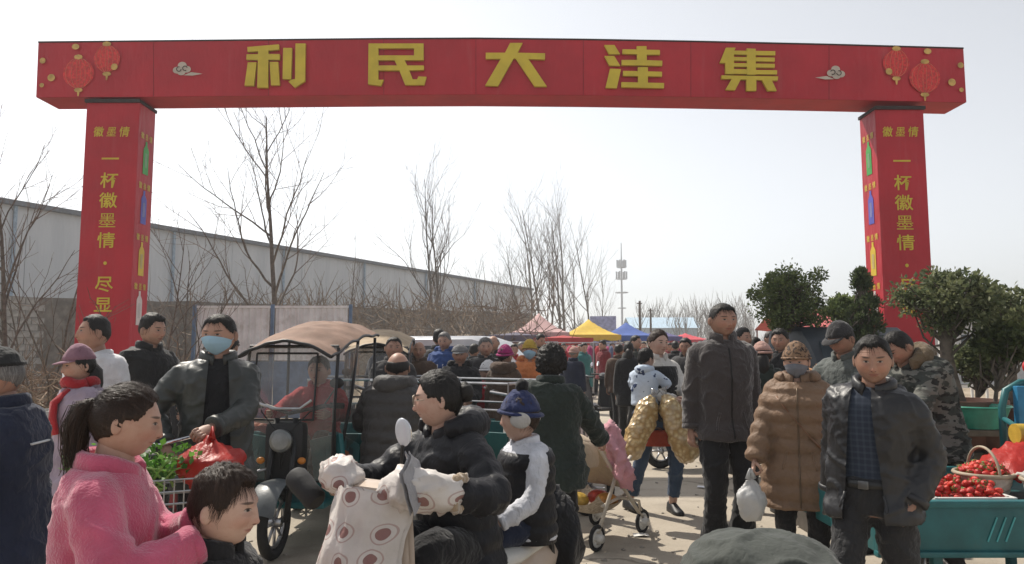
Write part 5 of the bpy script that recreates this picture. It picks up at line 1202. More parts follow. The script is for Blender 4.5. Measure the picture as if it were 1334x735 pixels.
# ---------------- flat cargo carts with rails in the crowd
def cart(loc, face, label, bodym, L=1.5, W=.9, rails=True):
    t = empty('flat_tricycle', (*loc, 0), R(face), label, 'tricycle')
    for k in (1, -1): wheel(t, (k * (W / 2 + .02), .45, .25), .25, .08, 8)
    wheel(t, (0, -1.05, .25), .25, .07, 8)
    MB().bbox((0, .25, .50), (W, L, .05), .01).build('bed', bodym, t)
    for k in (1, -1): MB().bbox((k * W / 2, .25, .62), (.03, L, .22), .01).build('bed_side', bodym, t)
    for y in (.25 - L / 2, .25 + L / 2): MB().bbox((0, y, .62), (W - .04, .03, .21), .01).build('bed_end', bodym, t)
    MB().tube([(0, -.4, .45), (0, -.9, .62), (0, -1.0, .95)], .03, 8).build('stem', bodym, t); MB().tube([(-.32, -.85, 1.02), (0, -1.0, .98), (.32, -.85, 1.02)], .014, 8).build('handlebar', steel, t)
    for k in (1, -1): MB().tube([(k * .04, -1.0, .95), (k * .06, -1.05, .25)], .018, 6).build('fork', steel, t)
    MB().bbox((0, -.62, .68), (.26, .3, .1), .03).build('seat', blackp, t, auto=50)
    if rails:
        for k in (1, -1):
            MB().tube([(k * W / 2, .25 - L / 2, .7), (k * W / 2, .25 - L / 2, 1.15), (k * W / 2, .25 + L / 2, 1.15), (k * W / 2, .25 + L / 2, .7)], .014, 6).build('rail', steel, t)
            MB().tube([(k * W / 2, .25 - L / 2, .92), (k * W / 2, .25 + L / 2, .92)], .010, 6).build('rail', steel, t)
        MB().tube([(-W / 2, .25 - L / 2, 1.15), (W / 2, .25 - L / 2, 1.15)], .014, 6).build('rail', steel, t)
    return t
cart((P(630, 455, 6.9).x, 7.1), 62, 'green flat tricycle with steel rails behind the woman in black puffer', teal_d)
cart((P(535, 455, 8.0).x, 7.9), 100, 'flat tricycle with a tall steel rail in front of the bald man', M('paint_grey', (.12, .13, .13), .5), rails=True)
cart((P(688, 455, 8.0).x, 8.35), -5, 'flat tricycle ridden by the woman in orange', teal_d, rails=False)
def box_thing(name, label, loc, size, mat, rz=0, lid=None, group=None):
    t = empty(name, loc, R(rz), label, 'box', group); MB().bbox((0, 0, size[2] / 2), size, .008).build('carton', mat, t)
    if lid: MB().bbox((0, 0, size[2] + .012), (size[0] + .02, size[1] + .02, .025), .006).build('lid', lid, t)
    return t
c0 = P(646, 455, 6.9)
box_thing('carton', 'white carton on the bed of the green flat tricycle', (.03, 6.55, .53), (.16, .2, .32), whitep, 20)
box_thing('carton', 'red carton on the bed of the green flat tricycle', (.20, 6.62, .53), (.2, .2, .36), M('red_box', (.5, .02, .02), .5), 10)

# ---------------- scooter
def scooter(loc, face, label, bodym, group=None, seatm=blackp, mirrors=((1, .21), (-1, .21))):
    t = empty('electric_scooter', (*loc, 0), R(face), label, 'scooter', group)
    wheel(t, (0, .50, .21), .21, .08, 6); wheel(t, (0, -.74, .21), .21, .08, 6)
    rings = []
    for y, hw, z0, z1 in ((-.06, .10, .30, .42), (.02, .14, .30, .53), (.15, .17, .30, .56), (.40, .17, .34, .60), (.62, .13, .42, .62), (.76, .06, .50, .60)):
        rings.append(np.array([(hw * math.cos(a) * (1 if math.sin(a) < .3 else .9), y, (z0 + z1) / 2 + (z1 - z0) / 2 * math.sin(a)) for a in np.arange(16) * 2 * math.pi / 16]))
    MB().loft(rings).build('rear_body', bodym, t, smooth=True)
    rings = []
    for y, hw, h in ((-.12, .10, .03), (.0, .135, .05), (.3, .15, .055), (.55, .13, .05), (.68, .08, .04)):
        rings.append(np.array([(hw * math.cos(a), y, .585 + .02 * (y > .3) + h * math.sin(a)) for a in np.arange(14) * 2 * math.pi / 14]))
    MB().loft(rings).build('seat', seatm, t, smooth=True)
    MB().bbox((0, -.28, .29), (.30, .52, .06), .02).build('footboard', blackp, t, auto=40)
    q, f = sheet(lambda u, v: ((u - .5) * (.36 - .10 * v + .06 * math.sin(v * 3.1)), -.50 - .10 * v * 0 - .07 * math.cos((u - .5) * 3) + .08 * v, .27 + .66 * v), 14, 16); mb = MB().add(q, f); mb.add(q + np.array([0, .03, 0]), [x[::-1] for x in f]); mb.build('leg_shield', bodym, t, smooth=True)
    MB().bbox((0, -.42, .93), (.26, .14, .12), .06).build('handlebar_cowl', bodym, t, smooth=True, auto=50)
    q, f = sheet(lambda u, v: ((u - .5) * .16, -.74 - .25 * math.sin(-1.0 + v * 1.9), .21 + .26 * math.cos(-1.0 + v * 1.9) - .04 * (2 * u - 1) ** 2), 7, 10); MB().add(q, f).build('mudguard', bodym, t, smooth=True)
    for k in (1, -1):
        MB().tube([(k * .07, -.74, .21), (k * .06, -.60, .55), (k * .04, -.52, .85)], .018, 6).build('fork', steel, t)
        MB().tube([(k * .12, -.40, .96), (k * .30, -.32, .96)], .016, 8).build('grip_bar', blackp, t)
    for k, mx_ in mirrors:
        MB().tube([(k * (mx_ - .03), -.40, .98), (k * mx_, -.42, 1.12)], .006, 6).build('mirror_stem', frame_b, t)
        MB().ellip((k * mx_, -.42, 1.165), (.034, .012, .050), 18, 12, rot=RX(8)).build('mirror', M('mirror_shell', (.55, .57, .62), .15, .05, 4, 0), t, smooth=True)  # pale shell colour stands in for the bright reflection of the glass
        MB().ellip((k * mx_, -.407, 1.165), (.029, .006, .044), 18, 12, rot=RX(8)).build('mirror_glass', chrome, t, smooth=True)
    MB().ellip((0, -.50, .90), (.07, .03, .04)).build('headlight', M('lens', (.55, .56, .55), .1), t, smooth=True)
    MB().tube([(0, .62, .60), (-.10, .72, .66), (0, .82, .67), (.10, .72, .66), (0, .62, .60)], .011, 6).build('grab_rail', steel, t)
    return t
SCO = scooter((SC_X, SC_Y), SC_F, 'cream electric scooter with windproof quilt carrying woman and child', cream, seatm=whitep, mirrors=((1, .11),))
# quilted windproof apron with printed dots
def apron_mat():
    m, nt, b, X = newmat('apron_print'); x, y, z = X.xyz(X.coord('Object'))
    vo = nt.nodes.new('ShaderNodeTexVoronoi'); vo.voronoi_dimensions = '2D'; vo.inputs['Scale'].default_value = 9.5; vo.inputs['Randomness'].default_value = .4
    cb = nt.nodes.new('ShaderNodeCombineXYZ'); nt.links.new(x, cb.inputs[0]); nt.links.new(z, cb.inputs[1]); nt.links.new(cb.outputs[0], vo.inputs['Vector'])
    d = vo.outputs['Distance']; core = X.m('LESS_THAN', d, .17); ring = X.m('MULTIPLY', X.m('GREATER_THAN', d, .26), X.m('LESS_THAN', d, .30))
    c = X.mix(X.ramp(X.noise(X.coord('Object'), 9, 4), .3, .7), (.50, .46, .43), (.60, .56, .53)); c = X.mix(X.m('MULTIPLY', core, .9), c, (.20, .075, .065)); c = X.mix(X.m('MULTIPLY', ring, .55), c, (.28, .13, .11))
    nt.links.new(c, b.inputs['Base Color']); b.inputs['Roughness'].default_value = .55; bump(nt, b, X.noise(X.coord('Object'), 25, 4), .5, .01); return m
ap_m = apron_mat()
t = empty('scooter_quilt', (SC_X, SC_Y, 0), R(SC_F), 'white windproof quilt printed with maroon dots over the scooter handlebars', 'quilt')
def apf(u, v):
    w = .18 + .05 * math.sin(math.pi * min(1, v * 1.6)) * (v < .62) - .02 * v; x = (u - .5) * 2 * w
    yb = -.575 - .08 * math.cos((u - .5) * 2.6) + .09 * v ** 2 + .10 * abs(u - .5) ** 2 * 4 * .6; z = .44 + .55 * v - .05 * (2 * u - 1) ** 2 * v
    return (x, yb + .02 * mnoise.noise(Vector((u * 5, v * 4, 1))) + .015 * mnoise.noise(Vector((u * 13, v * 6, 4))), z + .015 * mnoise.noise(Vector((u * 5, v * 5, 9))))
q, f = sheet(apf, 30, 34); mb = MB().add(q, f); mb.add(q + np.array([0, .025, 0]), [x[::-1] for x in f]); mb.build('panel', ap_m, t, smooth=True)
for k in (1, -1):   # padded mitts over the grips
    mb = MB(); mb.tube([(k * .06, -.46, .96), (k * .14, -.46, .99), (k * .22, -.40, .985), (k * .28, -.33, .96)], [.05, .068, .072, .060], 14); me = remesh(mb, .014, 2); folds(me, .03, 14, (1, 1, 1), 3 + k); me.materials.append(ap_m); me.shade_smooth(); link('mitt', me, t)
    mb = MB(); a_ = np.linspace(0, 6.283, 24); pts = [(k * .285 + .010 * math.cos(t_ * 3), -.325 + .052 * math.sin(t_), .96 + .052 * math.cos(t_)) for t_ in a_]; mb.tube(pts, .018, 8); me = remesh(mb, .006, 1); folds(me, .010, 40, (1, 1, 1), 2); me.materials.append(fabric('fleece_beige', (.33, .25, .17), .95, .2, .6)); me.shade_smooth(); link('fleece_cuff', me, t)
mb = MB(); q, f = sheet(lambda u, v: (.20 - .14 * u + .05 * v, -.54 + .26 * u * .9 + .02 * math.sin(u * 7), 1.05 - .13 * v + .05 * math.sin(math.pi * u) + .02 * mnoise.noise(Vector((u * 5, v * 4, 2)))), 14, 8); mb.add(q, f); mb.add(q + np.array([.014, .004, 0]), [x[::-1] for x in f]); mb.build('collar_flap', fabric('flap_grey', (.34, .33, .34)), t, smooth=True)
t = empty('grip_muff', (SC_X, SC_Y, 0), R(SC_F), 'black rolled grip cover beside the right mitt of the scooter quilt', 'bag'); mb = MB().lathe([(.01, -.08), (.034, -.08), (.044, -.065), (.046, -.02), (.042, .02), (.044, .065), (.032, .08), (.01, .08)], (.0, 0, 0), 18, ax='x'); mb.v = [v @ rot('Y', R(35)).T + np.array([-.36, -.43, .93]) for v in mb.v]; mb.build('roll', leather('roll_black', (.012, .012, .013), .75), t, smooth=True, auto=50); MB().tube([(-.30, -.40, .96), (-.24, -.36, .97)], .01, 6).build('strap', blackp, t)  # the black cover of the right grip, set just outside the mitt
# backpack behind the child
bx, by = SC_X + .72 * SFX, SC_Y + .72 * SFY
t = empty('backpack', (bx, by, 0), R(SC_F), 'black drawstring backpack hanging off the back of the scooter', 'bag'); mb = MB().ellip((0, .02, .58), (.19, .11, .26), 20, 14); me = remesh(mb, .015, 1); folds(me, .05, 8, (1, 1, .7), 4); me.materials.append(fabric('nylon_black', (.008, .008, .010), .55)); me.shade_smooth(); link('sack', me, t); MB().tube([(-.1, -.08, .76), (-.12, -.14, .6), (-.1, -.08, .42)], .014, 6).build('strap', blackp, t); MB().tube([(.1, -.08, .76), (.12, -.14, .6), (.1, -.08, .42)], .014, 6).build('strap', blackp, t)
par = [(P(742, 455, 13).x, 13.2, 140, 'grey parked scooter nearest the stroller'), (P(764, 455, 14.5).x, 14.4, 120, 'dark parked scooter beside the woman in teal'), (P(858, 455, 15).x, 15, 60, 'grey scooter parked behind the young woman'), (P(905, 455, 9.4).x, 9.3, 100, 'dark scooter parked behind the tall man')]
for i, (x, y, fc, lb) in enumerate(par):
    scooter((x, y), fc, lb, M('scoot_paint%d' % (i % 2), ((.16, .16, .17), (.025, .027, .032))[i % 2], .3, .1), 'scooters parked in the lane')

# ---------------- stroller
t = empty('stroller', (.62, 5.85, 0), R(140), 'beige baby stroller with pink jacket draped over it', 'stroller')
for (x, y) in ((.22, -.38), (-.22, -.38), (.24, .30), (-.24, .30)): wheel(t, (x, y, .095), .095, .03, 6, whitep)
fr = M('stroller_frame', (.50, .45, .38), .4, .08)
for k in (1, -1):
    MB().tube([(k * .24, .30, .10), (k * .24, .05, .48), (k * .23, -.20, .62)], .014, 8).build('rear_leg', fr, t, smooth=True); MB().tube([(k * .22, -.38, .12), (k * .24, -.05, .42), (k * .24, .45, .92), (k * .20, .55, 1.0)], .014, 8).build('push_arm', fr, t, smooth=True); MB().tube([(k * .22, -.38, .10), (k * .22, -.33, .26), (k * .22, -.05, .33), (k * .22, .2, .30)], .012, 8).build('front_leg', fr, t, smooth=True)
MB().tube([(-.20, .55, 1.0), (0, .58, 1.01), (.20, .55, 1.0)], .018, 8).build('handle', rubber, t, smooth=True)
beige = fabric('stroller_beige', (.43, .34, .24), .9, .1)
q, f = sheet(lambda u, v: ((u - .5) * .40, -.22 + .18 * v + (.30 * max(0, v - .5)) - .06 * math.cos((u - .5) * 3), .40 + (.05 * math.cos(v * 3) if v < .45 else .62 * (v - .45)) + .02 * mnoise.noise(Vector((u * 4, v * 6, 0)))), 14, 20); mb = MB().add(q, f); mb.add(q - np.array([0, -.03, .03]), [x[::-1] for x in f]); mb.build('seat', beige, t, smooth=True)
mb = MB(); q, f = sheet(lambda u, v: (.21 * math.cos(math.pi * u), .22 + .22 * v - .10 * math.sin(math.pi * u) * (1 - v) * .6, .60 + .26 * math.sin(math.pi * u) * (.45 + .45 * math.sin(math.pi * (.25 + v * .5)))), 18, 10); mb.add(q, f); mb.add(q * np.array([.97, 1, .98]), [x[::-1] for x in f]); mb.build('hood', beige, t, smooth=True)
mb = MB(); q, f = sheet(lambda u, v: ((u - .5) * .42, -.22 + .45 * v, .20 + .09 * (abs(2 * u - 1) ** 3 + abs(2 * v - 1) ** 3)), 12, 12); mb.add(q, f); mb.build('basket', M('basket_net', (.35, .30, .24), .9, .3, 60), t, smooth=True)
for i, (x, y, c) in enumerate(((-.1, -.05, (.5, .22, .04)), (.08, .08, (.45, .30, .06)), (.02, -.12, (.5, .06, .04)))):
    o = MB().ellip((0, 0, 0), (.09, .08, .06), 14, 10).build('snack_packet', M('packet%d' % i, c, .4, .4, 18), smooth=True); w = RZ(140) @ np.array([x, y, 0]); o.location = (.62 + w[0], 5.85 + w[1], .29); tag(o, ['orange snack packet in the stroller basket', 'yellow snack packet in the stroller basket', 'red snack packet in the stroller basket'][i], 'packet')
mb = MB().tube([(0, 0, .42), (.06, .02, .30), (.12, .0, .12), (.16, .02, -.05)], [.05, .085, .08, .05], 12); mb.tube([(.02, -.05, .34), (.10, -.12, .2), (.08, -.14, .04)], [.04, .05, .035], 10); me = remesh(mb, .014, 2); folds(me, .05, 13, (1, 1, 1), 8); me.materials.append(fabric('jacket_pinkpale', (.56, .28, .32))); me.shade_smooth(); o = link('child_jacket', me); o.location = (.70, 5.66, .46); tag(o, "pale pink child's jacket draped over the stroller", 'jacket')

# ---------------- bicycle with greens
t = empty('bicycle', (-1.99, 4.21, 0), R(25), 'black bicycle with a loaded front basket beside the masked man', 'bicycle')
wheel(t, (0, -.50, .33), .33, .035, 28); wheel(t, (0, .56, .33), .33, .035, 28)
for p_ in ([(0, -.42, .80), (0, -.05, .30)], [(0, .16, .80), (0, -.05, .30)], [(0, -.40, .72), (0, .15, .72)], [(.05, .56, .33), (.03, .14, .70)], [(-.05, .56, .33), (-.03, .14, .70)], [(.05, .56, .33), (.02, -.05, .30)], [(-.05, .56, .33), (-.02, -.05, .30)], [(.05, -.50, .33), (.04, -.45, .66), (0, -.42, .82)], [(-.05, -.50, .33), (-.04, -.45, .66), (0, -.42, .82)]): MB().tube(p_, .014, 8).build('frame_tube', frame_b, t, smooth=True)
MB().tube([(-.28, -.22, .98), (-.2, -.36, 1.0), (0, -.42, .96), (.2, -.36, 1.0), (.28, -.22, .98)], .012, 8).build('handlebar', chrome, t, smooth=True); MB().ellip((0, .20, .84), (.09, .14, .04)).build('saddle', blackp, t, smooth=True)
mb = MB()
for k in range(5): z = .62 + k * .055; mb.tube([(-.17, -.50, z), (-.17, -.78, z), (.17, -.78, z), (.17, -.50, z), (-.17, -.50, z)], .004, 4)
for k in range(9): mb.tube([(-.17 + k * .0425, -.78, .62), (-.17 + k * .0425, -.78, .84)], .003, 4); mb.tube([(-.17 + k * .0425, -.50, .62), (-.17 + k * .0425, -.78, .62)], .003, 4)
mb.build('wire_basket', steel, t)
def leafset(cs, dirs, size, rs, fold=.35, asp=.45):
    """many small folded leaves: two quads each sharing a midrib"""
    n = len(cs); d = dirs / (np.linalg.norm(dirs, axis=1)[:, None] + 1e-9); r_ = rs.normal(0, 1, (n, 3)); w = np.cross(d, r_); w /= np.linalg.norm(w, axis=1)[:, None] + 1e-9; nn_ = np.cross(d, w)
    sz = (size * rs.uniform(.6, 1.3, n))[:, None]; tip = cs + d * sz; mid = cs + d * sz * .5 - nn_ * sz * .05
    a, b2 = mid + w * sz * asp + nn_ * sz * fold * .3, mid - w * sz * asp + nn_ * sz * fold * .3
    V = np.stack([cs, a, tip, b2], 1).reshape(-1, 3); F = []
    for i in range(n): F += [(4 * i, 4 * i + 1, 4 * i + 2), (4 * i, 4 * i + 2, 4 * i + 3)]
    return V, F
leaf_m = {}
def leafmat(name, a, c):
    m, nt, b, X = newmat(name); n = X.noise(X.coord('Object'), 11, 3); nt.links.new(X.mix(X.ramp(n, .35, .65), a, c), b.inputs['Base Color']); b.inputs['Roughness'].default_value = .5; b.inputs['Specular IOR Level'].default_value = .35
    tr = nd(nt, 'ShaderNodeBsdfTranslucent'); nt.links.new(X.mix(X.ramp(n, .35, .65), a, c), tr.inputs[0]); mx = nd(nt, 'ShaderNodeMixShader'); mx.inputs[0].default_value = .42; nt.links.new(b.outputs[0], mx.inputs[1]); nt.links.new(tr.outputs[0], mx.inputs[2]); nt.links.new(mx.outputs[0], nt.nodes['Material Output'].inputs[0]); return m
rs = np.random.RandomState(12)
t = empty('leafy_greens', (-1.80, 3.62, .78), 0, 'bundle of fresh leafy greens sticking out of the bicycle basket', 'vegetables')
mb = MB(); cs, ds_ = [], []
for k in range(46):
    a = rs.uniform(2.3, 4.1) if k < 38 else rs.uniform(0, 6.28); L = rs.uniform(.15, .33); el = rs.uniform(-.15, .7); d = np.array([math.cos(a) * math.cos(el), math.sin(a) * math.cos(el) * .5, math.sin(el)]); p0 = np.array([rs.uniform(-.06, .18), rs.uniform(-.1, .1), rs.uniform(-.02, .1)])
    pts = [p0, p0 + d * L * .5 + np.array([0, 0, .03]), p0 + d * L]; mb.tube(pts, [.006, .005, .003], 5)
    for j in range(26): u = rs.uniform(.35, 1.1); cs.append(p0 + d * L * u + rs.normal(0, .025, 3) + np.array([0, 0, .02])); ds_.append(d + rs.normal(0, .7, 3))
mb.build('stalks', M('stalk', (.22, .34, .09), .6), t, smooth=True)
V, F = leafset(np.array(cs), np.array(ds_), .034, rs); o = MB().add(V, F).build('leaves', leafmat('veg_leaf', (.05, .15, .02), (.14, .30, .05)), t); o['kind'] = 'stuff'

# ---------------- bags
def bag(name, label, top, size, mat, seed, knot=True, cat='bag'):
    """plastic carrier hanging from a hand at 'top'"""
    t = empty(name, (top[0], top[1], top[2] - size[2]), seed * .7, label, cat); rings = []
    for k in range(22):
        v = k / 21; w = (math.sin(math.pi * min(1, v * .62 + .18)) ** .8) * (1 - sm(.55, 1.0, v) * .82); rings.append(np.array([((size[0] * w) * math.cos(a) * (1 + .10 * mnoise.noise(Vector((math.cos(a) * 3 + seed, math.sin(a) * 3, v * 2)))), size[1] * w * math.sin(a) * (1 + .10 * mnoise.noise(Vector((math.cos(a) * 5, math.sin(a) * 5 + seed, v * 3)))), v * size[2] * .86) for a in np.arange(36) * 2 * math.pi / 36]))
    me = MB().loft(rings).mesh('sack', mat); folds(me, .030, 17, (1.6, 1.6, .55), seed); link('sack', me, t)
    for k in (1, -1): MB().tube([(k * size[0] * .22, 0, size[2] * .83), (k * size[0] * .14, 0, size[2] * .95), (0, 0, size[2] + .01)], [.022, .012, .010], 7, ell=.5).build('handle', mat, t, smooth=True)
    return t
def film_mat(name, col, rough=.45):
    m, nt, b, X = newmat(name); n = X.noise(X.coord('Object'), 6, 4); nt.links.new(X.mix(X.ramp(n, .3, .7), tuple(k * .75 for k in col), col), b.inputs['Base Color']); b.inputs['Roughness'].default_value = rough
    cr = X.m('ABSOLUTE', X.m('SUBTRACT', X.noise(X.coord('Object', (1, 1, .5)), 22, 3), .5)); bump(nt, b, X.m('MULTIPLY', cr, 2.5), .35, .012)
    tr = nd(nt, 'ShaderNodeBsdfTranslucent'); tr.inputs[0].default_value = (*col, 1); mx = nd(nt, 'ShaderNodeMixShader'); mx.inputs[0].default_value = .35; nt.links.new(b.outputs[0], mx.inputs[1]); nt.links.new(tr.outputs[0], mx.inputs[2]); nt.links.new(mx.outputs[0], nt.nodes['Material Output'].inputs[0]); return m
def hand_world(S, k): 
    w = Vector(tuple((S.arms[k][2] + unit(S.arms[k][2] - S.arms[k][1]) * .085) * S.s)); return S.root.location + Matrix.Rotation(S.root.rotation_euler[2], 3, 'Z') @ w
h = hand_world(MASKMAN, 1); bag('carrier_bag', 'bulging red plastic bag held by the masked man', h + Vector((.07, -.02, .02)), (.18, .15, .27), film_mat('film_red', (.55, .025, .015)), 3)
h = hand_world(TAN, -1); bag('carrier_bag', 'white plastic bag held by the woman in tan coat', h + Vector((-.02, -.03, .01)), (.095, .08, .30), film_mat('film_white', (.62, .62, .62)), 5)
# snack sacks
def snack_mat():
    m, nt, b, X = newmat('snack_sack'); vo = nt.nodes.new('ShaderNodeTexVoronoi'); vo.inputs['Scale'].default_value = 26; nt.links.new(X.coord('Object'), vo.inputs['Vector']); n = X.noise(X.coord('Object'), 9, 3)
    c = X.mix(X.ramp(vo.outputs['Distance'], .15, .65), (.64, .50, .26), (.40, .26, .10)); c = X.mix(X.m('MULTIPLY', X.ramp(n, .5, .7), .5), c, (.60, .52, .40)); nt.links.new(c, b.inputs['Base Color']); b.inputs['Roughness'].default_value = .28; b.inputs['Coat Weight'].default_value = .5; b.inputs['Coat Roughness'].default_value = .15
    bump(nt, b, vo.outputs['Distance'], .9, .02); return m
sm_ = snack_mat()
for i, (pt, pb, lb) in enumerate((((851, 516), (818, 598), 'clear sack of puffed yellow snacks swung out from the young woman'), ((866, 514), (899, 602), 'clear sack of puffed snacks held in front of the young woman'))):
    p1, p0 = np.array(P(*pt, 6.32)), np.array(P(*pb, 6.30)); t = empty('snack_sack', tuple(p0), 0, lb, 'sack', 'sacks of puffed snacks'); ax = p1 - p0; L = np.linalg.norm(ax)
    pts = [ax * s_ for s_ in np.linspace(1, 0, 22)]; rd = [.03, .055, .085, .105, .115, .12, .122, .12, .122, .12, .118, .12, .122, .12, .12, .118, .12, .12, .118, .11, .09, .04]
    me = MB().tube(pts, np.array(rd) * .84, 26).mesh('sack', sm_); folds(me, .025, 22, (1, 1, 1), i); link('sack', me, t); MB().tube([ax * 1.10, ax * .99], [.04, .016], 8, ell=.4).build('tied_neck', bagfilm, t, smooth=True)
# ================================================================== STRAWBERRY CART
CX0, CX1, CY0, CY1, CZ = 1.84, 3.35, 3.80, 4.85, .62
t = empty('strawberry_cart', ((CX0 + CX1) / 2, (CY0 + CY1) / 2, 0), 0, 'teal flatbed tricycle cart laden with strawberries', 'cart')
LX, LY = CX1 - CX0, CY1 - CY0
def c_(x, y, z): return (x - (CX0 + CX1) / 2, y - (CY0 + CY1) / 2, z)
MB().bbox((0, 0, CZ - .03), (LX, LY, .05), .01).build('bed', teal_d, t)
for s_ in (-1, 1):
    pn = MB().bbox((0, s_ * LY / 2, .55), (LX + .04, .03, .24), .012).build('side_panel', teal, t, auto=40)
    MB().bbox((0, s_ * (LY / 2 + .012), .68), (LX + .06, .05, .035), .01).build('top_rail', teal, t, auto=40); MB().bbox((0, s_ * (LY / 2 + .012), .435), (LX + .06, .05, .03), .01).build('bottom_rail', teal, t, auto=40)
    for k in range(3): MB().box((-.20 + k * .045, s_ * (LY / 2 + .0185), .555), (.008, .004, .13), rot=rot('Y', R(24))).build('stripe_mark', M('stripe_pale', (.05, .27, .28), .5), t)
    MB().bbox((s_ * LX / 2, 0, .55), (.03, LY - .04, .23), .012).build('end_panel', teal, t, auto=40)
    for x in (-.45, .55): MB().bbox((x, s_ * LY / 2 * .9, .23), (.05, .05, .44), .01).build('leg', teal, t)
for k in (-1, 1): wheel(t, (-.35 + .0, k * (LY / 2 - .08), .24), .24, .08, 8); 
for o in [c for c in t.children if c.name.startswith('wheel')]:
    for o_ in (o, *o.children): o_.data.transform(Matrix.Rotation(R(90), 4, 'Z'))
for dz, y in ((0, CY1 - .12),):
    mb = MB().tube([c_(3.10, y, .62), c_(3.10, y, 1.08), c_(3.13, y, 1.19), c_(3.22, y, 1.24), c_(3.6, y, 1.25)], .022, 10); mb.build('handle_frame', teal, t, smooth=True)
    MB().tube([c_(3.10, y - .35, .62), c_(3.10, y - .35, .9), c_(3.10, y, 1.02)], .016, 8).build('handle_brace', teal, t, smooth=True)
MB().bbox(c_(3.36, CY1 - .16, 1.06), (.40, .05, .32), .01).build('sign_board', M('sign_blue', (.02, .16, .30), .45), t, auto=40)
MB().box(c_(3.36, CY1 - .188, 1.07), (.17, .004, .17)).build('sign_plate', M('sign_white', (.55, .58, .60), .5), t)
MB().ellip(c_(3.33, CY1 - .15, 1.34), (.10, .07, .07)).build('red_lamp', M('lamp_red', (.42, .02, .02), .3), t, smooth=True)
MB().lathe([(.02, -.05), (.06, -.05), (.06, .05), (.02, .05)], c_(3.10, CY1 - .30, .94), 16, ax='x').build('reel', M('reel_yellow', (.45, .30, .04), .5), t, auto=40)
# goods
def strawberry_mesh():
    prof = [(.001, -.020), (.008, -.017), (.014, -.006), (.0165, .005), (.013, .013), (.005, .017), (.001, .016)]; mb = MB().lathe(prof, n=9); mb.cur = 1
    for k in range(5): a = k * 1.257; mb.add([(0, 0, .018), (.012 * math.cos(a - .3), .012 * math.sin(a - .3), .0175), (.018 * math.cos(a), .018 * math.sin(a), .013), (.012 * math.cos(a + .3), .012 * math.sin(a + .3), .0175)], [(0, 1, 2, 3)])
    m, nt, b, X = newmat('strawberry'); vo = nt.nodes.new('ShaderNodeTexVoronoi'); vo.inputs['Scale'].default_value = 260; nt.links.new(X.coord('Object'), vo.inputs['Vector']); oi = nt.nodes.new('ShaderNodeObjectInfo')
    c = X.mix(oi.outputs['Random'], (.40, .010, .012), (.58, .030, .015)); c = X.mix(X.m('MULTIPLY', X.m('LESS_THAN', vo.outputs['Distance'], .18), .5), c, (.55, .35, .08)); nt.links.new(c, b.inputs['Base Color']); b.inputs['Roughness'].default_value = .4; bump(nt, b, vo.outputs['Distance'], .6, .003)
    return mb.mesh('strawberry', [m, M('calyx', (.08, .18, .03), .6)])
sb = strawberry_mesh(); rs = np.random.RandomState(4); SB_S = 1.02
def heap(n, fn, label, group):
    for k in range(n):
        o = link('strawberry', sb); x, y, z = fn(rs); o.location = (x, y, z); o.rotation_euler = tuple(rs.uniform(-2, 2, 3)); k_ = SB_S * rs.uniform(.8, 1.25); o.scale = (k_ * rs.uniform(.85, 1.15), k_, k_ * rs.uniform(.9, 1.25)); tag(o, label, 'strawberry', group)
def basket(cx, cy, label, filled, r=.145, h=.14, wm_=None):
    b_ = empty('fruit_basket', (cx, cy, CZ), 0, label, 'basket', 'round fruit baskets'); prof = []; 
    mb = MB(); rings = []
    for k in range(9):
        v = k / 8; rr = r * (.74 + .26 * v); a = np.arange(32) * 2 * math.pi / 32; wv = 1 + .012 * np.sign(np.sin(a * 16 + (k % 2) * math.pi)); rings.append(np.stack([rr * wv * np.cos(a), rr * wv * np.sin(a), np.full(32, v * h)], 1))
    for k in range(5): v = 1 - k / 4; rr = r * (.72 + .26 * v) - .01; a = np.arange(32) * 2 * math.pi / 32; rings.append(np.stack([rr * np.cos(a), rr * np.sin(a), np.full(32, max(.012, v * h))], 1))
    mb.loft(rings); mb.build('weave', wm_ or M('basket_white', (.52, .48, .42), .7, .15, 20), b_)
    MB().ring((0, 0, h), r, .012, 'z', 30, 6).build('rim', M('basket_rim', (.36, .30, .22), .7), b_, smooth=True)
    MB().ring((0, 0, h), r * .99, .008, 'x', 24, 6, a0=0, a1=math.pi).build('handle', M('basket_rim', (.36, .30, .22), .7), b_, smooth=True)
    MB().ellip((0, 0, h * .82), (r * .9, r * .9, .05), 20, 8).build('liner', M('berry_liner', (.16, .01, .01), .7), b_, smooth=True)
    def fn(rs):
        a = rs.uniform(0, 6.28); q = r * .86 * math.sqrt(rs.rand()); return cx + q * math.cos(a), cy + q * math.sin(a), CZ + h * .82 + .055 * (1 - (q / r) ** 2) + .012 + .01 * rs.rand()
    if filled: heap(filled, fn, label.replace('round basket', 'ripe strawberry heaped in the round basket').split(' of ')[0] + ' ' + filled_tag, 'strawberries in baskets')
filled_tag = 'beside the red cloth'; basket(2.64, 4.22, 'round basket of strawberries beside the red cloth', 70)
filled_tag = 'under the white plastic'; basket(2.86, 3.98, 'round basket of strawberries under the white plastic', 30)
MB_t = empty('fruit_tray', (2.36, 4.10, CZ), 0, 'low tray of loose strawberries behind the leather jacket', 'tray'); MB().bbox((0, 0, .02), (.42, .52, .04), .01).build('tray_base', M('tray_red', (.30, .02, .02), .5), MB_t)
for s_ in (-1, 1): MB().bbox((s_ * .20, 0, .05), (.02, .52, .06), .005).build('tray_side', whitep, MB_t); MB().bbox((0, s_ * .25, .05), (.38, .02, .058), .005).build('tray_end', whitep, MB_t)
heap(150, lambda rs: (2.36 + rs.uniform(-.17, .17), 4.10 + rs.uniform(-.22, .22), CZ + .055 + .075 * rs.rand()), 'ripe strawberry loose in the low tray', 'strawberries in the tray')
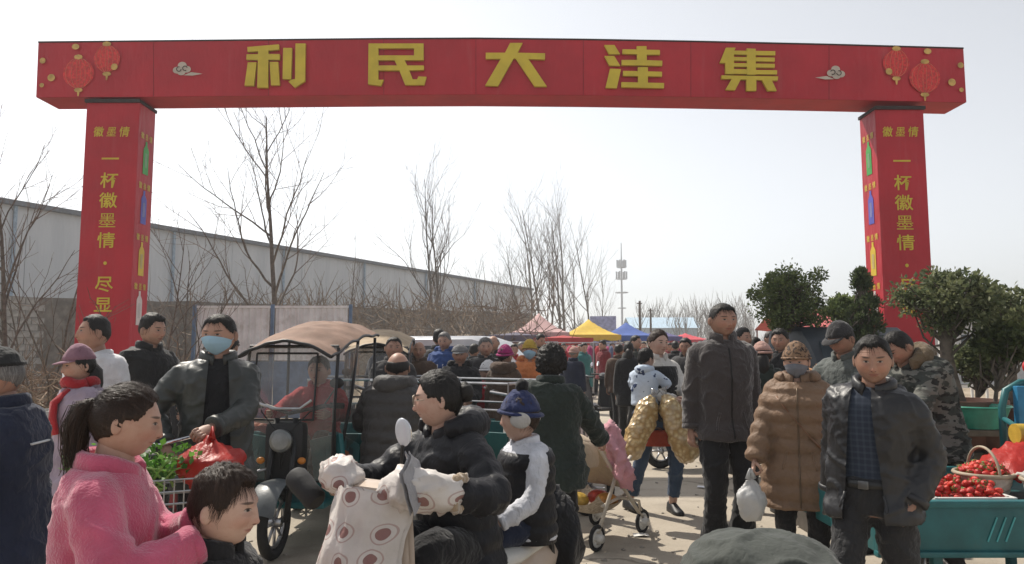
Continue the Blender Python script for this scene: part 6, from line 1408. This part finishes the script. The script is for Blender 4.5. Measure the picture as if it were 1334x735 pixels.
def cloth(name, label, c, sx, sy, h, mat, seed, cat='cloth', rz=0):
    q, f = sheet(lambda u, v: ((u - .5) * sx, (v - .5) * sy, .01 + h * math.sin(math.pi * u) ** .7 * math.sin(math.pi * v) ** .7 + .05 * abs(mnoise.noise(Vector((u * 6 + seed, v * 6, seed)))) + .02 * abs(mnoise.noise(Vector((u * 15 + seed, v * 15, 1))))), 26, 22)
    o = MB().add(q, f); o.add(q - np.array([0, 0, .006]), [x[::-1] for x in f]); o = o.build(name, mat, smooth=True); o.location = c; o.rotation_euler = (0, 0, R(rz)); return tag(o, label, cat)
cloth('red_cloth', 'bright red plastic cloth heaped on the strawberry cart', (2.95, 4.36, CZ + .10), .56, .36, .16, film_mat('film_red2', (.58, .03, .02)), 3, rz=22)
cloth('plastic_sheet', 'crumpled white plastic bag lying over the strawberry baskets', (3.00, 4.02, CZ + .14), .46, .30, .09, film_mat('film_white2', (.62, .60, .56)), 8, 'plastic bag', rz=14)
for i, (x, y, s_) in enumerate(((2.64, 3.92, .12), (2.76, 3.88, .08), (2.55, 3.87, .07), (2.70, 4.02, .07))):
    o = MB().bbox((0, 0, 0), (s_ * 1.5, s_, .008), .002).build('price_card', M('card%d' % (i % 2), ((.58, .56, .54), (.50, .10, .09))[i % 2], .6)); o.location = (x, y, CZ + .012 + .003 * i); o.rotation_euler = (R(4), 0, R(-20 + i * 25)); tag(o, ['blank white card below the first strawberry basket', 'red packet lying between the baskets', 'small white card at the tray edge', 'red packet at the cart rail'][i], 'card')
mb = MB().bbox((2.03 - 2.03, 0, 0), (.24, .30, .03), .005).build('pink_board', M('board_pink', (.52, .20, .18), .6)); mb.location = (2.40, 4.55, CZ + .10); mb.rotation_euler = (R(-25), 0, R(10)); tag(mb, 'small pink board propped on the cart behind the tray', 'board')

# ================================================================== POTTED TREES AND THE RIGHT BACKGROUND
def potted(x, y, zpot, label, crown_c, crown_r, nclump, nleaf, lsize, lm, trunk_r, seed, pot=True, conical=False, lean=0.0, bend=0.0, potr=.32, poth=.42):
    rs = np.random.RandomState(seed); t = empty('potted_tree', (x, y, 0), 0, label, 'tree')
    if pot:
        MB().lathe([(potr * .74, zpot - poth), (potr * .8, zpot - poth + .02), (potr, zpot - .05), (potr + .02, zpot - .045), (potr + .02, zpot), (potr - .02, zpot), (potr - .03, zpot - .04)], n=28, cap=False).build('pot', M('pot_brown', (.11, .05, .035), .6, .2), t, auto=40); MB().lathe([(.0, zpot - .035), (potr - .02, zpot - .04)], n=20, cap=False).build('soil', M('soil', (.08, .055, .04), .95), t)
        MB().bbox((0, 0, (zpot - poth) / 2), (potr * 1.7, potr * 1.7, zpot - poth), .02).build('stand', M('stand_wood', (.10, .08, .06), .9, .3), t)
    cc = np.array(crown_c); base = np.array([0, 0, zpot - .05]); top = np.array([cc[0], cc[1], cc[2] + crown_r[2] * .5])
    pts = [base + (top - base) * u + np.array([bend * math.sin(u * 3.1), .03 * math.sin(u * 5), 0]) for u in np.linspace(0, 1, 9)]
    mt = MB().tube(pts, trunk_r * (1 - .75 * np.linspace(0, 1, 9) ** 1.4), 12); cl, cdirs = [], []
    for k in range(nclump):
        d = unit(rs.normal(0, 1, 3)); u = rs.rand() ** .45; p_ = cc + d * np.array(crown_r) * u
        if conical: hh = rs.rand() ** 1.3; a = rs.rand() * 6.28; q = crown_r[0] * (1 - hh) ** .8 * rs.uniform(.4, 1.1); p_ = cc + np.array([q * math.cos(a), q * math.sin(a), (hh * 2 - 1) * crown_r[2]])
        i = min(8, int(rs.uniform(3.5, 8))); s0 = pts[i]; m_ = (s0 + p_) / 2 + rs.normal(0, .04, 3) - np.array([0, 0, .04]); mt.tube([s0, m_, p_], [.016, .010, .004], 5, cap=False)
        r_ = rs.uniform(.06, .17) * crown_r[0] / .5; n_ = int(nleaf / nclump * rs.uniform(.5, 1.5)); q = rs.normal(0, 1, (n_, 3)); q = q / np.linalg.norm(q, axis=1)[:, None] * (rs.rand(n_) ** .4)[:, None] * r_; cl.append(p_ + q * np.array([1, 1, .8])); cdirs.append(q / r_ + rs.normal(0, .5, (n_, 3)) + np.array([0, 0, .9 if conical else .1]))
    mt.build('trunk', bark, t, smooth=True); V, F = leafset(np.concatenate(cl), np.concatenate(cdirs), lsize, rs, asp=.28 if not conical else .18); o = MB().add(V, F).build('crown', lm, t); o['kind'] = 'stuff'
    return t
lg = leafmat('leaf_dark', (.045, .070, .030), (.11, .14, .06)); lg2 = leafmat('leaf_mid', (.075, .11, .04), (.18, .22, .075)); lg3 = leafmat('leaf_dull', (.08, .105, .05), (.19, .205, .10)); lg4 = leafmat('leaf_pine', (.05, .07, .025), (.11, .13, .045))
def pot_at(px, d, label, cy0, cy1, half_px, **k):
    c = P(px, (cy0 + cy1) / 2, d); hx = half_px / F_PX * d; hz = (cy1 - cy0) / 2 / F_PX * d
    bx_ = k.pop('base_px', px); b_ = P(bx_, 455, d); return potted(b_.x, d, k.pop('zpot'), label, (c.x - b_.x, 0, c.z), (hx, hx * .9, hz), **k)
pot_at(1030, 9.2, 'dense round evergreen standing on the small truck', 342, 432, 50, zpot=1.15, nclump=105, nleaf=10500, lsize=.042, lm=lg2, trunk_r=.04, seed=1)
pot_at(1124, 8.6, 'narrow pointed evergreen in front of the right red pillar', 352, 448, 28, zpot=1.2, nclump=95, nleaf=8000, lsize=.046, lm=lg, trunk_r=.035, seed=2, conical=True)
pot_at(1234, 6.6, 'spreading broadleaf tree with thick trunk in a brown pot', 352, 428, 62, base_px=1245, zpot=1.01, nclump=80, nleaf=6000, lsize=.050, lm=lg3, trunk_r=.068, seed=3, bend=-.05, potr=.36)
pot_at(1322, 7.0, 'broadleaf tree in a pot beside the teal sign frame', 378, 440, 46, base_px=1316, zpot=.95, nclump=60, nleaf=4200, lsize=.050, lm=lg3, trunk_r=.05, seed=4)
pot_at(1310, 6.4, 'small pine with yellowish needles between the potted trees', 425, 470, 34, base_px=1290, zpot=.85, nclump=60, nleaf=3600, lsize=.06, lm=lg4, trunk_r=.02, seed=5, potr=.2, poth=.25)
pot_at(1272, 7.4, 'low shrub with dull leaves behind the thick trunk', 450, 500, 34, zpot=.75, nclump=60, nleaf=2600, lsize=.06, lm=lg3, trunk_r=.02, seed=6, potr=.2, poth=.25)
pot_at(1100, 10.5, 'small bushy evergreen beside the truck cab', 388, 420, 22, zpot=1.0, nclump=50, nleaf=2400, lsize=.07, lm=lg2, trunk_r=.025, seed=8, potr=.22)
o = MB().lathe([(.20, 0), (.26, .16), (.28, .17), (.27, .18), (.25, .165), (.19, .015)], n=28).build('basin', M('basin_green', (.03, .20, .14), .4), auto=40); p = P(1266, 510, 6.1); o.location = (p.x, p.y, .82); tag(o, 'upturned green plastic basin by the potted tree', 'basin')
o2 = empty('goods_table', (P(1290, 455, 6.2).x, 6.25, 0), 0, 'low wooden table under the green basin', 'table'); MB().bbox((0, 0, .79), (1.0, .7, .05), .01).build('top', M('stand_wood', (.10, .08, .06), .9, .3), o2)
for sx in (-1, 1):
    for sy in (-1, 1): MB().box((sx * .45, sy * .3, .38), (.05, .05, .765)).build('leg', M('stand_wood', (.10, .08, .06), .9, .3), o2)
# small truck
tp = P(1072, 455, 9.8); t = empty('small_truck', (tp.x, 9.4, 0), R(10), 'small dark truck loaded with evergreen trees', 'truck')
dkp = M('truck_paint', (.028, .035, .045), .35, .15); glass = M('glass_dark', (.05, .065, .08), .08, .1, 2, 0)
rings = []
for y, hw, z0, z1 in ((-.95, .70, .45, .95), (-.85, .76, .40, 1.05), (-.55, .78, .38, 1.55), (-.35, .76, .38, 1.72), (.35, .76, .38, 1.74), (.42, .75, .38, 1.70)): rings.append(np.array([(hw * a, y, z0 + (z1 - z0) * b2) for a, b2 in ((-1, 0), (1, 0), (1.0, .55), (.90, .96), (.8, 1), (-.8, 1), (-.90, .96), (-1.0, .55))]))
MB().loft(rings).build('cab', dkp, t, auto=35)
MB().add([(-.62, -.80, 1.10), (.62, -.80, 1.10), (.60, -.57, 1.55), (-.60, -.57, 1.55)], [(0, 1, 2, 3)]).build('windscreen', glass, t)
for k in (1, -1):
    MB().add([(k * .795, -.55, 1.08), (k * .795, .30, 1.08), (k * .735, .28, 1.58), (k * .745, -.36, 1.55)][::k], [(0, 1, 2, 3)]).build('side_window', glass, t); wheel(t, (k * .70, -.55, .28), .28, .12, 6); wheel(t, (k * .70, 1.55, .28), .28, .12, 6); MB().ellip((k * .55, -.955, .70), (.12, .03, .07)).build('headlight', M('lens', (.55, .56, .55), .1), t, smooth=True); MB().bbox((k * .90, -.62, 1.25), (.06, .05, .2), .02).build('mirror', blackp, t)
    MB().bbox((k * .76, 1.4, .88), (.03, 1.9, .34), .01).build('bed_side', dkp, t)
MB().bbox((0, 1.4, .70), (1.5, 1.9, .06), .01).build('bed', dkp, t); MB().bbox((0, 2.36, .88), (1.5, .03, .33), .01).build('tailgate', dkp, t); MB().bbox((0, -1.0, .45), (1.4, .08, .18), .03).build('bumper', blackp, t)
# sacks of ginger-brown goods beside the cab
for i, (px, py, d, c) in enumerate(((1082, 495, 6.3, (.26, .13, .06)), (1090, 515, 6.1, (.40, .36, .33)))):
    p = P(px, py, d); mb = MB().ellip((0, 0, .16), (.20, .17, .17), 18, 12); me = remesh(mb, .016, 1); folds(me, .09, 15, (1, 1, 1), i); me.materials.append(M('sackcloth%d' % i, c, .9, .5, 20)); me.shade_smooth(); o = link('goods_sack', me); o.location = (p.x, p.y, p.z - .2); tag(o, ['open sack of ginger-brown roots beside the man in the dark cap', 'pale plastic sack under the ginger-brown roots'][i], 'sack')
gt = empty('goods_crate', (P(1086, 455, 6.2).x, 6.2, 0), 0, 'stacked crate stand under the sacks', 'crate'); MB().bbox((0, 0, .42), (.7, .6, .84), .01).build('crate_body', M('crate_dark', (.07, .06, .05), .8, .3), gt); MB().bbox((0, 0, .85), (.76, .66, .03), .01).build('crate_lid', M('stand_wood', (.10, .08, .06), .9, .3), gt)
# pink awning and white railing behind
def awning(px, d, w, zt, zb, label, mat):
    p = P(px, 455, d); t = empty('awning', (p.x, d, 0), 0, label, 'awning')
    q, f = sheet(lambda u, v: ((u - .5) * w, (v - .5) * 2.4, zb + (zt - zb) * (1 - abs(2 * v - 1)) ** 1.0 - .06 * math.sin(math.pi * u) + .02 * mnoise.noise(Vector((u * 4, v * 4, px)))), 14, 13); MB().add(q, f).build('canopy', mat, t, smooth=True)
    for sx in (-.48, .48):
        for sy in (-1.15, 1.15): MB().tube([(sx * w, sy, 0), (sx * w, sy, zb)], .02, 6).build('pole', steel, t)
    return t
awning(1076, 14, 1.9, 2.26, 1.84, 'pinkish red canvas awning behind the evergreen trees', M('canvas_pink', (.50, .13, .13), .8, .15))
t = empty('white_railing', (P(1255, 455, 21).x, 21, 0), 0, 'white picket railing seen behind the thick trunk', 'fence')
for k in range(22): MB().box((-1.5 + k * .42, 0, .85), (.06, .05, 1.7)).build('picket', whitep, t)
for z in (.4, 1.5): MB().box((2.9, -.04, z), (9, .04, .07)).build('rail', whitep, t)
bh = empty('white_house', (P(1262, 455, 30).x, 31, 0), R(-8), 'low white house behind the picket railing', 'house'); MB().box((2, 2, 1.35), (9, 4, 2.7)).build('wall', M('house_white', (.50, .50, .50), .8, .1), bh); mb = MB(); mb.add([(-2.8, -.3, 2.7), (6.8, -.3, 2.7), (6.8, 4.3, 2.7), (-2.8, 4.3, 2.7), (-2.8, 2, 3.4), (6.8, 2, 3.4)], [(0, 1, 5, 4), (2, 3, 4, 5), (0, 4, 3), (1, 2, 5)]); mb.build('roof', M('roof_grey', (.2, .2, .21), .8), bh)
for k in range(4): w_ = MB().box((-1.4 + k * 2.2, -.02, 1.5), (1.0, .06, 1.1)).build('window', M('glass_dark', (.05, .065, .08), .08), bh); MB().box((-1.4 + k * 2.2, -.06, 1.5), (.05, .04, 1.1)).build('frame', whitep, w_)
# ================================================================== TENTS AND STALLS
def tent(px, ypk, yev, d, w, col, label, name='market_tent'):
    p = P(px, 455, d); zp, ze = P(px, ypk, d).z, P(px, yev, d).z; t = empty(name, (p.x, d, 0), R((px * 7) % 12 - 6), label, 'tent'); m = M('tent_%d' % px, col, .8, .12, 2, .3, 8, .02)
    q = []; n = 13
    for j in range(n):
        for i in range(n):
            u, v = 2 * i / (n - 1) - 1, 2 * j / (n - 1) - 1; r_ = max(abs(u), abs(v)); e = (1 - r_); q.append((u * w / 2, v * w / 2, ze + (zp - ze) * (e ** 1.55 * .85 + e * .15) - .05 * (1 - min(abs(u), abs(v)) / max(r_, .01)) * r_ * (1 - r_)))
    MB().add(q, [(j * n + i, j * n + i + 1, (j + 1) * n + i + 1, (j + 1) * n + i) for j in range(n - 1) for i in range(n - 1)]).build('canopy', m, t, smooth=True)
    for a in range(4):
        rr = rot('Z', a * math.pi / 2); mb = MB(); v = [(rr @ np.array([x, -w / 2 - .01, z])) for x in np.linspace(-w / 2, w / 2, 12) for z in (ze + .01, ze - .22 - .03 * math.sin(x * 9))]; mb.add(v, [(2 * i, 2 * i + 1, 2 * i + 3, 2 * i + 2) for i in range(11)]); mb.build('valance', m, t)
        c = rr @ np.array([w / 2 - .05, -w / 2 + .05, 0]); MB().tube([c, c + np.array([0, 0, ze])], .025, 6).build('leg', steel, t)
    return t
tent(702, 408, 434, 30, 2.3, (.50, .32, .31), 'pale pink market tent with a tall peak'); tent(767, 416, 437, 31, 2.4, (.62, .42, .06), 'yellow market tent next to the pale pink one'); tent(816, 420, 438, 33, 2.4, (.06, .11, .34), 'blue market tent next to the yellow one'); tent(893, 434, 443, 40, 2.4, (.50, .06, .08), 'red market tent far down the lane'); tent(858, 428, 439, 38, 2.0, (.09, .08, .20), 'dark purple market tent behind the blue one'); tent(672, 433, 438, 27, 2.4, (.10, .09, .13), 'flat dark awning tent left of the pale pink one'); tent(734, 437, 441, 26, 2.0, (.42, .05, .05), 'low red tent in front of the yellow one')
p = P(786, 455, 37); t = empty('display_banner', (p.x, 37, 0), R(-10), 'pale violet banner panel standing behind the tents', 'banner'); MB().box((0, 0, 2.35), (1.3, .04, 1.5)).build('panel', M('banner_violet', (.33, .34, .50), .7), t)
for k in (-.6, .6): MB().tube([(k, .05, 0), (k, .05, 3.1)], .03, 6).build('post', steel, t)
goods = [(.40, .03, .04), (.45, .05, .10), (.10, .12, .20), (.35, .25, .15), (.30, .03, .12), (.14, .20, .14)]
for k, (px, d, w) in enumerate(((735, 22.5, 1.8), (770, 24, 1.9), (808, 26, 2.0), (845, 27, 2.0), (690, 20, 1.6), (878, 24, 1.6), (712, 28, 2.2))):
    p = P(px, 455, d); t = empty('clothes_rack', (p.x, d, 0), R(k * 9 - 20), 'rack of hanging clothes %s' % ['left of the maroon jacket', 'behind the maroon jacket', 'under the blue tent', 'right of the blue tent', 'near the orange jacket', 'far down the lane', 'under the pale pink tent'][k], 'rack', 'clothes racks among the tents')
    for sx in (-w / 2, w / 2): MB().tube([(sx, 0, 0), (sx, 0, 1.65)], .018, 6).build('upright', steel, t); MB().tube([(sx, -.3, .02), (sx, .3, .02)], .018, 6).build('foot', steel, t)
    MB().tube([(-w / 2, 0, 1.65), (w / 2, 0, 1.65)], .016, 6).build('bar', steel, t)
    n = 9
    for j in range(n):
        x = -w / 2 + (j + .5) * w / n; c = goods[(j * 5 + k * 3) % 6] if (j + k) % 3 else goods[0]; mb = MB(); 
        mb.loft([np.array([(x + dx * s1 + .02 * math.sin(z * 9 + j), dy * s1, z) for dx, dy in ((-.07, -.2), (.07, -.2), (.07, .2), (-.07, .2))]) for z, s1 in ((.62 + .1 * (j % 3), 1.1), (1.1, 1.0), (1.45, .95), (1.56, .35))]); mb.build('garment', fabric('garment_%.2f_%.2f' % c[:2], c), t, smooth=True)
# silver van
p = P(612, 455, 15); t = empty('silver_van', (p.x, 15.5, 0), R(70), 'silver van parked behind the crowd', 'van'); sil = M('van_silver', (.42, .43, .45), .3, .06, 3, .05, metal=.3); rings = []
for y, hw, z0, z1 in ((-1.9, .6, .4, .75), (-1.75, .76, .3, .95), (-1.2, .80, .28, 1.12), (-.7, .80, .28, 1.60), (-.3, .78, .28, 1.72), (1.4, .78, .28, 1.72), (1.8, .74, .3, 1.55), (1.9, .70, .4, 1.1)): rings.append(np.array([(hw * a, y, z0 + (z1 - z0) * b2) for a, b2 in ((-.95, 0), (.95, 0), (1, .2), (1, .58), (.86, .95), (.7, 1), (-.7, 1), (-.86, .95), (-1, .58), (-1, .2))]))
MB().loft(rings).build('body', sil, t, auto=30)
for k in (1, -1):
    for y0, y1 in ((-.75, .0), (.08, .8), (.88, 1.55)): MB().add([(k * .81, y0 - .1 * (y0 < -.5), 1.10), (k * .81, y1, 1.10), (k * .745, y1, 1.52), (k * .745, y0 + .1, 1.52)][::k], [(0, 1, 2, 3)]).build('side_window', glass, t)
    wheel(t, (k * .72, -1.15, .29), .29, .13, 6); wheel(t, (k * .72, 1.2, .29), .29, .13, 6); MB().ellip((k * .55, -1.86, .68), (.13, .04, .07)).build('headlight', M('lens', (.55, .56, .55), .1), t, smooth=True)
MB().add([(-.66, -1.16, 1.14), (.66, -1.16, 1.14), (.6, -.72, 1.56), (-.6, -.72, 1.56)], [(0, 1, 2, 3)]).build('windscreen', glass, t)
# tower, far building, poles
p = P(811, 455, 190); t = empty('radio_tower', (p.x, 190, 0), 0, 'slim radio mast with antenna clusters on the horizon', 'tower'); gm_ = M('mast_grey', (.33, .34, .36), .6)
MB().tube([(0, 0, 0), (0, 0, 22), (0, 0, 29)], [.32, .22, .1], 8).build('mast', gm_, t)
for z, r_ in ((20.5, 1.3), (23.5, 1.1)):
    MB().ring((0, 0, z - 1), r_, .1, 'z', 16, 5).build('platform', gm_, t)
    for k in range(6): a = k * 1.047; MB().box((r_ * math.cos(a), r_ * math.sin(a), z), (.35, .35, 1.9)).build('antenna', gm_, t)
MB().ring((0, 0, 16), 1.6, .12, 'z', 14, 5).build('platform', gm_, t); MB().ring((0, 0, 12), 1.0, .12, 'z', 14, 5).build('platform', gm_, t)
p = P(860, 455, 120); t = empty('far_shed', (p.x, 120, 0), 0, 'distant pale shed with a light blue roof', 'building'); MB().box((0, 0, 2.4), (10, 9, 4.8)).build('wall', M('far_wall', (.36, .42, .47), .7), t); mb = MB(); mb.add([(-5.5, -4.8, 4.75), (5.5, -4.8, 4.75), (5.5, 0, 6.6), (-5.5, 0, 6.6), (5.5, 4.8, 4.75), (-5.5, 4.8, 4.75)], [(0, 1, 2, 3), (3, 2, 4, 5)]); mb.build('roof', M('far_roof', (.42, .55, .66), .6), t)
for k in range(4): MB().box((-3.6 + k * 2.4, -4.55, 2.6), (1.2, .2, 1.2)).build('window', glass, t)
for i, (px, yt, d) in enumerate(((834, 392, 44), (848, 402, 48))):
    p = P(px, 455, d); t = empty('wooden_pole', (p.x, d, 0), 0, ['taller dark pole behind the blue tent', 'shorter dark pole behind the blue tent'][i], 'pole'); MB().tube([(0, 0, 0), (.02, 0, P(px, yt, d).z)], [.09, .06], 8).build('shaft', bark, t); MB().box((0, 0, P(px, yt, d).z - .15), (.3, .06, .06)).build('cross_arm', bark, t)
# crates and goods by the left pillar
gr = 'market goods on the ground by the fence'
cc_ = [(.20, .03, .03), (.06, .08, .14), (.30, .28, .25), (.05, .14, .10), (.25, .16, .07), (.4, .4, .4)]
for k, (px, d, w, h, nm) in enumerate(((222, 6.9, .34, .26, 'dark red crate nearest the suit'), (238, 7.5, .4, .34, 'navy crate behind the seated vendor'), (214, 8.2, .4, .42, 'pale crate beside the brush heap'), (60, 8.6, .5, .5, 'green crate below the brush heap'), (84, 8.2, .42, .62, 'cardboard box below the brush heap'), (44, 9.2, .45, .7, 'white foam box below the brush heap'), (325, 9.0, .5, .55, 'navy box behind the tricycle'), (245, 8.6, .45, .8, 'cardboard box against the fence'))):
    p = P(px, 455, d); t = empty('goods_crate', (p.x, d, 0), R(k * 23), nm, 'crate', gr); m = M('crate_%d' % (k % 6), cc_[k % 6], .7, .25)
    for sx in (-1, 1): MB().bbox((sx * w / 2, 0, h / 2), (.025, w, h), .006).build('side', m, t); MB().bbox((0, sx * w * .46, h / 2), (w * .95, .025, h * .98), .006).build('end', m, t)
    MB().box((0, 0, .02), (w * .93, w * .85, .02)).build('base', m, t)
    v, f = sphere(10, 7); mb = MB()
    for j in range(9): mb.add(v * .06 + np.array([(j % 3 - 1) * w * .26, (j // 3 - 1) * w * .24, h * .92]), f)
    o = mb.build('produce', M('produce_%d' % (k % 3), ((.35, .10, .04), (.10, .16, .05), (.38, .30, .16))[k % 3], .6, .4, 12), t, smooth=True); o['kind'] = 'stuff'
# ------------------------------------------------------------------ haze
mb = MB().box((0, 95, 14), (330, 330, 30.5))
m = bpy.data.materials.new('haze_air'); m.use_nodes = True; nt = m.node_tree; nt.nodes.clear()
vo = nt.nodes.new('ShaderNodeVolumePrincipled'); vo.inputs['Color'].default_value = (.92, .94, .97, 1); vo.inputs['Density'].default_value = .0018; vo.inputs['Anisotropy'].default_value = .35
ou = nt.nodes.new('ShaderNodeOutputMaterial'); nt.links.new(vo.outputs[0], ou.inputs['Volume'])
tag(mb.build('haze', m), 'thin pale spring haze in the air over the market', 'haze', kind='stuff')
